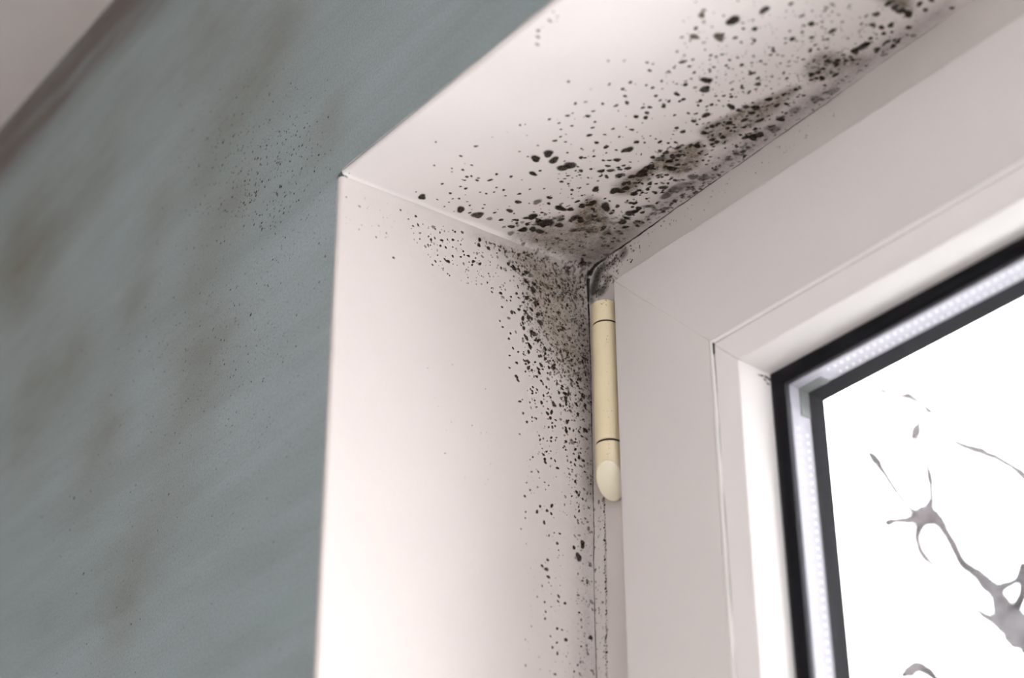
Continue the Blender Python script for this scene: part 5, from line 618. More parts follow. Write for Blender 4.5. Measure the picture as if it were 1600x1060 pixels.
-1457,-471,28,1 -1027,-1041,41,0 -2329,334,34,1 -2681,1147,42,1 -200,-595,56,1 -2757,541,28,1 -1086,-1102,24,0 -1730,-559,45,1 -1041,-296,53,1 -1107,-159,59,1
-1122,-397,27,1 -1482,-150,26,1 -1270,-541,40,0 -1577,-391,25,1 -1936,-218,27,0 -604,-772,37,1 -769,-196,31,1 -554,-1224,34,0 -1771,-113,25,1 -997,-300,28,0
-408,-944,28,1 -481,-584,30,1 -982,-441,65,1 -1794,134,29,1 -1232,349,38,1 -1159,-102,36,0 -977,-1099,23,1 -308,-1056,58,1 -1781,-307,52,1 -1741,-65,32,0
-630,-751,55,1 -1052,-621,30,1 -571,-167,44,1 -2637,112,33,1 -2231,-151,52,1 -1039,-661,26,0 -2239,-242,56,0 -340,-671,29,1 -946,-715,32,1 -1706,-1030,24,1
-821,-1351,23,1 -1171,-13,29,1 -431,-204,41,0 -1846,547,32,1 -1943,300,26,1 -1838,143,28,0 -1766,207,56,1 -1462,-869,24,1 -1629,-446,43,1 -692,-808,26,1
-1199,-192,28,0 -348,-867,60,0 -1521,-684,50,0 -1682,-149,25,1 -966,-849,42,1 -720,-885,23,1 -1262,-19,40,1 -1350,-101,28,1 -1564,43,35,0 -400,-910,36,1
-1458,-797,51,1 -232,-1028,22,0 -1370,-773,31,1 -769,-180,29,1 -1364,-1141,35,1 -262,-662,49,1 -1684,-359,26,1 -579,-967,24,1 -874,-796,34,1 -1515,-453,34,0
-930,-728,23,1 -507,-613,29,0 -1374,-100,40,0 -1362,-718,45,1 -2188,246,68,0 -1704,247,26,1 -2029,523,26,1 -1303,80,49,0 -2089,858,30,1 -705,-335,24,0
-1320,262,33,1 -364,-1224,22,1 -2374,144,57,0 -1393,-361,24,0 -364,-490,54,1 -2472,532,38,1 -674,-997,28,1 -1934,-353,46,1 -794,-689,31,0 -355,-675,36,0
-2134,-204,36,1 -484,-986,35,1 -739,-1036,28,0 -960,-665,25,1 -298,-735,45,1 -470,-904,57,0 -1937,-395,51,1 -712,-351,25,1 -1439,-237,54,0 -1421,-698,31,1
-648,-576,23,0 -1370,-917,27,1 -1362,42,31,1 -1548,-835,30,0 -644,-1308,25,1 -1642,-52,54,0 -1097,-155,25,1 -368,-10,23,1 -715,-419,23,1 -1276,-341,63,1
-1400,-357,40,1 -449,-1310,29,1 -1028,-388,33,1 -679,-347,49,0 -1571,-170,37,0 -2055,88,50,0 -2147,256,38,0 -594,-588,23,1 -1477,-107,25,0 -1147,-348,24,1
-1923,-713,53,1 -903,-801,42,1 -727,-654,58,1 -162,-352,41,1 -1880,-93,43,1 -1000,325,47,0 -1301,-1181,24,1 -826,-792,28,1 -1497,-297,62,1 -1003,-1011,64,1
-1649,-682,54,1 -585,-1233,58,0 -1501,-402,32,0 -751,-139,27,0 -1040,-179,53,0 -1838,-682,26,1 -609,-613,59,1 -1529,-469,27,1 -867,-839,26,0 -630,-582,32,1
-1497,-678,59,0 -592,-300,25,1 -2183,-67,35,0 -1010,-387,24,0 -122,-652,30,0 -2056,-206,26,1 -1788,-807,28,0 -2374,71,36,0 -1039,-400,25,1 -1435,-206,38,0
-1168,-1150,31,1 -1777,-5,33,0 -2137,204,29,0 -1909,49,26,0 -1085,-805,24,0 -970,-955,27,1 -989,-314,52,0 -1428,-259,30,1 -1566,-707,53,1 -647,-667,50,1
-843,-343,40,1 -380,-901,31,1 -854,-440,37,0 -1370,-581,27,1 -1089,-241,53,1 -2535,11,63,1 -1468,35,33,1 -2464,717,33,0 -752,-623,28,0 -1599,-278,37,0
-2557,-391,27,1 -1944,-118,58,0 -1969,-5,31,0 -690,-333,53,0 -1240,-326,40,1 -1023,-335,29,0 -768,-783,23,0 -1926,-77,28,1 -836,-297,25,1 -465,-883,46,0
-1782,-96,26,1 -639,-947,36,1 -515,-1008,23,0 -2396,484,45,1 -1222,100,51,1 -989,-844,24,0 -1268,-140,25,0 -603,-320,25,0 -1757,213,27,0 -2533,-212,71,0
-853,-948,23,1 -1322,-70,37,0 -2031,89,58,1 -1541,93,37,1 -943,-750,30,0 -975,-462,36,1 -2125,695,56,1 -2047,307,27,1 -1401,678,30,1 -966,-1106,48,1
-1153,-514,39,1 -1240,-207,45,1 -1838,502,31,1 -1715,-39,26,1 -633,-504,28,1 -1400,53,52,1 -2061,-119,56,0 -1068,-793,31,1 -479,-730,44,1 -787,-881,54,0
-1488,-196,35,1 -2246,51,26,0 -767,-673,29,1 -1326,-21,41,0 -1021,-385,55,1 -1152,-301,24,0 -1578,-409,36,0 -1169,-452,60,0 -2364,-634,36,1 -534,-111,60,0
-524,-1221,37,1 -799,-765,23,1 -875,-626,53,0 -1131,-418,24,1 -630,-194,23,0 -977,-582,34,1 -1004,-870,39,0 -1360,-74,47,0 -664,-931,61,0 -1699,-100,50,1
-1596,-455,40,0 -469,-751,31,1 -1674,-709,33,1 -1046,-146,27,1 -1977,-668,25,1 -1105,-633,58,0 -1552,-524,24,1 -1058,-270,64,1 -562,-674,31,0 -560,-886,35,1
-1092,-557,25,1 -2796,374,43,0 -1560,-480,25,1 -655,-919,50,0 -879,-857,38,0 -1125,-605,26,0 -2441,-405,60,1 -1697,470,27,1 -530,-1649,54,0 -1866,525,33,0
-1148,-622,48,1 -1540,-126,30,1 -1100,-284,38,0 -1121,-601,56,1 -1671,-579,26,0 -3158,636,43,1 -1284,-1076,23,0 -2341,-162,29,1 -2120,668,61,1 -1330,278,55,1
-488,-865,53,1 -2146,-318,26,1 -1338,181,28,1 -1447,308,64,1 -1178,-329,25,0 -1787,1,32,1 -2013,-562,42,1 -114,-974,21,0 -361,-678,53,0 -1659,224,43,1
-768,-713,26,0 -356,-767,27,1 -728,-409,31,1 -987,-756,44,0 -2604,844,36,1 -1238,-405,52,0 -1010,-188,31,1 -1352,-918,24,1 -2366,-389,26,0 -1113,-156,55,1
-1306,-604,27,0 -1198,-637,52,1 -1699,-632,44,0 -1208,-527,25,1 -882,-598,23,1 -2033,-171,41,1 -1344,-340,24,1 -758,-676,59,1 -1941,317,29,1 -436,-1208,23,1
-1241,-184,38,1 -647,-718,27,0 -2941,-79,32,1 -411,-409,27,1 -1331,-96,25,0 -313,-1192,31,1 -1889,-215,35,0 -1765,-681,25,1 -1269,-521,47,1 -1098,-764,27,1
-1438,194,37,1 -889,-962,30,1 -954,-1014,23,1 -1401,-382,27,0 -1198,-655,26,0 -2208,-48,65,0 -2609,277,35,0 -107,-1141,31,0 -814,-692,30,1 -766,-386,29,1
-1400,-490,34,1 -1592,-318,54,0 -440,-882,45,1 -1274,-555,56,0 -1766,-18,29,0 -2965,136,28,1 -1468,-105,27,1 -1949,584,30,1 -2106,-116,26,1 -1614,385,39,0
-1556,-342,57,1 -1980,-279,55,0 -622,-913,23,1 -922,-727,27,1 -1145,223,25,1 -768,-249,32,0 -661,-561,23,1 -2707,465,49,1 -638,-1108,45,1 -1593,-110,46,1
-1306,-742,42,1 -597,-501,47,1 -728,-405,38,1 -2358,539,28,0 -584,-646,46,1 -1439,-417,29,0 -1121,-101,35,1 -617,-921,52,1 -1572,-333,33,1 -1578,-667,28,1
-1326,-125,32,1 -1484,-915,28,1 -321,-504,30,0 -1449,-637,27,1 -488,-1193,24,1 -2485,-194,48,1 -215,-906,31,1 -1653,-134,29,1 -1422,-233,28,1 -589,-240,50,0
-1477,-2,67,0 -475,-666,25,1 -826,-768,36,1 -958,-1068,63,1 -1829,-181,55,0 -517,-717,24,0 -1856,-203,47,1 -2024,334,63,1 -2000,-341,26,0 -1006,-359,25,1
-1028,-415,36,1 -1259,-799,31,0 -805,-509,25,1 -1468,-704,25,1 -241,-945,31,1 -1604,71,25,1 -373,-591,37,1 -804,-951,42,1 -1469,544,64,0 -1287,-497,29,1
-1224,-1211,32,1 -1750,-506,31,0 -1026,-377,27,0 -587,-686,24,0 -706,-836,23,1 -1100,-491,40,1 -825,-753,32,0 -1658,-1023,41,0 -1515,-507,47,1 -589,-643,23,1
-933,-468,26,1 -795,-408,24,0 -2292,-65,62,1 -304,-13,25,1 -2082,-736,50,1 -484,-1155,39,1 -364,-1172,37,1 -1301,-287,34,1 -1233,-172,24,0 -2370,-1967,57,1
-2343,-1131,26,1 -733,-1390,25,1 -1802,-1117,32,1 -1296,-2087,49,1 -196,-1755,21,0 -1491,-1401,42,0 -3587,-1140,27,1 -1017,-1835,22,0 -640,-1729,26,1
-1092,-1276,29,1 -2327,-1421,27,0 -1155,-822,33,1 -2519,-1870,34,1 -170,-1257,21,1 -2656,-987,46,1 -204,-2131,35,1 -2274,-1165,26,0 -3956,-124,45,0
-1451,-1334,39,0 -671,-1603,26,0 -169,-2289,24,1 -1830,-359,50,0 -2287,-1835,25,0 -193,-2246,22,1 -1806,-914,31,1 -1739,-1754,29,1 -2261,-1343,25,0
-2073,-1574,32,0 -1750,-804,31,1 -681,-1999,24,1 -1224,-2010,25,1 -1738,-808,42,0 -3333,-1247,30,0 -2447,-1383,27,1 -3217,-1373,35,1 -1428,-997,51,1
-3933,581,36,1 -1144,-2026,22,0 -824,-909,23,1 -3074,345,66,0 -1216,-2058,42,1 -230,-1072,24,1 -1453,-981,24,1 -626,-1255,34,0 -2790,-69,36,1 -2361,-806,27,0
-194,-1356,21,1 -2493,-1062,27,0 -2943,-405,32,1 -2606,-941,29,0 -3352,-725,64,0 -3610,-539,38,1 -436,-2026,27,0 -298,-1280,24,1 -1980,-2058,24,1
-1057,-2024,22,0 -392,-2450,26,0 -833,-1761,22,1 -2613,-659,27,0 -896,-932,39,1 -3214,-1342,43,0 -1961,-713,34,1 -1208,-1842,30,1 -1754,-2145,23,1
-2766,-392,27,1 -1003,-1698,43,1 -980,-2238,30,1 -1210,-1509,30,1 -870,-1606,48,1 -1503,-1894,25,1 -2069,-741,42,0 -2664,-806,61,0 -1593,-1866,24,0
-1711,-1402,52,0 -2309,-1489,42,1 -1864,-1814,25,0 -1467,-1653,39,1 -1206,-1155,49,1 -730,-1098,41,0 -1981,-1488,56,1 -661,-1285,45,0 -2857,-945,34,0
-950,-1338,24,1 -3068,-482,45,0 -1627,-2001,46,1 -1294,-1884,30,1 -2840,-1149,26,1 -480,-1758,26,1 -3457,-663,27,0 -2669,-316,27,1 -802,-1556,48,1
-754,-1733,40,0 -1572,-1136,36,1 -633,-1455,39,0 -1524,-1710,24,0 -2683,-1451,53,0 -2627,-1394,25,1 -430,-2493,33,0 -875,-1937,32,1 -3905,555,66,1
-409,-1886,23,1 -1199,-1170,30,1 -2031,-672,32,0 -1206,-681,25,1 -938,-599,47,1 -810,-2453,33,1 -3701,336,29,0 -1557,-1277,41,1 -1219,-1256,36,1 -1685,-335,30,1
-1320,-2092,28,0 -2434,-714,52,1 -3009,-1511,28,0 -460,-1902,39,1 -2757,-1854,43,1 -737,-1257,24,0 -958,-1409,37,1 -2726,-1893,27,1 -1017,-2201,35,1
-759,-2020,24,1 -687,-688,30,1 -2069,-1610,24,1 -267,-2431,26,1 -1308,-1377,26,1 -1409,-636,29,1 -430,-1487,21,0 -3472,-1227,43,1 -992,-1238,23,1
-1981,-1900,35,1 -1219,-816,23,0 -1128,-1222,30,1 -566,-1181,47,0 -956,-2186,35,1 -314,-1756,48,1 -513,-1335,23,1 -543,-2312,21,1 -2196,-1354,44,1
-1947,-1552,24,0 -2236,-1056,40,0 -1769,-1573,23,1 -1684,-1025,24,1 -803,-2266,33,0 -377,-1082,27,1 -898,-1885,22,1 -1465,-1093,25,0 -726,-1324,24,1
-2756,-332,40,0 -752,-2037,47,1 -1852,-328,28,1 -879,-1331,22,1 -1822,-1181,56,1 -430,-2521,27,1 -1984,-895,26,0 -1968,-1697,34,0 -1017,-2361,45,1
-3433,-426,41,1 -2254,-1857,39,0 -331,-1837,21,1 -3238,-61,57,0 -3266,467,53,1 -317,-2496,46,0 -1737,-977,30,1 -1961,-1869,26,1 -1163,-1604,23,0
-1095,-1267,43,0 -1642,-959,26,1 -551,-1879,29,0 -754,-1401,22,1 -1658,-716,49,1 -2457,-1828,54,0 -2248,-1369,27,1 -1610,-1505,25,1 -1501,-1953,23,1
-585,-1343,25,1 -1040,-2159,39,1 -541,-664,41,1 -1904,-1641,27,1 -1330,-1204,28,0 -1064,-1501,26,1 -3081,202,31,0 -3231,-443,56,1 -2988,-1191,26,0
-825,-1036,37,1 -3128,-646,38,0 -2033,-1263,50,0 -3177,-796,36,1 -2187,-311,37,1 -282,-1178,38,1 -2208,-1755,25,0 -1457,-1229,39,0 -2106,-597,29,0
-1273,-1950,23,1 -2328,-1075,28,1 -1150,-1674,24,1 -1406,-2251,35,1 -1378,-735,51,1 -1295,-843,50,0 -1916,-1360,24,0 -2613,-583,56,0 -2876,-986,33,1
-1019,-2047,51,0 -3414,-965,28,1 -1913,-228,59,1 -2069,-1119,25,1 -1820,-1140,40,1 -1686,-628,28,0 -981,-1281,26,0 -836,-2175,25,1 -2937,-915,46,1
-530,-2308,23,1 -3437,-1020,37,1 -2215,-1786,48,1 -1912,-2038,30,1 -2070,-1221,35,0 -2377,-122,44,1 -2198,-1604,26,1 -2285,-1751,27,1 -415,-2007,22,1
-264,-1660,40,1 -921,-1005,49,0 -435,-2016,47,1 -287,-1838,31,1 -715,-1821,25,1 -1499,-1598,24,1 -2170,-1219,31,1 -1505,-1025,42,1 -2510,-1366,43,0
-3324,-619,39,1 -3750,490,29,0 -3346,-205,28,1 -845,-689,53,0 -511,-1419,29,1 -947,-1270,29,1 -1363,-1122,25,0 -3000,289,61,1 -418,-2446,34,0 -1031,-1441,31,1
-1301,-1605,33,0 -2959,-727,62,0 -3209,-476,60,1 -1662,-1064,42,1 -339,-1233,26,1 -1805,-2181,48,0 -3257,-176,28,1 -1597,-964,54,1 -381,-1404,27,1
-1980,-1633,24,0 -3313,-1178,27,1 -432,-1773,21,0 -2109,-1020,54,0 -1010,-1997,22,0 -325,-1239,25,1 -3115,-966,53,0 -3313,-255,32,1 -782,-1173,50,1
-1353,-1314,39,1 -2274,-966,28,0 -3678,383,56,1 -1884,-1729,24,0 -2145,-1527,38,1 -892,-2416,21,1 -1557,-1560,24,0 -248,-2611,30,1 -762,-1532,26,0
-1277,-1383,24,1 -3032,-874,26,1 -379,-1399,32,1 -438,-1913,50,0 -1821,-1541,27,1 -2928,-1460,26,1 -3906,555,29,1 -2287,-768,57,1 -1648,-1682,24,0
-1919,-614,53,0 -602,-1744,22,0 -2314,-1529,27,1 -63,-2678,29,1 -3296,23,41,0 -1413,-905,39,1 -1891,-1252,24,1 -1866,-699,54,1 -526,-2372,26,1 -1326,-1606,28,1
-2809,-1457,25,0 -3452,-402,50,0 -1155,-989,40,1 -2491,-124,44,1 -660,-1320,22,0 -1034,-1619,34,1 -2508,99,56,0 -890,-800,27,1 -1811,-1882,53,0 -3281,-1325,41,0
-637,-2390,23,1 -1027,-1150,24,0 -952,-1531,47,1 -1506,-2178,25,0 -123,-2132,30,1 -1338,-1791,25,0 -3768,-736,32,1 -2120,-1718,52,0 -585,-2392,23,1
-1671,-1488,25,1 -3325,-1261,53,1 -909,-967,26,1 -2401,-1612,25,1 -2404,-811,39,1 -261,-1118,22,1 -558,-1823,21,1 -3459,-64,43,0 -2976,-1120,52,0
-329,-1702,30,1 -878,-1877,22,0 -2504,-1272,35,0 -1494,-832,43,1 -1145,-1036,34,1 -1636,-1135,24,1 -3120,-116,40,1 -2504,-1185,45,1 -2173,-1303,49,1
-1503,-1568,31,0 -3487,141,46,1 -161,-1714,38,1 -645,-1320,40,0 -1539,-1905,28,0 -1314,-1687,32,0 -1076,-1190,39,1 -1276,-2204,24,0 -153,-1963,21,1
-1006,-1678,23,0 -2235,-883,36,1 -1097,-1538,42,0 -1108,-1358,28,1 -692,-2069,28,1 -724,-1605,22,0 -1192,-1312,23,1 -1393,-706,24,0 -1973,-641,25,1
-945,-1892,28,1 -2301,-1297,35,0 -952,-2020,22,0 -454,-2108,36,0 -1629,-1536,24,1 -2524,-996,58,1 -2518,-992,35,1 -867,-1915,28,1 -2279,-1403,38,1
-1038,-2357,28,0 -704,-1559,27,1"""
SPOTS_FRAME = """168,-70,36,1 240,-1,47,3 93,-97,68,0 42,23,31,0 185,59,33,1 39,11,57,1 112,-85,49,0 44,-79,35,0 35,-99,78,1 49,0,41,1 231,-15,33,1 117,7,37,3 130,-18,30,3
63,-134,34,3 92,-9,44,3 101,-83,51,1 96,-16,29,1 242,0,60,0 132,-79,52,1 144,10,30,1 28,-91,46,1 138,-77,34,1 188,-98,31,0 202,34,33,3 108,-24,51,1 171,-65,58,3
114,-38,66,1 241,7,52,1 162,36,30,0 217,51,67,1 31,-52,41,3 237,14,44,1 57,-27,31,0 190,-100,61,1 138,25,77,1 254,26,46,1 158,-86,71,1 168,59,52,1 230,24,61,1
154,40,36,0 181,-84,43,1 28,-7,40,3 255,26,65,1 183,-62,31,1 135,27,64,0 93,-29,77,3 67,-76,65,0 80,34,59,1 132,-50,30,3 115,-111,54,1 181,-109,65,0 76,-51,60,1
189,8,55,3 180,9,58,0 136,-58,35,0 152,-5,48,3 61,31,48,1 44,-28,72,1 150,-63,39,0 139,14,38,3 123,-89,47,1 181,27,58,0 20,-26,65,3 147,58,31,1 94,-29,32,1
152,68,44,1 42,-6,45,1 5,-103,74,3 165,27,65,1 64,45,33,1 220,-21,71,1 58,-31,30,0 219,34,47,0 198,24,31,1 121,72,32,1 65,8,51,1 137,-53,33,0 153,29,68,0
136,-30,51,1 116,-67,67,3 190,-43,51,1 76,-111,34,1 26,-102,45,1 55,48,77,3 199,34,57,1 17,-65,62,0 139,-116,36,3 186,68,53,0 69,-133,40,1 160,-61,74,3
170,70,29,0 -10,-125,58,3 101,-31,50,0 51,-97,78,3 182,-94,36,1 115,20,31,0 38,0,77,1 164,3,43,1 185,36,53,0 256,32,46,0 35,-132,72,3 241,68,38,1 190,-19,45,0
52,-130,40,1 142,-13,36,0 58,15,31,3 99,-133,38,1 167,-110,30,3 136,3,60,1 120,-117,29,3 139,63,35,1 258,35,34,3 36,-115,44,3 120,-1,74,1 228,19,36,3
174,53,38,1 80,53,38,0 216,-51,66,1 93,-49,36,1 72,-134,38,1 75,-117,29,1 62,-37,30,1 87,28,50,1 164,66,31,0 108,53,57,1 73,36,32,3 200,38,31,1 152,70,68,3
179,-98,31,3 176,20,36,3 714,20,29,0 338,53,59,0 215,-7,30,1 492,-27,29,0 492,52,29,1 401,40,30,0 308,-27,53,0 332,-32,39,0 210,-4,30,1 257,-14,47,1 224,10,29,1
374,50,29,0 669,13,29,0 270,36,66,0 346,-47,66,0 491,39,32,0 216,-52,62,0 297,59,37,1 342,30,48,0 631,15,28,0 245,67,42,1 663,26,63,1 451,63,32,1 241,-39,30,1
296,64,31,0 207,17,31,1 383,15,29,1 226,-72,65,1 154,40,40,1 217,50,30,0 486,57,33,0 262,-33,37,0 337,-55,36,1 695,31,51,1 206,37,29,1 289,57,30,0 483,52,29,1
416,-25,31,0 619,67,62,1 594,50,54,0 230,-49,29,0 345,45,35,1 507,-14,31,1 413,3,66,1 413,15,42,0 541,54,33,1 204,38,60,0 363,7,67,0 714,19,31,0 522,48,35,0
210,58,29,0 197,4,38,0 352,19,29,0 233,56,29,1 657,63,28,1 410,46,34,1 677,45,39,1 336,-54,65,0 346,10,30,1 234,-7,35,0 985,27,32,1 1548,28,27,1 1490,62,37,1
1650,69,40,1 1551,4,38,1 1681,8,41,1 933,-28,45,1 1696,13,41,1 1215,58,26,1 1090,12,26,1 1053,25,26,1 1133,60,39,1 1886,45,23,1 1710,69,31,1 1531,2,34,1
1506,54,49,1 1543,-3,26,1 1198,-16,24,1 1304,43,24,1 1118,40,38,1 1072,-15,23,1 1605,9,26,1 829,-32,42,1 1772,18,24,1 1326,-9,49,1 1690,4,41,1 1095,-7,32,1
781,17,28,1 1659,71,22,1 1431,36,26,1 1504,46,29,1 1572,10,23,1 807,53,28,1 1874,30,22,1 1107,45,37,1 993,27,46,1 1259,38,27,1 1317,52,24,1 1421,4,28,1
847,50,24,1 1825,59,22,1 1690,20,49,1 1884,31,49,1 1006,54,43,1 965,3,30,1 1375,30,48,1 810,48,31,1 1869,67,22,1 840,54,35,1 1886,20,43,1 51,-1425,69,0
49,-1443,54,1 45,-1460,83,0 51,-1481,52,1 54,-1500,45,1 49,-1517,42,1 48,-1535,92,1 42,-1551,69,0 49,-1572,74,1 49,-1590,75,1 45,-1606,90,1 42,-1624,100,0
49,-1644,96,1 45,-1661,67,1 49,-1680,89,1 47,-1698,43,1 38,-1712,83,1 40,-1731,87,0 40,-1749,42,1 42,-1767,80,1 38,-1784,84,1 38,-1802,84,1 42,-1821,56,0
44,-1839,71,0 40,-1855,94,0 41,-1873,65,1 39,-1891,91,0 44,-1910,80,0 44,-1927,81,1 35,-1942,45,1 40,-1961,93,1 36,-1977,53,1 41,-1996,39,1 39,-2013,80,0
37,-2030,84,0 37,-2047,42,1 40,-2065,51,1 32,-2080,36,0 33,-2098,84,1 39,-2117,101,1 37,-2133,67,1 31,-2149,100,0 27,-2165,98,1 26,-2181,68,1 34,-2201,77,1
28,-2216,59,1 31,-2234,90,0 24,-2249,62,1 24,-2266,57,1 32,-2285,69,0 23,-2299,54,0 28,-2318,59,1 28,-2335,47,1 24,-2350,88,1 29,-2368,49,1 17,-1732,28,2
-23,-1880,53,1 -14,-1715,27,2 7,-2093,57,2 3,-1480,42,1 0,-2149,49,2 -38,-1764,71,1 -41,-2055,60,1 -30,-1518,38,2 -23,-2182,27,2 -6,-1655,31,1 38,-1411,34,1
33,-1646,46,1 -17,-2169,52,1 -18,-2006,73,1 34,-1581,29,2 -4,-1497,49,1 -43,-2195,58,2 11,-2103,35,1 25,-2211,30,2 -5,-1960,27,1 -46,-1982,74,1 16,-2194,68,1
-13,-1857,42,2 -1,-1900,51,2 3,-2043,27,2 13,-1550,61,1 4,-1579,35,2 41,-1433,27,2 -24,-2062,31,2 23,-2263,54,2 -28,-2139,28,2 -9,-2063,29,2 -23,-1606,28,1
-17,-1990,62,1 -52,-2276,36,1 -3,-2028,55,2 9,-2009,28,1 -8,-1760,67,1 20,-1429,69,2 -38,-1829,73,2 6,-2253,65,2 -21,-1979,62,1 -12,-2327,31,1 12,-2225,65,2
16,-1960,77,2 6,-2223,27,1 -31,-2299,56,1 42,-1519,28,2 -16,-2254,26,2 -42,-1773,50,1 6,-1964,28,1 -38,-1861,56,1 -32,-1421,78,1 -38,-1636,78,1 -7,-1586,67,2
-5,-1526,38,2 -39,-1942,34,1 27,-1802,58,1 -38,-1759,79,2 17,-1866,30,2 9,-1956,66,1 19,-1475,34,1 -37,-1924,61,1 24,-2160,49,1 15,-2146,48,1 -9,-1785,34,1
10,-1505,61,2 -8,-1992,27,1 34,-1506,50,1 42,-1389,137,1 5,-1390,110,1 74,10,439,4 38,-32,537,4 102,-114,436,4 14,-71,391,4 138,-64,339,4 52,-107,438,4
197,24,388,4 -5,-138,292,4 18,-274,193,4 280,37,434,4 46,15,391,4 21,-41,440,4 2,-91,293,4 114,41,390,4"""
HAZE_TOP = [
('o', 0.72, 3, [(1327, 1297), (1404, 1283), (1489, 1314), (1617, 1346), (1736, 1386), (1853, 1426), (1884, 1470), (1801, 1500), (1680, 1509), (1556, 1519), (1451, 1507), (1336, 1504), (1258, 1441)]),
('o', 0.62, 4, [(1976, 1395), (2046, 1349), (2127, 1345), (2166, 1393), (2165, 1474), (2208, 1528), (2220, 1615), (2149, 1615), (2102, 1574), (2008, 1559), (1987, 1500), (1926, 1500)]),
('o', 0.85, 3, [(944, 1309), (1004, 1270), (1084, 1287), (1189, 1326), (1276, 1358), (1219, 1455), (1073, 1523), (961, 1488), (949, 1386)]),
('o', 0.85, 4, [(456, 1225), (552, 1212), (560, 1272), (525, 1370), (435, 1468), (326, 1538), (195, 1417), (313, 1275)]),
('o', 0.95, 4, [(2579, 1170), (2685, 1358), (2582, 1498), (2564, 1406)]),
('o', 0.7, 10, [(1, 1118), (193, 1147), (275, 1215), (445, 1483), (494, 1649), (191, 1699), (-45, 1707), (-24, 1549)]),
('g', 0.7, 12, [(2, 1716), (504, 1665), (954, 1679), (1464, 1701), (2223, 1672), (2642, 1680), (2710, 1600), (2295, 1569), (1573, 1547), (1082, 1537), (828, 1540), (544, 1583), (185, 1563), (3, 1527)]),
('o', 0.9, 4, [(712, 1256), (850, 1248), (968, 1302), (940, 1371), (784, 1373), (686, 1391), (649, 1332)])]
HAZE_LEFT = [
('o', 0.75, 12, [(1001, 4), (1273, 51), (1672, 38), (1693, -496), (1656, -669), (1495, -645), (1338, -461), (1248, -291), (1203, -144), (1091, -64)]),
('g', 0.55, 12, [(1563, -701), (1700, -412), (1684, -2363), (1575, -2387), (1615, -1073)]),
('o', 0.5, 8, [(868, -8), (1136, 38), (1272, 8), (1204, -102), (1046, -61)]),
('g', 0.5, 10, [(1505, 16), (1676, 40), (1699, -655), (1609, -685), (1572, -211)])]
GRIME_WALL = [(-0.455, 0.171, 0.052, 0.45), (-0.327, 0.196, 0.049, 0.3), (-0.167, 0.199, 0.045, 0.3), (-0.37, 0.028, 0.038, 0.3), (-0.127, 0.046, 0.022, 0.35), (-0.236, 0.038, 0.018, 0.35), (-0.158, 0.004, 0.022, 0.3), (-0.102, 0.123, 0.026, 0.35), (-0.258, -0.051, 0.023, 0.35), (-0.075, 0.139, 0.022, 0.2), (-0.404, 0.145, 0.027, 0.25), (-0.134, -0.049, 0.028, 0.3), (-0.163, -0.093, 0.032, 0.2), (-0.202, -0.156, 0.021, 0.25), (-0.15, 0.095, 0.023, 0.3), (-0.314, 0.032, 0.025, 0.25), (-0.378, 0.022, 0.021, 0.25), (-0.203, -0.188, 0.014, 0.2), (-0.017, 0.04, 0.014, 0.2), (-0.214, 0.092, 0.02, 0.2)]
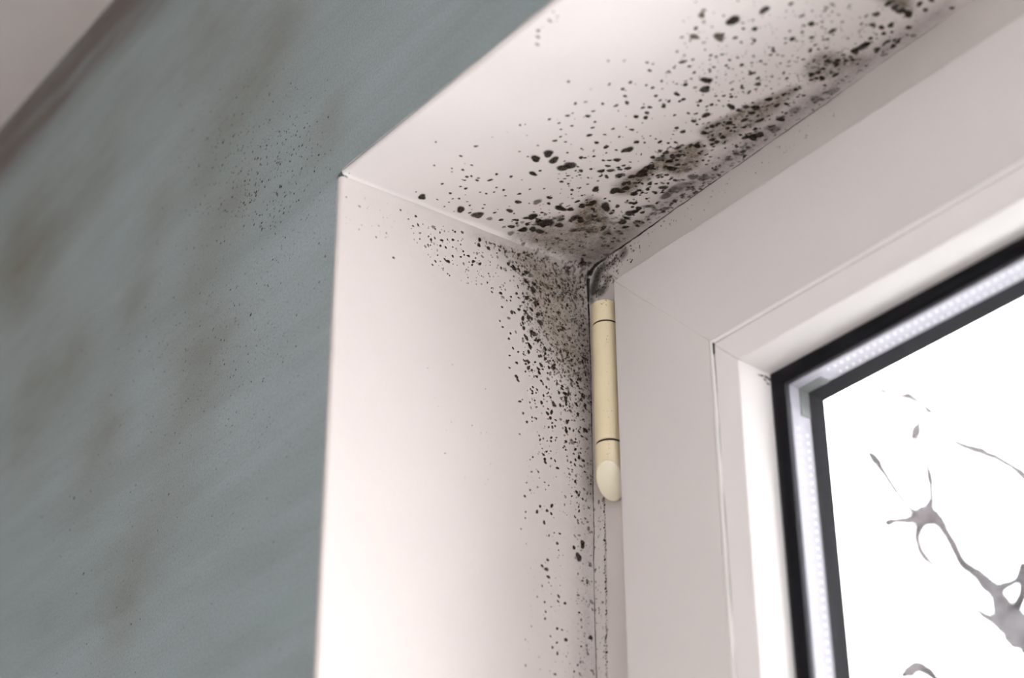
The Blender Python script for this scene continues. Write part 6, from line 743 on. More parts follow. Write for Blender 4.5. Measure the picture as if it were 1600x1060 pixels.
BRANCHES = [
[(-0.082, 0.696, -0.119, 0.0205), (-0.1, 0.685, -0.077, 0.0165), (-0.167, 0.743, -0.024, 0.013), (-0.202, 0.778, 0.004, 0.0108), (-0.224, 0.801, 0.035, 0.0071), (-0.248, 0.821, 0.059, 0.0073), (-0.27, 0.832, 0.082, 0.0054), (-0.282, 0.834, 0.094, 0.0054), (-0.262, 0.796, 0.1, 0.0048), (-0.247, 0.764, 0.103, 0.0058), (-0.242, 0.742, 0.1, 0.0095), (-0.236, 0.716, 0.087, 0.0048), (-0.223, 0.679, 0.071, 0.0031), (-0.219, 0.666, 0.065, 0.0039), (-0.217, 0.659, 0.061, 0.0025)],
[(-0.242, 0.742, 0.1, 0.0083), (-0.237, 0.745, 0.112, 0.0041), (-0.24, 0.751, 0.126, 0.0032), (-0.246, 0.759, 0.142, 0.0041), (-0.27, 0.787, 0.18, 0.0028), (-0.289, 0.808, 0.21, 0.0025)],
[(-0.242, 0.74, 0.098, 0.0072), (-0.256, 0.746, 0.09, 0.0041), (-0.278, 0.773, 0.092, 0.0039), (-0.3, 0.808, 0.098, 0.0043), (-0.319, 0.848, 0.102, 0.0028), (-0.324, 0.877, 0.083, 0.0031), (-0.296, 0.859, 0.062, 0.0031), (-0.228, 0.798, 0.013, 0.0054), (-0.184, 0.759, -0.013, 0.0095)],
[(-0.137, 0.859, 0.04, 0.0087), (-0.04, 0.642, 0.002, 0.0046), (-0.073, 0.65, 0.045, 0.0033), (-0.111, 0.689, 0.08, 0.0029), (-0.162, 0.74, 0.123, 0.0034), (-0.224, 0.799, 0.173, 0.0048), (-0.257, 0.826, 0.198, 0.004), (-0.284, 0.847, 0.224, 0.0035), (-0.31, 0.868, 0.261, 0.003), (-0.316, 0.861, 0.27, 0.0039), (-0.314, 0.846, 0.273, 0.0036), (-0.304, 0.816, 0.266, 0.0051), (-0.3, 0.8, 0.258, 0.0029)],
[(-0.24, 0.734, 0.097, 0.0043), (-0.225, 0.7, 0.09, 0.0026), (-0.215, 0.672, 0.096, 0.0028), (-0.221, 0.668, 0.112, 0.0031), (-0.231, 0.674, 0.126, 0.0043), (-0.241, 0.68, 0.138, 0.004), (-0.246, 0.682, 0.143, 0.0023)],
[(-0.316, 0.861, 0.27, 0.003), (-0.311, 0.84, 0.252, 0.0026), (-0.296, 0.81, 0.222, 0.0063), (-0.285, 0.792, 0.205, 0.0028)],
[(-0.306, 0.822, 0.268, 0.0029), (-0.294, 0.787, 0.255, 0.0026), (-0.285, 0.758, 0.244, 0.0037), (-0.284, 0.75, 0.242, 0.0022)],
[(-0.087, 0.7, -0.126, 0.0085), (-0.15, 0.682, -0.103, 0.0033), (-0.262, 0.767, -0.041, 0.0034), (-0.281, 0.761, -0.02, 0.0054), (-0.272, 0.737, -0.03, 0.0059), (-0.257, 0.707, -0.045, 0.0028)],
[(-0.133, 0.716, 0.01, 0.0045), (-0.157, 0.741, 0.015, 0.0035), (-0.181, 0.762, 0.023, 0.0031), (-0.208, 0.786, 0.035, 0.0048)],
[(-0.202, 0.778, 0.004, 0.0069), (-0.167, 0.754, 0.004, 0.0041), (-0.142, 0.729, 0.009, 0.0035), (-0.073, 0.667, -0.005, 0.0025)]]


# ------------------------------------------------------------------ helpers
def tag(o, label=None, cat=None, group=None, kind=None):
    if label: o['label'] = label
    if cat: o['category'] = cat
    if group: o['group'] = group
    if kind: o['kind'] = kind
    return o


def mesh(name, verts, faces, mat, parent=None, smooth=False, attrs=None, sharp=None):
    me = bpy.data.meshes.new(name)
    me.from_pydata([tuple(v) for v in verts], [], [tuple(int(i) for i in f) for f in faces])
    me.update()
    if mat: me.materials.append(mat)
    if smooth:
        me.polygons.foreach_set('use_smooth', [True] * len(me.polygons))
        if sharp is not None and hasattr(me, 'set_sharp_from_angle'):
            me.set_sharp_from_angle(angle=sharp)
    for k, v in (attrs or {}).items():
        v = np.asarray(v, dtype=np.float32)
        if v.ndim == 1:
            a = me.attributes.new(k, 'FLOAT', 'POINT'); a.data.foreach_set('value', v)
        else:
            a = me.attributes.new(k, 'FLOAT_COLOR', 'POINT'); a.data.foreach_set('color', v.ravel())
    o = bpy.data.objects.new(name, me)
    COL.objects.link(o)
    if parent: o.parent = parent
    return o


def empty(name, loc=(0, 0, 0)):
    o = bpy.data.objects.new(name, None)
    o.empty_display_size = 0.02
    o.location = loc
    COL.objects.link(o)
    return o


def grid_faces(nu, nv, flip=False):
    f = []
    for i in range(nu - 1):
        for j in range(nv - 1):
            a = i * nv + j
            q = (a, a + nv, a + nv + 1, a + 1)
            f.append(q[::-1] if flip else q)
    return f


def box(x0, x1, y0, y1, z0, z1):
    v = [(x, y, z) for x in (x0, x1) for y in (y0, y1) for z in (z0, z1)]
    f = [(0, 1, 3, 2), (4, 6, 7, 5), (0, 4, 5, 1), (2, 3, 7, 6), (0, 2, 6, 4), (1, 5, 7, 3)]
    return v, f


class MB:
    def __init__(s): s.v = []; s.f = []
    def add(s, v, f):
        b = len(s.v); s.v += [tuple(p) for p in v]; s.f += [tuple(i + b for i in q) for q in f]
        return s
    def box(s, *a): return s.add(*box(*a))
    def build(s, name, mat, parent=None, **k): return mesh(name, s.v, s.f, mat, parent, **k)


def tube(pts, rads, seg=8):
    """swept tube with caps through pts"""
    P = [Vector(p) for p in pts]
    v, f = [], []
    up = Vector((0, 0, 1))
    for i, p in enumerate(P):
        t = (P[min(i + 1, len(P) - 1)] - P[max(i - 1, 0)])
        t = t.normalized() if t.length > 1e-9 else Vector((1, 0, 0))
        a = t.cross(up)
        if a.length < 1e-3: a = t.cross(Vector((1, 0, 0)))
        a.normalize(); b = t.cross(a)
        for k in range(seg):
            th = 2 * math.pi * k / seg
            v.append(p + (a * math.cos(th) + b * math.sin(th)) * rads[i])
    for i in range(len(P) - 1):
        for k in range(seg):
            k2 = (k + 1) % seg
            f.append((i * seg + k, i * seg + k2, (i + 1) * seg + k2, (i + 1) * seg + k))
    f.append(tuple(range(seg - 1, -1, -1)))
    f.append(tuple((len(P) - 1) * seg + k for k in range(seg)))
    return v, f


def smooth_path(pts, n=6):
    """Catmull-Rom through (x, y, z, r)"""
    A = np.array(pts, float)
    out = []
    for i in range(len(A) - 1):
        p0, p1, p2, p3 = A[max(i - 1, 0)], A[i], A[i + 1], A[min(i + 2, len(A) - 1)]
        for k in range(n):
            t = k / n
            q = 0.5 * ((2 * p1) + (-p0 + p2) * t + (2 * p0 - 5 * p1 + 4 * p2 - p3) * t * t + (-p0 + 3 * p1 - 3 * p2 + p3) * t ** 3)
            q[3] = max(q[3], min(p1[3], p2[3]))
            out.append(q)
    out.append(A[-1])
    return out


# ------------------------------------------------------------------ materials
def new_mat(name):
    mt = bpy.data.materials.new(name)
    mt.use_nodes = True
    nt = mt.node_tree
    return mt, nt, nt.nodes['Principled BSDF']


def N(nt, typ, **k):
    n = nt.nodes.new(typ)
    for a, b in k.items():
        if a in n.inputs: n.inputs[a].default_value = b
        else: setattr(n, a, b)
    return n


def noise(nt, scale, detail=4, rough=0.55, stretch=None, coord=None, rot=None):
    tc = N(nt, 'ShaderNodeTexCoord')
    src = tc.outputs['Object']
    mp = N(nt, 'ShaderNodeMapping')
    nt.links.new(src, mp.inputs['Vector'])
    if stretch: mp.inputs['Scale'].default_value = stretch
    if rot: mp.inputs['Rotation'].default_value = rot
    n = N(nt, 'ShaderNodeTexNoise')
    n.inputs['Scale'].default_value = scale
    n.inputs['Detail'].default_value = detail
    n.inputs['Roughness'].default_value = rough
    nt.links.new(mp.outputs[0], n.inputs['Vector'])
    return n.outputs['Fac']


def ramp(nt, fac, stops):
    r = N(nt, 'ShaderNodeValToRGB')
    while len(r.color_ramp.elements) < len(stops): r.color_ramp.elements.new(0.5)
    for e, (p, c) in zip(r.color_ramp.elements, stops):
        e.position = p
        e.color = (c, c, c, 1) if not hasattr(c, '__len__') else (*c, 1)
    nt.links.new(fac, r.inputs['Fac'])
    return r.outputs['Color']


def mixc(nt, fac, a, b, mode='MIX'):
    n = N(nt, 'ShaderNodeMix', data_type='RGBA', blend_type=mode)
    for sock, val in ((n.inputs[0], fac), (n.inputs[6], a), (n.inputs[7], b)):
        if isinstance(val, (int, float)): sock.default_value = val
        elif isinstance(val, tuple): sock.default_value = (*val, 1)
        else: nt.links.new(val, sock)
    return n.outputs[2]


def mth(nt, op, a, b=None, c=None, clamp=False):
    n = N(nt, 'ShaderNodeMath', operation=op)
    n.use_clamp = clamp
    for i, x in enumerate((a, b, c)):
        if x is None: continue
        if isinstance(x, (int, float)): n.inputs[i].default_value = x
        else: nt.links.new(x, n.inputs[i])
    return n.outputs[0]


def attr(nt, name):
    a = N(nt, 'ShaderNodeAttribute'); a.attribute_name = name
    return a


def bump(nt, bsdf, height, strength, dist):
    b = N(nt, 'ShaderNodeBump')
    b.inputs['Strength'].default_value = strength
    b.inputs['Distance'].default_value = dist
    nt.links.new(height, b.inputs['Height'])
    nt.links.new(b.outputs[0], bsdf.inputs['Normal'])


def plain(name, col, rough=0.5, spec=0.5, metal=0.0, nscale=None, namp=0.06, bmp=None):
    mt, nt, b = new_mat(name)
    b.inputs['Roughness'].default_value = rough
    b.inputs['Metallic'].default_value = metal
    b.inputs['Specular IOR Level'].default_value = spec
    n = noise(nt, nscale or 40.0, 4)
    dark = tuple(c * (1 - namp) for c in col); lite = tuple(min(1, c * (1 + namp)) for c in col)
    nt.links.new(ramp(nt, n, [(0.3, dark), (0.7, lite)]), b.inputs['Base Color'])
    if bmp: bump(nt, b, noise(nt, bmp[0], 5), bmp[1], bmp[2])
    return mt


def plaster_material(name, base):
    """white painted plaster with the mould stain masks painted on as vertex attributes"""
    mt, nt, b = new_mat(name)
    b.inputs['Roughness'].default_value = 0.62
    b.inputs['Specular IOR Level'].default_value = 0.25
    big = ramp(nt, noise(nt, 9, 3), [(0.3, tuple(c * 0.965 for c in base)), (0.7, base)])
    fine = noise(nt, 900, 5, 0.7)
    blot = noise(nt, 230, 5, 0.7)
    ol = attr(nt, 'olive').outputs['Fac']
    gr = attr(nt, 'grey').outputs['Fac']
    # break the stain up into blotches and grains
    edge = mth(nt, 'MULTIPLY_ADD', blot, 1.5, -0.75)
    o1 = mth(nt, 'ADD', ol, mth(nt, 'MULTIPLY', edge, mth(nt, 'MULTIPLY', ol, 1.25)), clamp=True)
    g1 = mth(nt, 'ADD', gr, mth(nt, 'MULTIPLY', edge, mth(nt, 'MULTIPLY', gr, 1.0)), clamp=True)
    grain = mth(nt, 'MULTIPLY_ADD', fine, 1.6, 0.2, clamp=False)
    o2 = mth(nt, 'MULTIPLY', o1, grain, clamp=True)
    g2 = mth(nt, 'MULTIPLY', g1, grain, clamp=True)
    c1 = mixc(nt, o2, big, (0.235, 0.195, 0.150))
    c2 = mixc(nt, g2, c1, (0.27, 0.235, 0.235))
    nt.links.new(c2, b.inputs['Base Color'])
    h = mth(nt, 'ADD', mth(nt, 'MULTIPLY', noise(nt, 60, 3), 1.0), mth(nt, 'MULTIPLY', noise(nt, 420, 4, 0.65), 0.25))
    bump(nt, b, h, 0.28, 0.0012)
    return mt


def wall_material():
    mt, nt, b = new_mat('green_wall_paint')
    b.inputs['Roughness'].default_value = 0.55
    b.inputs['Specular IOR Level'].default_value = 0.3
    base_a = (0.300, 0.365, 0.370)
    base_b = (0.385, 0.450, 0.475)
    streak = noise(nt, 5.0, 5, 0.6, stretch=(0.55, 1, 3.2), rot=(0, 0.25, 0))
    col = mixc(nt, ramp(nt, streak, [(0.32, 0.0), (0.68, 1.0)]), base_a, base_b)
    # cloudy grime, with its own places on the wall
    gm = attr(nt, 'grime').outputs['Fac']
    col = mixc(nt, mth(nt, 'MULTIPLY', gm, 1.1, clamp=True), col, (0.245, 0.278, 0.250))
    fs = noise(nt, 22.0, 4, 0.6, stretch=(0.30, 1, 2.6), rot=(0, 0.18, 0))
    col = mixc(nt, ramp(nt, fs, [(0.40, 0.16), (0.60, 0.0)]), col, (0.19, 0.205, 0.185))
    cloud = noise(nt, 9.0, 5, 0.62, stretch=(0.8, 1, 1.6), rot=(0, 0.5, 0))
    g = mth(nt, 'MULTIPLY', gm, ramp(nt, cloud, [(0.36, 0.10), (0.66, 1.7)]), clamp=True)
    col = mixc(nt, g, col, (0.20, 0.18, 0.155))
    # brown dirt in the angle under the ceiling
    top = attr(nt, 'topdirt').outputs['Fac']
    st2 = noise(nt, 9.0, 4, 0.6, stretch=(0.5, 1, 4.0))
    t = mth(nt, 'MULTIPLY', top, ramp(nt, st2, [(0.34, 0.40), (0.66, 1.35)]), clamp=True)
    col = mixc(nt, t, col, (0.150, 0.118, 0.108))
    # fine plaster grain
    gn = noise(nt, 650, 4, 0.7)
    col = mixc(nt, ramp(nt, gn, [(0.40, 0.30), (0.56, 0.0)]), col, (0.15, 0.16, 0.145))
    nt.links.new(col, b.inputs['Base Color'])
    h = mth(nt, 'ADD', mth(nt, 'MULTIPLY', noise(nt, 40, 4, 0.6, stretch=(0.7, 1, 1.5)), 1.0), mth(nt, 'MULTIPLY', noise(nt, 520, 4, 0.7), 0.35))
    bump(nt, b, h, 0.5, 0.0018)
    return mt


def mould_material():
    mt, nt, b = new_mat('mould')
    a = attr(nt, 'tint')
    b.inputs['Roughness'].default_value = 0.9
    b.inputs['Specular IOR Level'].default_value = 0.1
    n = noise(nt, 1500, 3, 0.7)
    col = mixc(nt, 0.35, a.outputs['Color'], ramp(nt, n, [(0.3, 0.35), (0.7, 1.0)]), 'MULTIPLY')
    nt.links.new(col, b.inputs['Base Color'])
    tr = N(nt, 'ShaderNodeBsdfTransparent')
    mx = N(nt, 'ShaderNodeMixShader')
    # colonies thin out towards their rims
    al = mth(nt, 'MULTIPLY', a.outputs['Alpha'], ramp(nt, n, [(0.3, 0.75), (0.62, 1.1)]), clamp=True)
    nt.links.new(al, mx.inputs[0])
    nt.links.new(tr.outputs[0], mx.inputs[1])
    nt.links.new(b.outputs[0], mx.inputs[2])
    nt.links.new(mx.outputs[0], nt.nodes['Material Output'].inputs['Surface'])
    return mt


def glass_material():
    mt, nt, b = new_mat('window_glass')
    nt.nodes.remove(b)
    tr = N(nt, 'ShaderNodeBsdfTransparent'); tr.inputs[0].default_value = (0.97, 0.985, 0.98, 1)
    gl = N(nt, 'ShaderNodeBsdfGlossy'); gl.inputs['Roughness'].default_value = 0.0
    lw = N(nt, 'ShaderNodeLayerWeight'); lw.inputs['Blend'].default_value = 0.5
    fac = mth(nt, 'MULTIPLY_ADD', mth(nt, 'POWER', lw.outputs['Facing'], 5.0), 0.96, 0.03, clamp=True)
    mx = N(nt, 'ShaderNodeMixShader')
    nt.links.new(fac, mx.inputs[0]); nt.links.new(tr.outputs[0], mx.inputs[1]); nt.links.new(gl.outputs[0], mx.inputs[2])
    nt.links.new(mx.outputs[0], nt.nodes['Material Output'].inputs['Surface'])
    return mt


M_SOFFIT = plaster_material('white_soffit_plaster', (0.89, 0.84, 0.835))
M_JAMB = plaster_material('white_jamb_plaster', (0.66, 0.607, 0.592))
M_WALL = wall_material()
M_PVC = plain('white_pvc', (0.68, 0.645, 0.635), 0.32, 0.5, nscale=6, namp=0.015)
M_FRAME = plain('white_pvc_frame', (0.64, 0.595, 0.575), 0.4, 0.4, nscale=14, namp=0.06)
M_BEAD = plain('white_pvc_bead', (0.79, 0.76, 0.755), 0.2, 0.8, nscale=6, namp=0.015)
M_LIGHT_LINE = plain('white_light_line', (0.90, 0.875, 0.865), 0.3, 0.5, nscale=20, namp=0.02)
M_RUBBER = plain('black_rubber', (0.006, 0.006, 0.008), 0.5, 0.12, nscale=120, namp=0.2)
M_SEAL = plain('dark_edge_seal', (0.014, 0.015, 0.022), 0.5, 0.25, nscale=150, namp=0.25)
M_ALU = plain('aluminium_spacer', (0.27, 0.255, 0.295), 0.5, 0.5, metal=0.0, nscale=300, namp=0.08)
M_KEY = plain('grey_corner_key', (0.12, 0.125, 0.125), 0.5, 0.5, nscale=200, namp=0.2)
M_HINGE = plain('cream_plastic', (0.72, 0.62, 0.42), 0.38, 0.5, nscale=60, namp=0.03)
M_CAP = plain('pale_cream_plastic', (0.82, 0.76, 0.60), 0.4, 0.5, nscale=60, namp=0.03)
M_STEEL = plain('dirty_steel', (0.035, 0.026, 0.022), 0.7, 0.2)
M_MOULD = mould_material()
M_GLASS = glass_material()
M_CEIL = plain('ceiling_paint', (0.78, 0.73, 0.715), 0.8, 0.2, nscale=4, namp=0.07, bmp=(60, 0.2, 0.001))
M_ROOM = plain('room_wall_paint', (0.74, 0.74, 0.74), 0.7, 0.2, nscale=3, namp=0.04)
M_FLOOR = plain('wood_floor', (0.60, 0.53, 0.47), 0.45, 0.4, nscale=5, namp=0.12)
M_SILL = plain('sill_white', (0.80, 0.78, 0.76), 0.35, 0.5, nscale=8, namp=0.02)
M_BARK = plain('bark', (0.075, 0.062, 0.068), 0.9, 0.2, nscale=18, namp=0.3, bmp=(60, 0.5, 0.01))
M_GROUND = plain('snow', (0.86, 0.86, 0.87), 0.95, 0.1, nscale=0.5, namp=0.1)

# ------------------------------------------------------------------ reveal surfaces
ARRIS = 0.0024


def fillet_r(y):
    a = np.clip(y / D, 0, 1)
    return 0.0030 + 0.0065 * a * a


def soffit_z0(x, y):
    xc = np.minimum(x, 0.62); a = y / D
    return (1 - a) * (-0.0251 * xc) + a * (0.008 + 0.02806 * xc)


def jamb_x0(y, z):
    h = np.clip(-z, -0.02, 0.6); a = y / D
    return (1 - a) * (0.00742 * h) + a * (-0.003216 - 0.01039 * h)


def arris_drop(y):
    q = np.clip(ARRIS - y, 0, ARRIS)
    return ARRIS - np.sqrt(np.maximum(ARRIS ** 2 - q ** 2, 0))


def waves(u, v, s):
    return s * (np.sin(u * 37 + 1.3 * np.sin(v * 29)) + np.sin(v * 53 + u * 19 + 0.7) + 0.6 * np.sin(u * 91 - v * 71))


def soffit(x, y):
    """height of the underside of the lintel, with the plaster fillet into the jamb"""
    z = soffit_z0(x, y)
    u = x - jamb_x0(y, 0 * y)
    r = fillet_r(y)
    q = np.clip(r - u, 0, r)
    z = z - (r - np.sqrt(np.maximum(r * r - q * q, 0)))
    return z + arris_drop(y) + waves(x, y, 0.00022)


def jamb(y, z):
    x = jamb_x0(y, z)
    u = soffit_z0(0 * y, y) - z
    r = fillet_r(y)
    q = np.clip(r - u, 0, r)
    x = x + (r - np.sqrt(np.maximum(r * r - q * q, 0)))
    return x - arris_drop(y) + waves(z, y, 0.00022)


def poly_amount(px, py, polys, key):
    """soft membership of points (0.1 mm units) in the stain outlines"""
    out = np.zeros(len(px))
    for k, amt, w, P in polys:
        if k != key: continue
        P = np.array(P, float)
        ins = np.zeros(len(px), bool); dmin = np.full(len(px), 1e9)
        for i in range(len(P)):
            a, b = P[i - 1], P[i]
            if a[1] != b[1]:
                c = ((a[1] > py) != (b[1] > py)) & (px < (b[0] - a[0]) * (py - a[1]) / (b[1] - a[1]) + a[0])
                ins ^= c
            ab = b - a
            t = np.clip(((px - a[0]) * ab[0] + (py - a[1]) * ab[1]) / max(ab @ ab, 1e-9), 0, 1)
            d = np.hypot(px - a[0] - t * ab[0], py - a[1] - t * ab[1])
            dmin = np.minimum(dmin, d)
        sd = np.where(ins, dmin, -dmin) / (w * 10.0)
        s = np.clip(sd * 0.5 + 0.5, 0, 1)
        s = s * s * (3 - 2 * s)
        out = np.maximum(out, amt * s)
    return out


ys = np.concatenate([np.linspace(0.0, ARRIS, 7)[:-1], np.linspace(ARRIS, D + 0.003, 112)])
# --- soffit of the reveal
us = np.concatenate([np.linspace(0, 0.03, 31)[:-1], np.linspace(0.03, 0.36, 221)[:-1], np.linspace(0.36, WIN_W + 0.02, 40)])
U, Y = np.meshgrid(us, ys, indexing='ij')
X = U + jamb_x0(Y, 0 * Y) + fillet_r(Y) * (1 - math.sqrt(0.5))
Z = soffit(X, Y)
V = np.stack([X, Y, Z], -1).reshape(-1, 3)
# close over the face of the wall: a thin lip of white paint
nu, nv = X.shape
lip = V.reshape(nu, nv, 3)[:, 0].copy()
lip[:, 1] = -0.0001; lip[:, 2] += 0.0002 + 0.0002 * np.sin(us * 190) * np.sin(us * 67)
Vall = np.concatenate([V, lip])
F = grid_faces(nu, nv, flip=False)
F += [(len(V) + i, len(V) + i + 1, (i + 1) * nv, i * nv) for i in range(nu - 1)]
mm = Vall * 1e4
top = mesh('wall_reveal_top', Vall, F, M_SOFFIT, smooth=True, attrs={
    'olive': poly_amount(mm[:, 0], mm[:, 1], HAZE_TOP, 'o'),
    'grey': poly_amount(mm[:, 0], mm[:, 1], HAZE_TOP, 'g')})
tag(top, 'white plaster underside of the window reveal spotted with black mould', 'reveal', kind='structure')
# --- left jamb of the reveal
us = np.concatenate([np.linspace(0, 0.03, 31)[:-1], np.linspace(0.03, 0.32, 180)[:-1], np.linspace(0.32, WIN_H + 0.02, 40)])
U, Y = np.meshgrid(us, ys, indexing='ij')
Z = soffit_z0(0 * Y, Y) - fillet_r(Y) * (1 - math.sqrt(0.5)) - U
X = jamb(Y, Z)
V = np.stack([X, Y, Z], -1).reshape(-1, 3)
lip = V.reshape(U.shape[0], nv, 3)[:, 0].copy()
lip[:, 1] = -0.0001; lip[:, 0] -= 0.0002 + 0.0002 * np.sin(us * 150) * np.sin(us * 83)
Vall = np.concatenate([V, lip])
nu = U.shape[0]
F = grid_faces(nu, nv, flip=True)
F += [(len(V) + i + 1, len(V) + i, i * nv, (i + 1) * nv) for i in range(nu - 1)]
mm = Vall * 1e4
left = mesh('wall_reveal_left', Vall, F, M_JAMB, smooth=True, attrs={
    'olive': poly_amount(mm[:, 1], mm[:, 2], HAZE_LEFT, 'o'),
    'grey': poly_amount(mm[:, 1], mm[:, 2], HAZE_LEFT, 'g')})
tag(left, 'cream white plaster jamb beside the window, speckled with mould by the hinge', 'reveal', kind='structure')
# --- right jamb and sill, out of the picture
rj = MB().box(WIN_W, WIN_W + 0.012, 0.0, D + 0.003, -WIN_H, 0.02).build('wall_reveal_right', M_JAMB)
tag(rj, 'plain white plaster jamb on the far right of the window', 'reveal', kind='structure')
sill = MB().box(-0.012, WIN_W + 0.02, -0.03, D + 0.01, -WIN_H - 0.025, -WIN_H).build('trim_1', M_SILL)
tag(sill, 'white window board below the window', 'window board', kind='structure')

# ------------------------------------------------------------------ wall with the opening
def zline():
    return np.concatenate([np.linspace(FLOOR, -0.36, 12)[:-1], np.linspace(-0.36, 0.0, 61)])


xl = np.concatenate([np.linspace(RX0, -0.75, 12)[:-1], np.linspace(-0.75, 0.0, 126)])
zl = zline()
wv, wf = [], []


def add_patch(Xp, Zp):
    nu, nv = Xp.shape
    b = len(wv)
    for i in range(nu):
        for j in range(nv): wv.append((Xp[i, j], 0.0, Zp[i, j]))
    wf.extend([tuple(k + b for k in q) for q in grid_faces(nu, nv)])


a = (xl - RX0) / (0 - RX0)
edge = np.where(zl > -WIN_H - 0.02, 0.00742 * np.clip(-zl, 0, 0.6) - ARRIS + 0.0006, 0.0)
Xp = RX0 + a[:, None] * (edge[None, :] - RX0); Zp = np.repeat(zl[None, :], len(xl), 0)
add_patch(Xp, Zp)
xt = np.concatenate([xl, np.linspace(0.0, 0.5, 84)[1:], np.linspace(0.5, RX1, 20)[1:]])
bt = np.linspace(0, 1, 60)
low = np.where((xt > -1e-9) & (xt < WIN_W), -0.0251 * np.clip(xt, 0, 0.62) + ARRIS - 0.0006, 0.0)
Xp = np.repeat(xt[:, None], 60, 1); Zp = low[:, None] + bt[None, :] * (CEIL - low[:, None])
add_patch(Xp, Zp)
for (x0, x1, z0, z1) in ((WIN_W, RX1, FLOOR, 0.0), (-0.0, WIN_W, FLOOR, -WIN_H)):
    Xp, Zp = np.meshgrid(np.linspace(x0, x1, 6), np.linspace(z0, z1, 6), indexing='ij')
    add_patch(Xp, Zp)
nfront = len(wv)
# outer skin and outer reveal
for (x0, x1, z0, z1) in ((RX0 - 0.2, -0.08, FLOOR - 0.2, CEIL + 0.2), (-0.08, WIN_W + 0.08, 0.09, CEIL + 0.2), (WIN_W + 0.08, RX1 + 0.2, FLOOR - 0.2, CEIL + 0.2), (-0.08, WIN_W + 0.08, FLOOR - 0.2, -WIN_H - 0.08)):
    b = len(wv); v, f = box(x0, x1, WALL_T - 0.1, WALL_T, z0, z1)
    wv.extend(v); wf.extend([tuple(k + b for k in q) for q in f])
# masonry core behind the plaster skin and the chipped corner
for bx_ in ((RX0, -0.014, 0.004, 0.165, FLOOR, CEIL), (-0.014, WIN_W + 0.014, 0.004, 0.165, 0.040, CEIL), (WIN_W + 0.014, RX1, 0.004, 0.165, FLOOR, CEIL),
            (-0.014, WIN_W + 0.014, 0.004, 0.165, FLOOR, -WIN_H - 0.03), (-0.0135, 0.0012, 0.0012, 0.0036, -0.0010, 0.012)):
    b = len(wv); v, f = box(*bx_)
    wv.extend(v); wf.extend([tuple(k + b for k in q) for q in f])
wva = np.array(wv)
gr = np.zeros(len(wva))
for gx, gz, s, amt in GRIME_WALL:
    gr += amt * np.exp(-((wva[:, 0] - gx) ** 2 + (wva[:, 2] - gz) ** 2) / (2 * s * s))
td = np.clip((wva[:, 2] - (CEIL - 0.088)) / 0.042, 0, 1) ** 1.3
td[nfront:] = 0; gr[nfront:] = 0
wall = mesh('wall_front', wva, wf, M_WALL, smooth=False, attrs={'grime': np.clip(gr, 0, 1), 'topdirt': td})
tag(wall, 'grey green painted wall with dark mould stains around the window opening', 'wall', kind='structure')

# rest of the room
def struct(name, mb, mat, label, cat):
    return tag(mb.build(name, mat), label, cat, kind='structure')


struct('ceiling', MB().box(RX0 - 0.2, RX1 + 0.2, RY0 - 0.2, 0.10, CEIL, CEIL + 0.15), M_CEIL, 'pale grey ceiling meeting the green wall', 'ceiling')
struct('floor', MB().box(RX0 - 0.2, RX1 + 0.2, RY0 - 0.2, 0.05, FLOOR - 0.1, FLOOR), M_FLOOR, 'pale wooden floor of the room', 'floor')
struct('wall_left', MB().box(RX0 - 0.15, RX0, RY0, 0.02, FLOOR, CEIL), M_ROOM, 'plain white side wall left of the window', 'wall')
struct('wall_back', MB().box(RX0 - 0.15, RX1 + 0.2, RY0 - 0.2, RY0, FLOOR, CEIL), M_ROOM, 'plain white wall opposite the mouldy corner', 'wall')
rw = MB()
rw.box(RX1, RX1 + 0.2, RY0, W2Y0, FLOOR, CEIL).box(RX1, RX1 + 0.2, W2Y1, 0.02, FLOOR, CEIL)
rw.box(RX1, RX1 + 0.2, W2Y0, W2Y1, W2Z1, CEIL).box(RX1, RX1 + 0.2, W2Y0, W2Y1, FLOOR, W2Z0)
struct('wall_right', rw, M_ROOM, 'plain white side wall with an added window', 'wall')
w2 = empty('added_window', (RX1 + 0.1, (W2Y0 + W2Y1) / 2, W2Z0))  # added out of view to bring side daylight onto the jamb
tag(w2, 'unseen two light window added in the right side wall for daylight', 'window', kind='structure')
hw, hh = (W2Y1 - W2Y0) / 2, W2Z1 - W2Z0
for (x0, x1, z0, z1, nm) in ((-hw, hw, 0, 0.06, 'frame_rail'), (-hw, hw, hh - 0.06, hh, 'frame_rail'), (-hw, -hw + 0.06, 0.06, hh - 0.06, 'frame_stile'),
                             (hw - 0.06, hw, 0.06, hh - 0.06, 'frame_stile'), (-0.03, 0.03, 0.06, hh - 0.06, 'mullion')):
    MB().box(-0.03, 0.03, x0, x1, z0, z1).build(nm, M_PVC, w2)
for x0, x1 in ((-hw + 0.06, -0.03), (0.03, hw - 0.06)):
    MB().box(-0.003, 0.003, x0, x1, 0.06, hh - 0.06).build('glass_pane', M_GLASS, w2)
struct('ground', MB().box(-40, 40, -40, 40, FLOOR - 3.2, FLOOR - 3.0), M_GROUND, 'snow covered ground outside below the window', 'ground')

# ------------------------------------------------------------------ the window
win = empty('window_1', (0, D, -WIN_H))
tag(win, 'white plastic casement window with black gaskets and mitred corner', 'window', kind='structure')
WO = Vector((0, D, -WIN_H))
XS, ZS, PROT = 0.03335, 0.02219, 0.01415
YS = D - PROT
WD, WE, WF, WG, WH, WI = 0.07254, 0.09021, 0.09605, 0.10353, 0.10237, 0.10781
DF, DH, DI = 0.01677, 0.03454, 0.03867
# sash rectangle
SX0, SX1, SZ0, SZ1 = XS, WIN_W - XS, -WIN_H + 0.03, -ZS


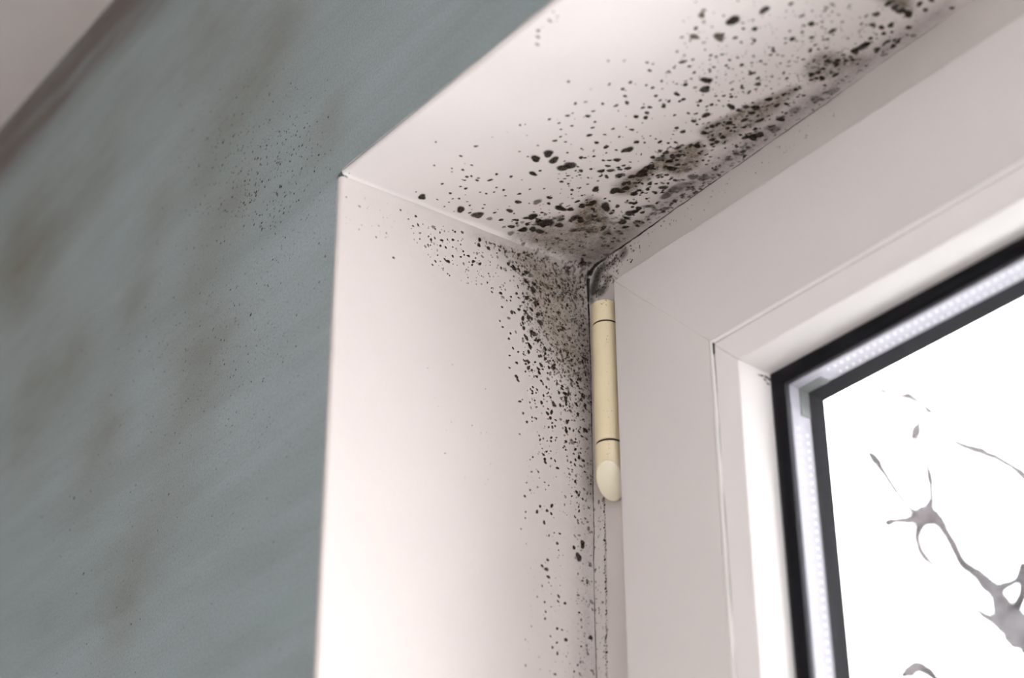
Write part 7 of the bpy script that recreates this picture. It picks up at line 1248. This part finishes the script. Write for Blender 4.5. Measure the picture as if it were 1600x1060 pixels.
def member(side, prof, y0, stations=((0, 0, 0),), front=None):
    """one mitred length of profile; prof = [(w, y)] from the sash edge inwards, y into the wall.
    stations: (distance from mitre, extra depth of front points, corner clip)"""
    L = (SZ1 - SZ0) if side in ('left', 'right') else (SX1 - SX0)
    v, rows = [], []
    st = [(t, g, c, 0) for t, g, c in stations] + [(t, g, c, 1) for t, g, c in reversed(stations)]
    for t, g, c, end in st:
        for k, (w, y) in enumerate(prof):
            ww = max(w, c)
            yy = y + (g if (front is None or y < front) else 0)
            al = ww + t
            if end: al = L - al
            if side == 'left': p = (SX0 + ww, y0 + yy, SZ1 - al)
            elif side == 'right': p = (SX1 - ww, y0 + yy, SZ1 - al)
            elif side == 'top': p = (SX0 + al, y0 + yy, SZ1 - ww)
            else: p = (SX0 + al, y0 + yy, SZ0 + ww)
            v.append(Vector(p) - WO)
    n = len(prof); f = []
    for i in range(len(st) - 1):
        for k in range(n):
            k2 = (k + 1) % n
            q = (i * n + k, i * n + k2, (i + 1) * n + k2, (i + 1) * n + k)
            f.append(q if side in ('top', 'right') else q[::-1])
    f.append(tuple(range(n))); f.append(tuple(range((len(st) - 1) * n + n - 1, (len(st) - 1) * n - 1, -1)))
    return v, f


def ring(name_v, name_h, prof, y0, mat, parent, stations=((0, 0, 0),), front=None, smooth=None, label=None):
    res = {}
    for side in ('left', 'right', 'top', 'bottom'):
        v, f = member(side, prof if not isinstance(prof, dict) else prof[side], y0, stations, front)
        o = mesh(name_v if side in ('left', 'right') else name_h, v, f, mat, parent)
        bm_fix(o)
        if smooth:
            o.data.polygons.foreach_set('use_smooth', [True] * len(o.data.polygons))
            o.data.set_sharp_from_angle(angle=smooth)
        if label: o['label'] = label
        res[side] = o
    return res


def bm_fix(o):
    import bmesh
    b = bmesh.new(); b.from_mesh(o.data)
    bmesh.ops.recalc_face_normals(b, faces=b.faces)
    b.to_mesh(o.data); b.free()


# fixed frame: face flush behind the sash flange, a shallow joint beside the plaster on the stiles
fy = PROT


def frame_prof(groove):
    p = [(-0.118, fy)]
    p += [(groove - 0.0007, fy), (groove - 0.0001, fy + 0.0009), (groove + 0.0006, fy)] if groove else []
    return p + [(0.0105, fy), (0.0112, fy + 0.0008), (0.0112, fy + 0.050), (0.030, fy + 0.050), (0.030, fy + 0.072), (-0.118, fy + 0.072)]


ring('frame_stile', 'frame_rail', {'left': frame_prof(-0.0287), 'right': frame_prof(-0.0287), 'top': frame_prof(-0.06), 'bottom': frame_prof(-0.06)},
     YS, M_FRAME, win, ((0, 0.0005, -1), (0.0005, 0, -1)), front=fy + 0.0005)
# sash
sp = [(0, 0.0135), (0, 0.0022), (0.0003, 0.0010), (0.0010, 0.0003), (0.0022, 0), (WD - 0.0014, 0), (WD - 0.0011, 0.0003), (WD - 0.0010, 0.041),
      (0.099, 0.041), (0.082, 0.058), (0.0135, 0.058), (0.0135, 0.0135)]
ring('sash_stile', 'sash_rail', sp, YS, M_PVC, win, ((0, 0.00022, 0.0019), (0.0005, 0.0, 0.0017), (0.0038, 0, 0)), front=0.003, smooth=math.radians(28))
# glazing bead
bp = [(WD + 0.0016, 0.0165), (WD + 0.0016, 0.0006), (WD + 0.0018, 0.0003), (WE - 0.0018, 0.0003), (WE - 0.0006, 0.0006), (WE, 0.0017), (WF - 0.0004, DF - 0.0008), (WF - 0.0004, DF)]
ring('glazing_bead', 'glazing_bead', bp, YS, M_BEAD, win, ((0.0, 0.0004, 0), (0.0004, 0, 0)), front=0.0025, smooth=math.radians(35))
# whiter strip along the sash and bead joint, its lit edge painted as colour
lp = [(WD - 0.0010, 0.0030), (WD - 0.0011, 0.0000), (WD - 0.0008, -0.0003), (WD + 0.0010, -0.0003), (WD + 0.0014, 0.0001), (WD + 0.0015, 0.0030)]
ring('seam_light_line', 'seam_light_line', lp, YS, M_LIGHT_LINE, win, smooth=math.radians(60))
# inner gasket
gp = [(WF - 0.003, DF - 0.0002), (WF - 0.0009, DF - 0.0004), (WF + 0.0010, DF - 0.0018), (WF + 0.0035, DF - 0.0018), (WG - 0.0012, DF - 0.0010), (WG, DF + 0.0003), (WF - 0.003, DF + 0.0003)]
ring('inner_gasket', 'inner_gasket', gp, YS, M_RUBBER, win, smooth=math.radians(45), label='black rubber gasket around the inner pane')
# panes
def pane(y, inset, t, nm):
    v, f = box(SX0 + inset, SX1 - inset, YS + y, YS + y + t, SZ0 + inset, SZ1 - inset)
    return mesh(nm, [Vector(p) - WO for p in v], f, M_GLASS, win)


pane(DF + 0.0004, 0.094, 0.004, 'glass_pane')
pane(DI + 0.0006, 0.094, 0.004, 'glass_pane')
# spacer bars between the panes: channel with a raised perforated face
yb0, yb1 = DF + 0.0048, DH
sb = [(0.094, yb0), (WH - 0.0003, yb0), (WH, yb0 + 0.0006), (WH, yb1 - 0.0002), (0.094, yb1 - 0.0002)]
sp_bars = ring('spacer_bar', 'spacer_bar', sb, YS, M_ALU, win, label='perforated aluminium spacer bar between the panes')
for side in ('left', 'top', 'right', 'bottom'):
    mb = MB(); L = (SZ1 - SZ0) if side in ('left', 'right') else (SX1 - SX0)
    n = int((L - 0.26) / 0.0042)
    for row in (0.28, 0.74):
        for i in range(n):
            al = 0.125 + i * 0.0042 + (0.0021 if row > 0.5 else 0)
            yy = YS + yb0 + (yb1 - yb0) * row; r = 0.00075; h = 0.0005
            def P(da, dy, dw):
                w = WH - 0.00005 + dw
                if side == 'left': q = (SX0 + w, yy + dy, SZ1 - al - da)
                elif side == 'right': q = (SX1 - w, yy + dy, SZ1 - al - da)
                elif side == 'top': q = (SX0 + al + da, yy + dy, SZ1 - w)
                else: q = (SX0 + al + da, yy + dy, SZ0 + w)
                return Vector(q) - WO
            v = [P(r * math.cos(k * math.pi / 3), r * math.sin(k * math.pi / 3), 0) for k in range(6)] + [P(0, 0, h)]
            mb.add(v, [(k, (k + 1) % 6, 6) for k in range(6)])
    o = mb.build('perforation', M_BEAD, sp_bars[side], smooth=True)
    o['kind'] = 'stuff'
# dark edge seal against the outer pane
es = [(0.094, DH - 0.0001), (WH - 0.0002, DH - 0.0001), (WH + 0.0005, DH + 0.0001), (WI - 0.0006, DI - 0.0006), (WI, DI), (WI, DI + 0.0004), (0.094, DI + 0.0004)]
ring('edge_seal', 'edge_seal', es, YS, M_SEAL, win, smooth=math.radians(40), label='dark edge seal against the outer pane')
# plastic corner keys of the spacer frame
for sx in (0, 1):
    for sz in (0, 1):
        mb = MB()
        x0 = SX0 + 0.0945 if not sx else SX1 - 0.0945; z0 = SZ1 - 0.0945 if not sz else SZ0 + 0.0945
        dx = 1 if not sx else -1; dz = -1 if not sz else 1
        t = WH - 0.0945 + 0.0005; ln = 0.0225
        y0, y1 = YS + yb0 + 0.0065, YS + yb1 - 0.0003
        def bb(xa, xb, za, zb):
            xa, xb = sorted((x0 + dx * xa, x0 + dx * xb)); za, zb = sorted((z0 + dz * za, z0 + dz * zb))
            mb.box(xa - WO.x, xb - WO.x, y0 - WO.y, y1 - WO.y, za - WO.z, zb - WO.z)
        bb(0, t, 0, ln); bb(t, ln, 0, t)
        mb.build('corner_key', M_KEY, win)['label'] = 'dark grey corner key of the spacer bars'

# hinge: sleeve in three lengths on a pin, slanted end
HX, HY, HR = 0.0203, D - 0.0087, 0.0075
hinge = empty('hinge', (HX, HY - D, -0.085 + WIN_H)); hinge.parent = win
hinge['label'] = 'cream plastic hinge cover in three lengths'
HO = Vector((HX, HY, -0.085))


def barrel(z0, z1, r, mat, nm, slant=None, slant_top=None, seg=40, bev=0.0004):
    v, f = [], []
    rows = [(z1, r - bev), (z1 - bev, r), (z0 + bev, r), (z0, r - bev)]
    for z, rr in rows:
        for k in range(seg):
            th = 2 * math.pi * k / seg
            p = Vector((HX + rr * math.cos(th), HY + rr * math.sin(th), z))
            v.append(p)
    if slant:
        n, off = slant                      # cut the lower end along a plane through the axis at height off
        for i in range(2 * seg, 4 * seg):
            p = v[i]; dz = -(n.x * (p.x - HX) + n.y * (p.y - HY)) / n.z
            v[i] = Vector((p.x, p.y, off + dz + (bev if i < 3 * seg else 0)))
    v = [p - HO for p in v]
    for i in range(3):
        for k in range(seg):
            k2 = (k + 1) % seg
            f.append((i * seg + k, (i + 1) * seg + k, (i + 1) * seg + k2, i * seg + k2))
    f.append(tuple(range(seg))); f.append(tuple(3 * seg + k for k in range(seg - 1, -1, -1)))
    o = mesh(nm, v, f, mat, hinge, smooth=True)
    bm_fix(o)
    o.data.set_sharp_from_angle(angle=math.radians(35))
    return o


barrel(-0.0432, -0.0305, HR, M_HINGE, 'hinge_cap')
barrel(-0.1153, -0.0442, HR, M_HINGE, 'hinge_sleeve')
SL = Vector((0.42, -0.62, -0.62)).normalized()
barrel(-0.140, -0.1165, HR, M_HINGE, 'hinge_end_cap', slant=(SL, -0.1365))
barrel(-0.124, -0.032, 0.0069, M_STEEL, 'hinge_pin')
# pale plug closing the slanted end
seg = 32; v = []; rr = HR - 0.0005
for h, sc in ((0.0003, 1.0), (0.0008, 0.92)):
    for k in range(seg):
        th = 2 * math.pi * k / seg
        x, y = rr * sc * math.cos(th), rr * sc * math.sin(th)
        v.append(Vector((HX + x, HY + y, -0.1365 - (SL.x * x + SL.y * y) / SL.z)) + SL * h - HO)
v.append(Vector((HX, HY, -0.1365)) + SL * 0.0009 - HO)
f = [(k, (k + 1) % seg, seg + (k + 1) % seg, seg + k) for k in range(seg)] + [(seg + k, seg + (k + 1) % seg, 2 * seg) for k in range(seg)]
plug = mesh('end_plug', v, f, M_CAP, hinge, smooth=True); bm_fix(plug)
# bracket leaf behind the barrel, screwed to the frame
MB().box(-0.0065, 0.0125, 0.0060, 0.0088, -0.030, 0.050).build('hinge_leaf', M_HINGE, hinge)

# ------------------------------------------------------------------ mould
TINT = {0: (0.050, 0.037, 0.031, 0.97), 1: (0.105, 0.084, 0.068, 0.58), 2: (0.17, 0.145, 0.145, 0.50), 3: (0.105, 0.070, 0.045, 0.82), 4: (0.09, 0.075, 0.062, 0.65)}


def parse(s):
    return [tuple(int(q) for q in t.split(',')) for t in s.split()]


def colony(a, b, r, tone, lift, big):
    """one mould colony: lumpy low dome on the surface, thin rim"""
    k = 14 if big else (9 if r > 0.0006 else 7)
    ph = random.uniform(0, 6.28); e = random.uniform(0.78, 1.28)
    lob = [1 + 0.16 * math.sin(2 * t + ph) + 0.10 * math.sin(3 * t + 2 * ph) + random.uniform(-0.09, 0.09) for t in [2 * math.pi * i / k for i in range(k)]]
    rot = random.uniform(0, math.pi)
    v, c = [], []
    R_, G_, B_, A_ = TINT[tone]
    s = random.uniform(0.85, 1.25); A_ *= random.uniform(0.85, 1.0)
    rings = ((0.0, 1.0, 1.0), (0.5, 0.8, 0.75), (1.3, 0.15, 0.0)) if tone == 4 else ((0.0, 1.0, 1.0), (0.78, 0.8, 1.0), (1.14, 0.15, 0.0)) if tone in (0, 3) else ((0.0, 1.0, 0.85), (0.66, 0.8, 1.0), (1.25, 0.15, 0.0))
    H = min(0.00035, 0.16 * r)
    for fr, hh, al in rings:
        for i in range(k if fr > 0 else 1):
            t = 2 * math.pi * i / k
            x = r * fr * lob[i] * math.cos(t) * e; y = r * fr * lob[i] * math.sin(t) / e
            u_, w_ = a + x * math.cos(rot) - y * math.sin(rot), b + x * math.sin(rot) + y * math.cos(rot)
            v.append((u_, w_, lift + H * hh))
            c.append((R_ * s, G_ * s, B_ * s, A_ * al))
    f = [(0, 1 + i, 1 + (i + 1) % k) for i in range(k)]
    f += [(1 + i, 1 + k + i, 1 + k + (i + 1) % k, 1 + (i + 1) % k) for i in range(k)]
    return v, f, c


def A1(x): return np.array([float(x)])


def s_top(x, y, h):
    y = np.clip(y, 0.0005, D - 0.0002)
    return np.stack([x, y, soffit(x, y) - h], -1)


def s_left(y, z, h):
    y = np.clip(y, 0.0005, D - 0.0002)
    return np.stack([jamb(y, z) + h, y, z], -1)


def s_wall(x, z, h): return np.stack([x, -h, z], -1)


def s_frame(x, z, h): return np.stack([x, D - h, z], -1)


def s_hinge(t, z, h):
    # t is metres round the barrel from the side facing the room
    th = t / HR - math.pi / 2
    return np.stack([HX + (HR + h) * np.cos(th), HY + (HR + h) * np.sin(th), z], -1)


def grow(data, surf, parent, min_big, off=(0, 0, 0)):
    """large colonies one by one, the fine speckle as one mesh"""
    uvh, fs_, cs_, bigs = [], [], [], []
    for n, (a, b, r, t) in enumerate(parse(data) if isinstance(data, str) else data):
        a *= 1e-4; b *= 1e-4; r *= 1e-5
        big = r > min_big and t in (0, 1, 3)
        v, f, c = colony(a, b, r, t, 0.00006 + 0.00001 * (n % 9), big)
        if big: bigs.append((v, f, c))
        else:
            k = len(uvh)
            uvh += v; fs_ += [tuple(i + k for i in q) for q in f]; cs_ += c
    for v, f, c in bigs:
        q = np.array(v); P = surf(q[:, 0], q[:, 1], q[:, 2]) - np.array(off)
        mesh('mould_spot', P, f, M_MOULD, parent, smooth=True, attrs={'tint': c})
    q = np.array(uvh); P = surf(q[:, 0], q[:, 1], q[:, 2]) - np.array(off)
    o = mesh('mould_speckle', P, fs_, M_MOULD, parent, smooth=True, attrs={'tint': cs_})
    o['kind'] = 'stuff'
    o['label'] = 'fine dark mould speckle'


grow(SPOTS_TOP, s_top, top, 0.0021)
grow(SPOTS_LEFT, s_left, left, 0.0017)
grow(SPOTS_WALL, s_wall, wall, 0.0030)
grow(SPOTS_FRAME, s_frame, win, 0.0100, WO)
hs = []
for i in range(70):
    hs.append((int(random.gauss(62, 10)), int(random.uniform(-1350, -310)), random.choice((8, 10, 14, 22)), random.choice((1, 1, 0))))
for i in range(10):
    hs.append((int(random.uniform(-45, 40)), int(random.uniform(-1300, -310)), random.choice((7, 9, 14)), 1))
for i in range(12):
    hs.append((int(random.gauss(50, 22)), int(random.uniform(-345, -308)), random.choice((14, 20, 30)), 1))
grow(hs, s_hinge, hinge, 1.0, HO)

# cracks where the plaster meets the frame: wide and black in the corner, thinning out
def crack(pts, parent):
    v, f = tube([p[:3] for p in pts], [p[3] for p in pts], 6)
    c = [(0.030, 0.024, 0.023, p[4]) for p in pts for k in range(6)]
    return mesh('crack', v, f, M_MOULD, parent, smooth=True, attrs={'tint': c})


pts = []
wob = 0.0
for i in range(140):
    u = i / 139.0
    x = -0.0015 + 0.27 * u ** 1.25
    wob = 0.85 * wob + random.uniform(-1, 1) * 0.00028
    rad = 0.0013 * math.exp(-u * 9) * (0.75 + 0.5 * random.random()) + 0.00022 + 0.00010 * random.random()
    al = min(1.0, (1.25 - 1.15 * u) * (0.75 + 0.4 * math.sin(u * 43) * math.sin(u * 17)))
    pts.append((x, D - 0.0001, float(soffit(A1(x), A1(D))[0]) - 0.0003 + wob, rad, max(al, 0.0) if u < 0.97 else 0.0))
crack(pts, top)
pts = []
wob = 0.0
for i in range(120):
    u = i / 119.0
    z = 0.0015 - 0.285 * u
    wob = 0.85 * wob + random.uniform(-1, 1) * 0.00022
    rad = 0.0013 * math.exp(-u * 16) + 0.00018 + 0.00014 * random.random()
    al = 0.62 + 0.38 * math.sin(u * 37) * math.sin(u * 11 + 1)
    pts.append((float(jamb(A1(D), A1(z))[0]) + 0.0003 + wob, D - 0.0001, z, rad, min(1.0, al + math.exp(-u * 8))))
crack(pts, left)
# dirt in the joint between sash stile and glazing bead, and in the bead mitre
pts = []
for i in range(90):
    u = i / 89.0
    z = SZ1 - WD - 0.0005 - 0.26 * u
    al = max(0.0, 0.35 + 0.5 * math.sin(u * 29) * math.sin(u * 13 + 0.6)) + (1.0 if i < 3 else 0.0)
    pts.append((SX0 + WD + 0.0015 - WO.x, YS + 0.0003 - WO.y, z - WO.z, 0.0007 if i < 3 else 0.00022, min(al, 1.0)))
crack(pts, win).name = 'joint_dirt'
hs = [(70, 30, 60, 0), (85, 26, 70, 0), (95, 30, 80, 0), (60, 34, 40, 3), (90, 60, 60, 3), (80, 45, 60, 3)]


def s_bead(t, al, h):
    # t 0..0.01 from the bead's front edge to the gasket, al metres below the mitre
    w = WE + (WF - WE - 0.0004) * t * 100; y = 0.0017 + (DF - 0.0025) * t * 100
    return np.stack([SX0 + w + h * 0.94, YS + y - h * 0.34, SZ1 - w - al], -1)


grow(hs, s_bead, win, 1.0, WO)

# ------------------------------------------------------------------ tree outside
tree = empty('bare_tree', (0.3, 1.75, FLOOR - 3.0))
tag(tree, 'bare winter tree with thin grey twigs outside the window', 'tree')
TO = Vector((0.3, 1.75, FLOOR - 3.0))
b0 = BRANCHES[0][0]
trunk = [(0.30, 1.75, FLOOR - 3.02, 0.17), (0.27, 1.60, -3.2, 0.145), (0.34, 1.35, -1.8, 0.11), (0.28, 1.12, -1.0, 0.075), (0.10, 0.90, -0.50, 0.045), (-0.02, 0.80, -0.2, 0.030), b0]


def limb(pts, nm, par=tree):
    sp_ = smooth_path(pts, 6)
    P = [(p[0] - TO.x + (0.15 * p[3]) * random.uniform(-1, 1), p[1] - TO.y, p[2] - TO.z + (0.15 * p[3]) * random.uniform(-1, 1)) for p in sp_]
    v, f = tube(P, [max(p[3], 0.0004) * random.uniform(0.92, 1.08) for p in sp_], 9)
    return mesh(nm, v, f, M_BARK, par, smooth=True)


limb(trunk, 'trunk')
for i, br in enumerate(BRANCHES):
    br = list(br)
    if i == 3: br = [(0.10, 0.90, -0.50, 0.022), (0.12, 0.85, -0.15, 0.014)] + br
    if i == 7: br = [(-0.02, 0.80, -0.2, 0.012)] + br
    limb(br, 'branch')
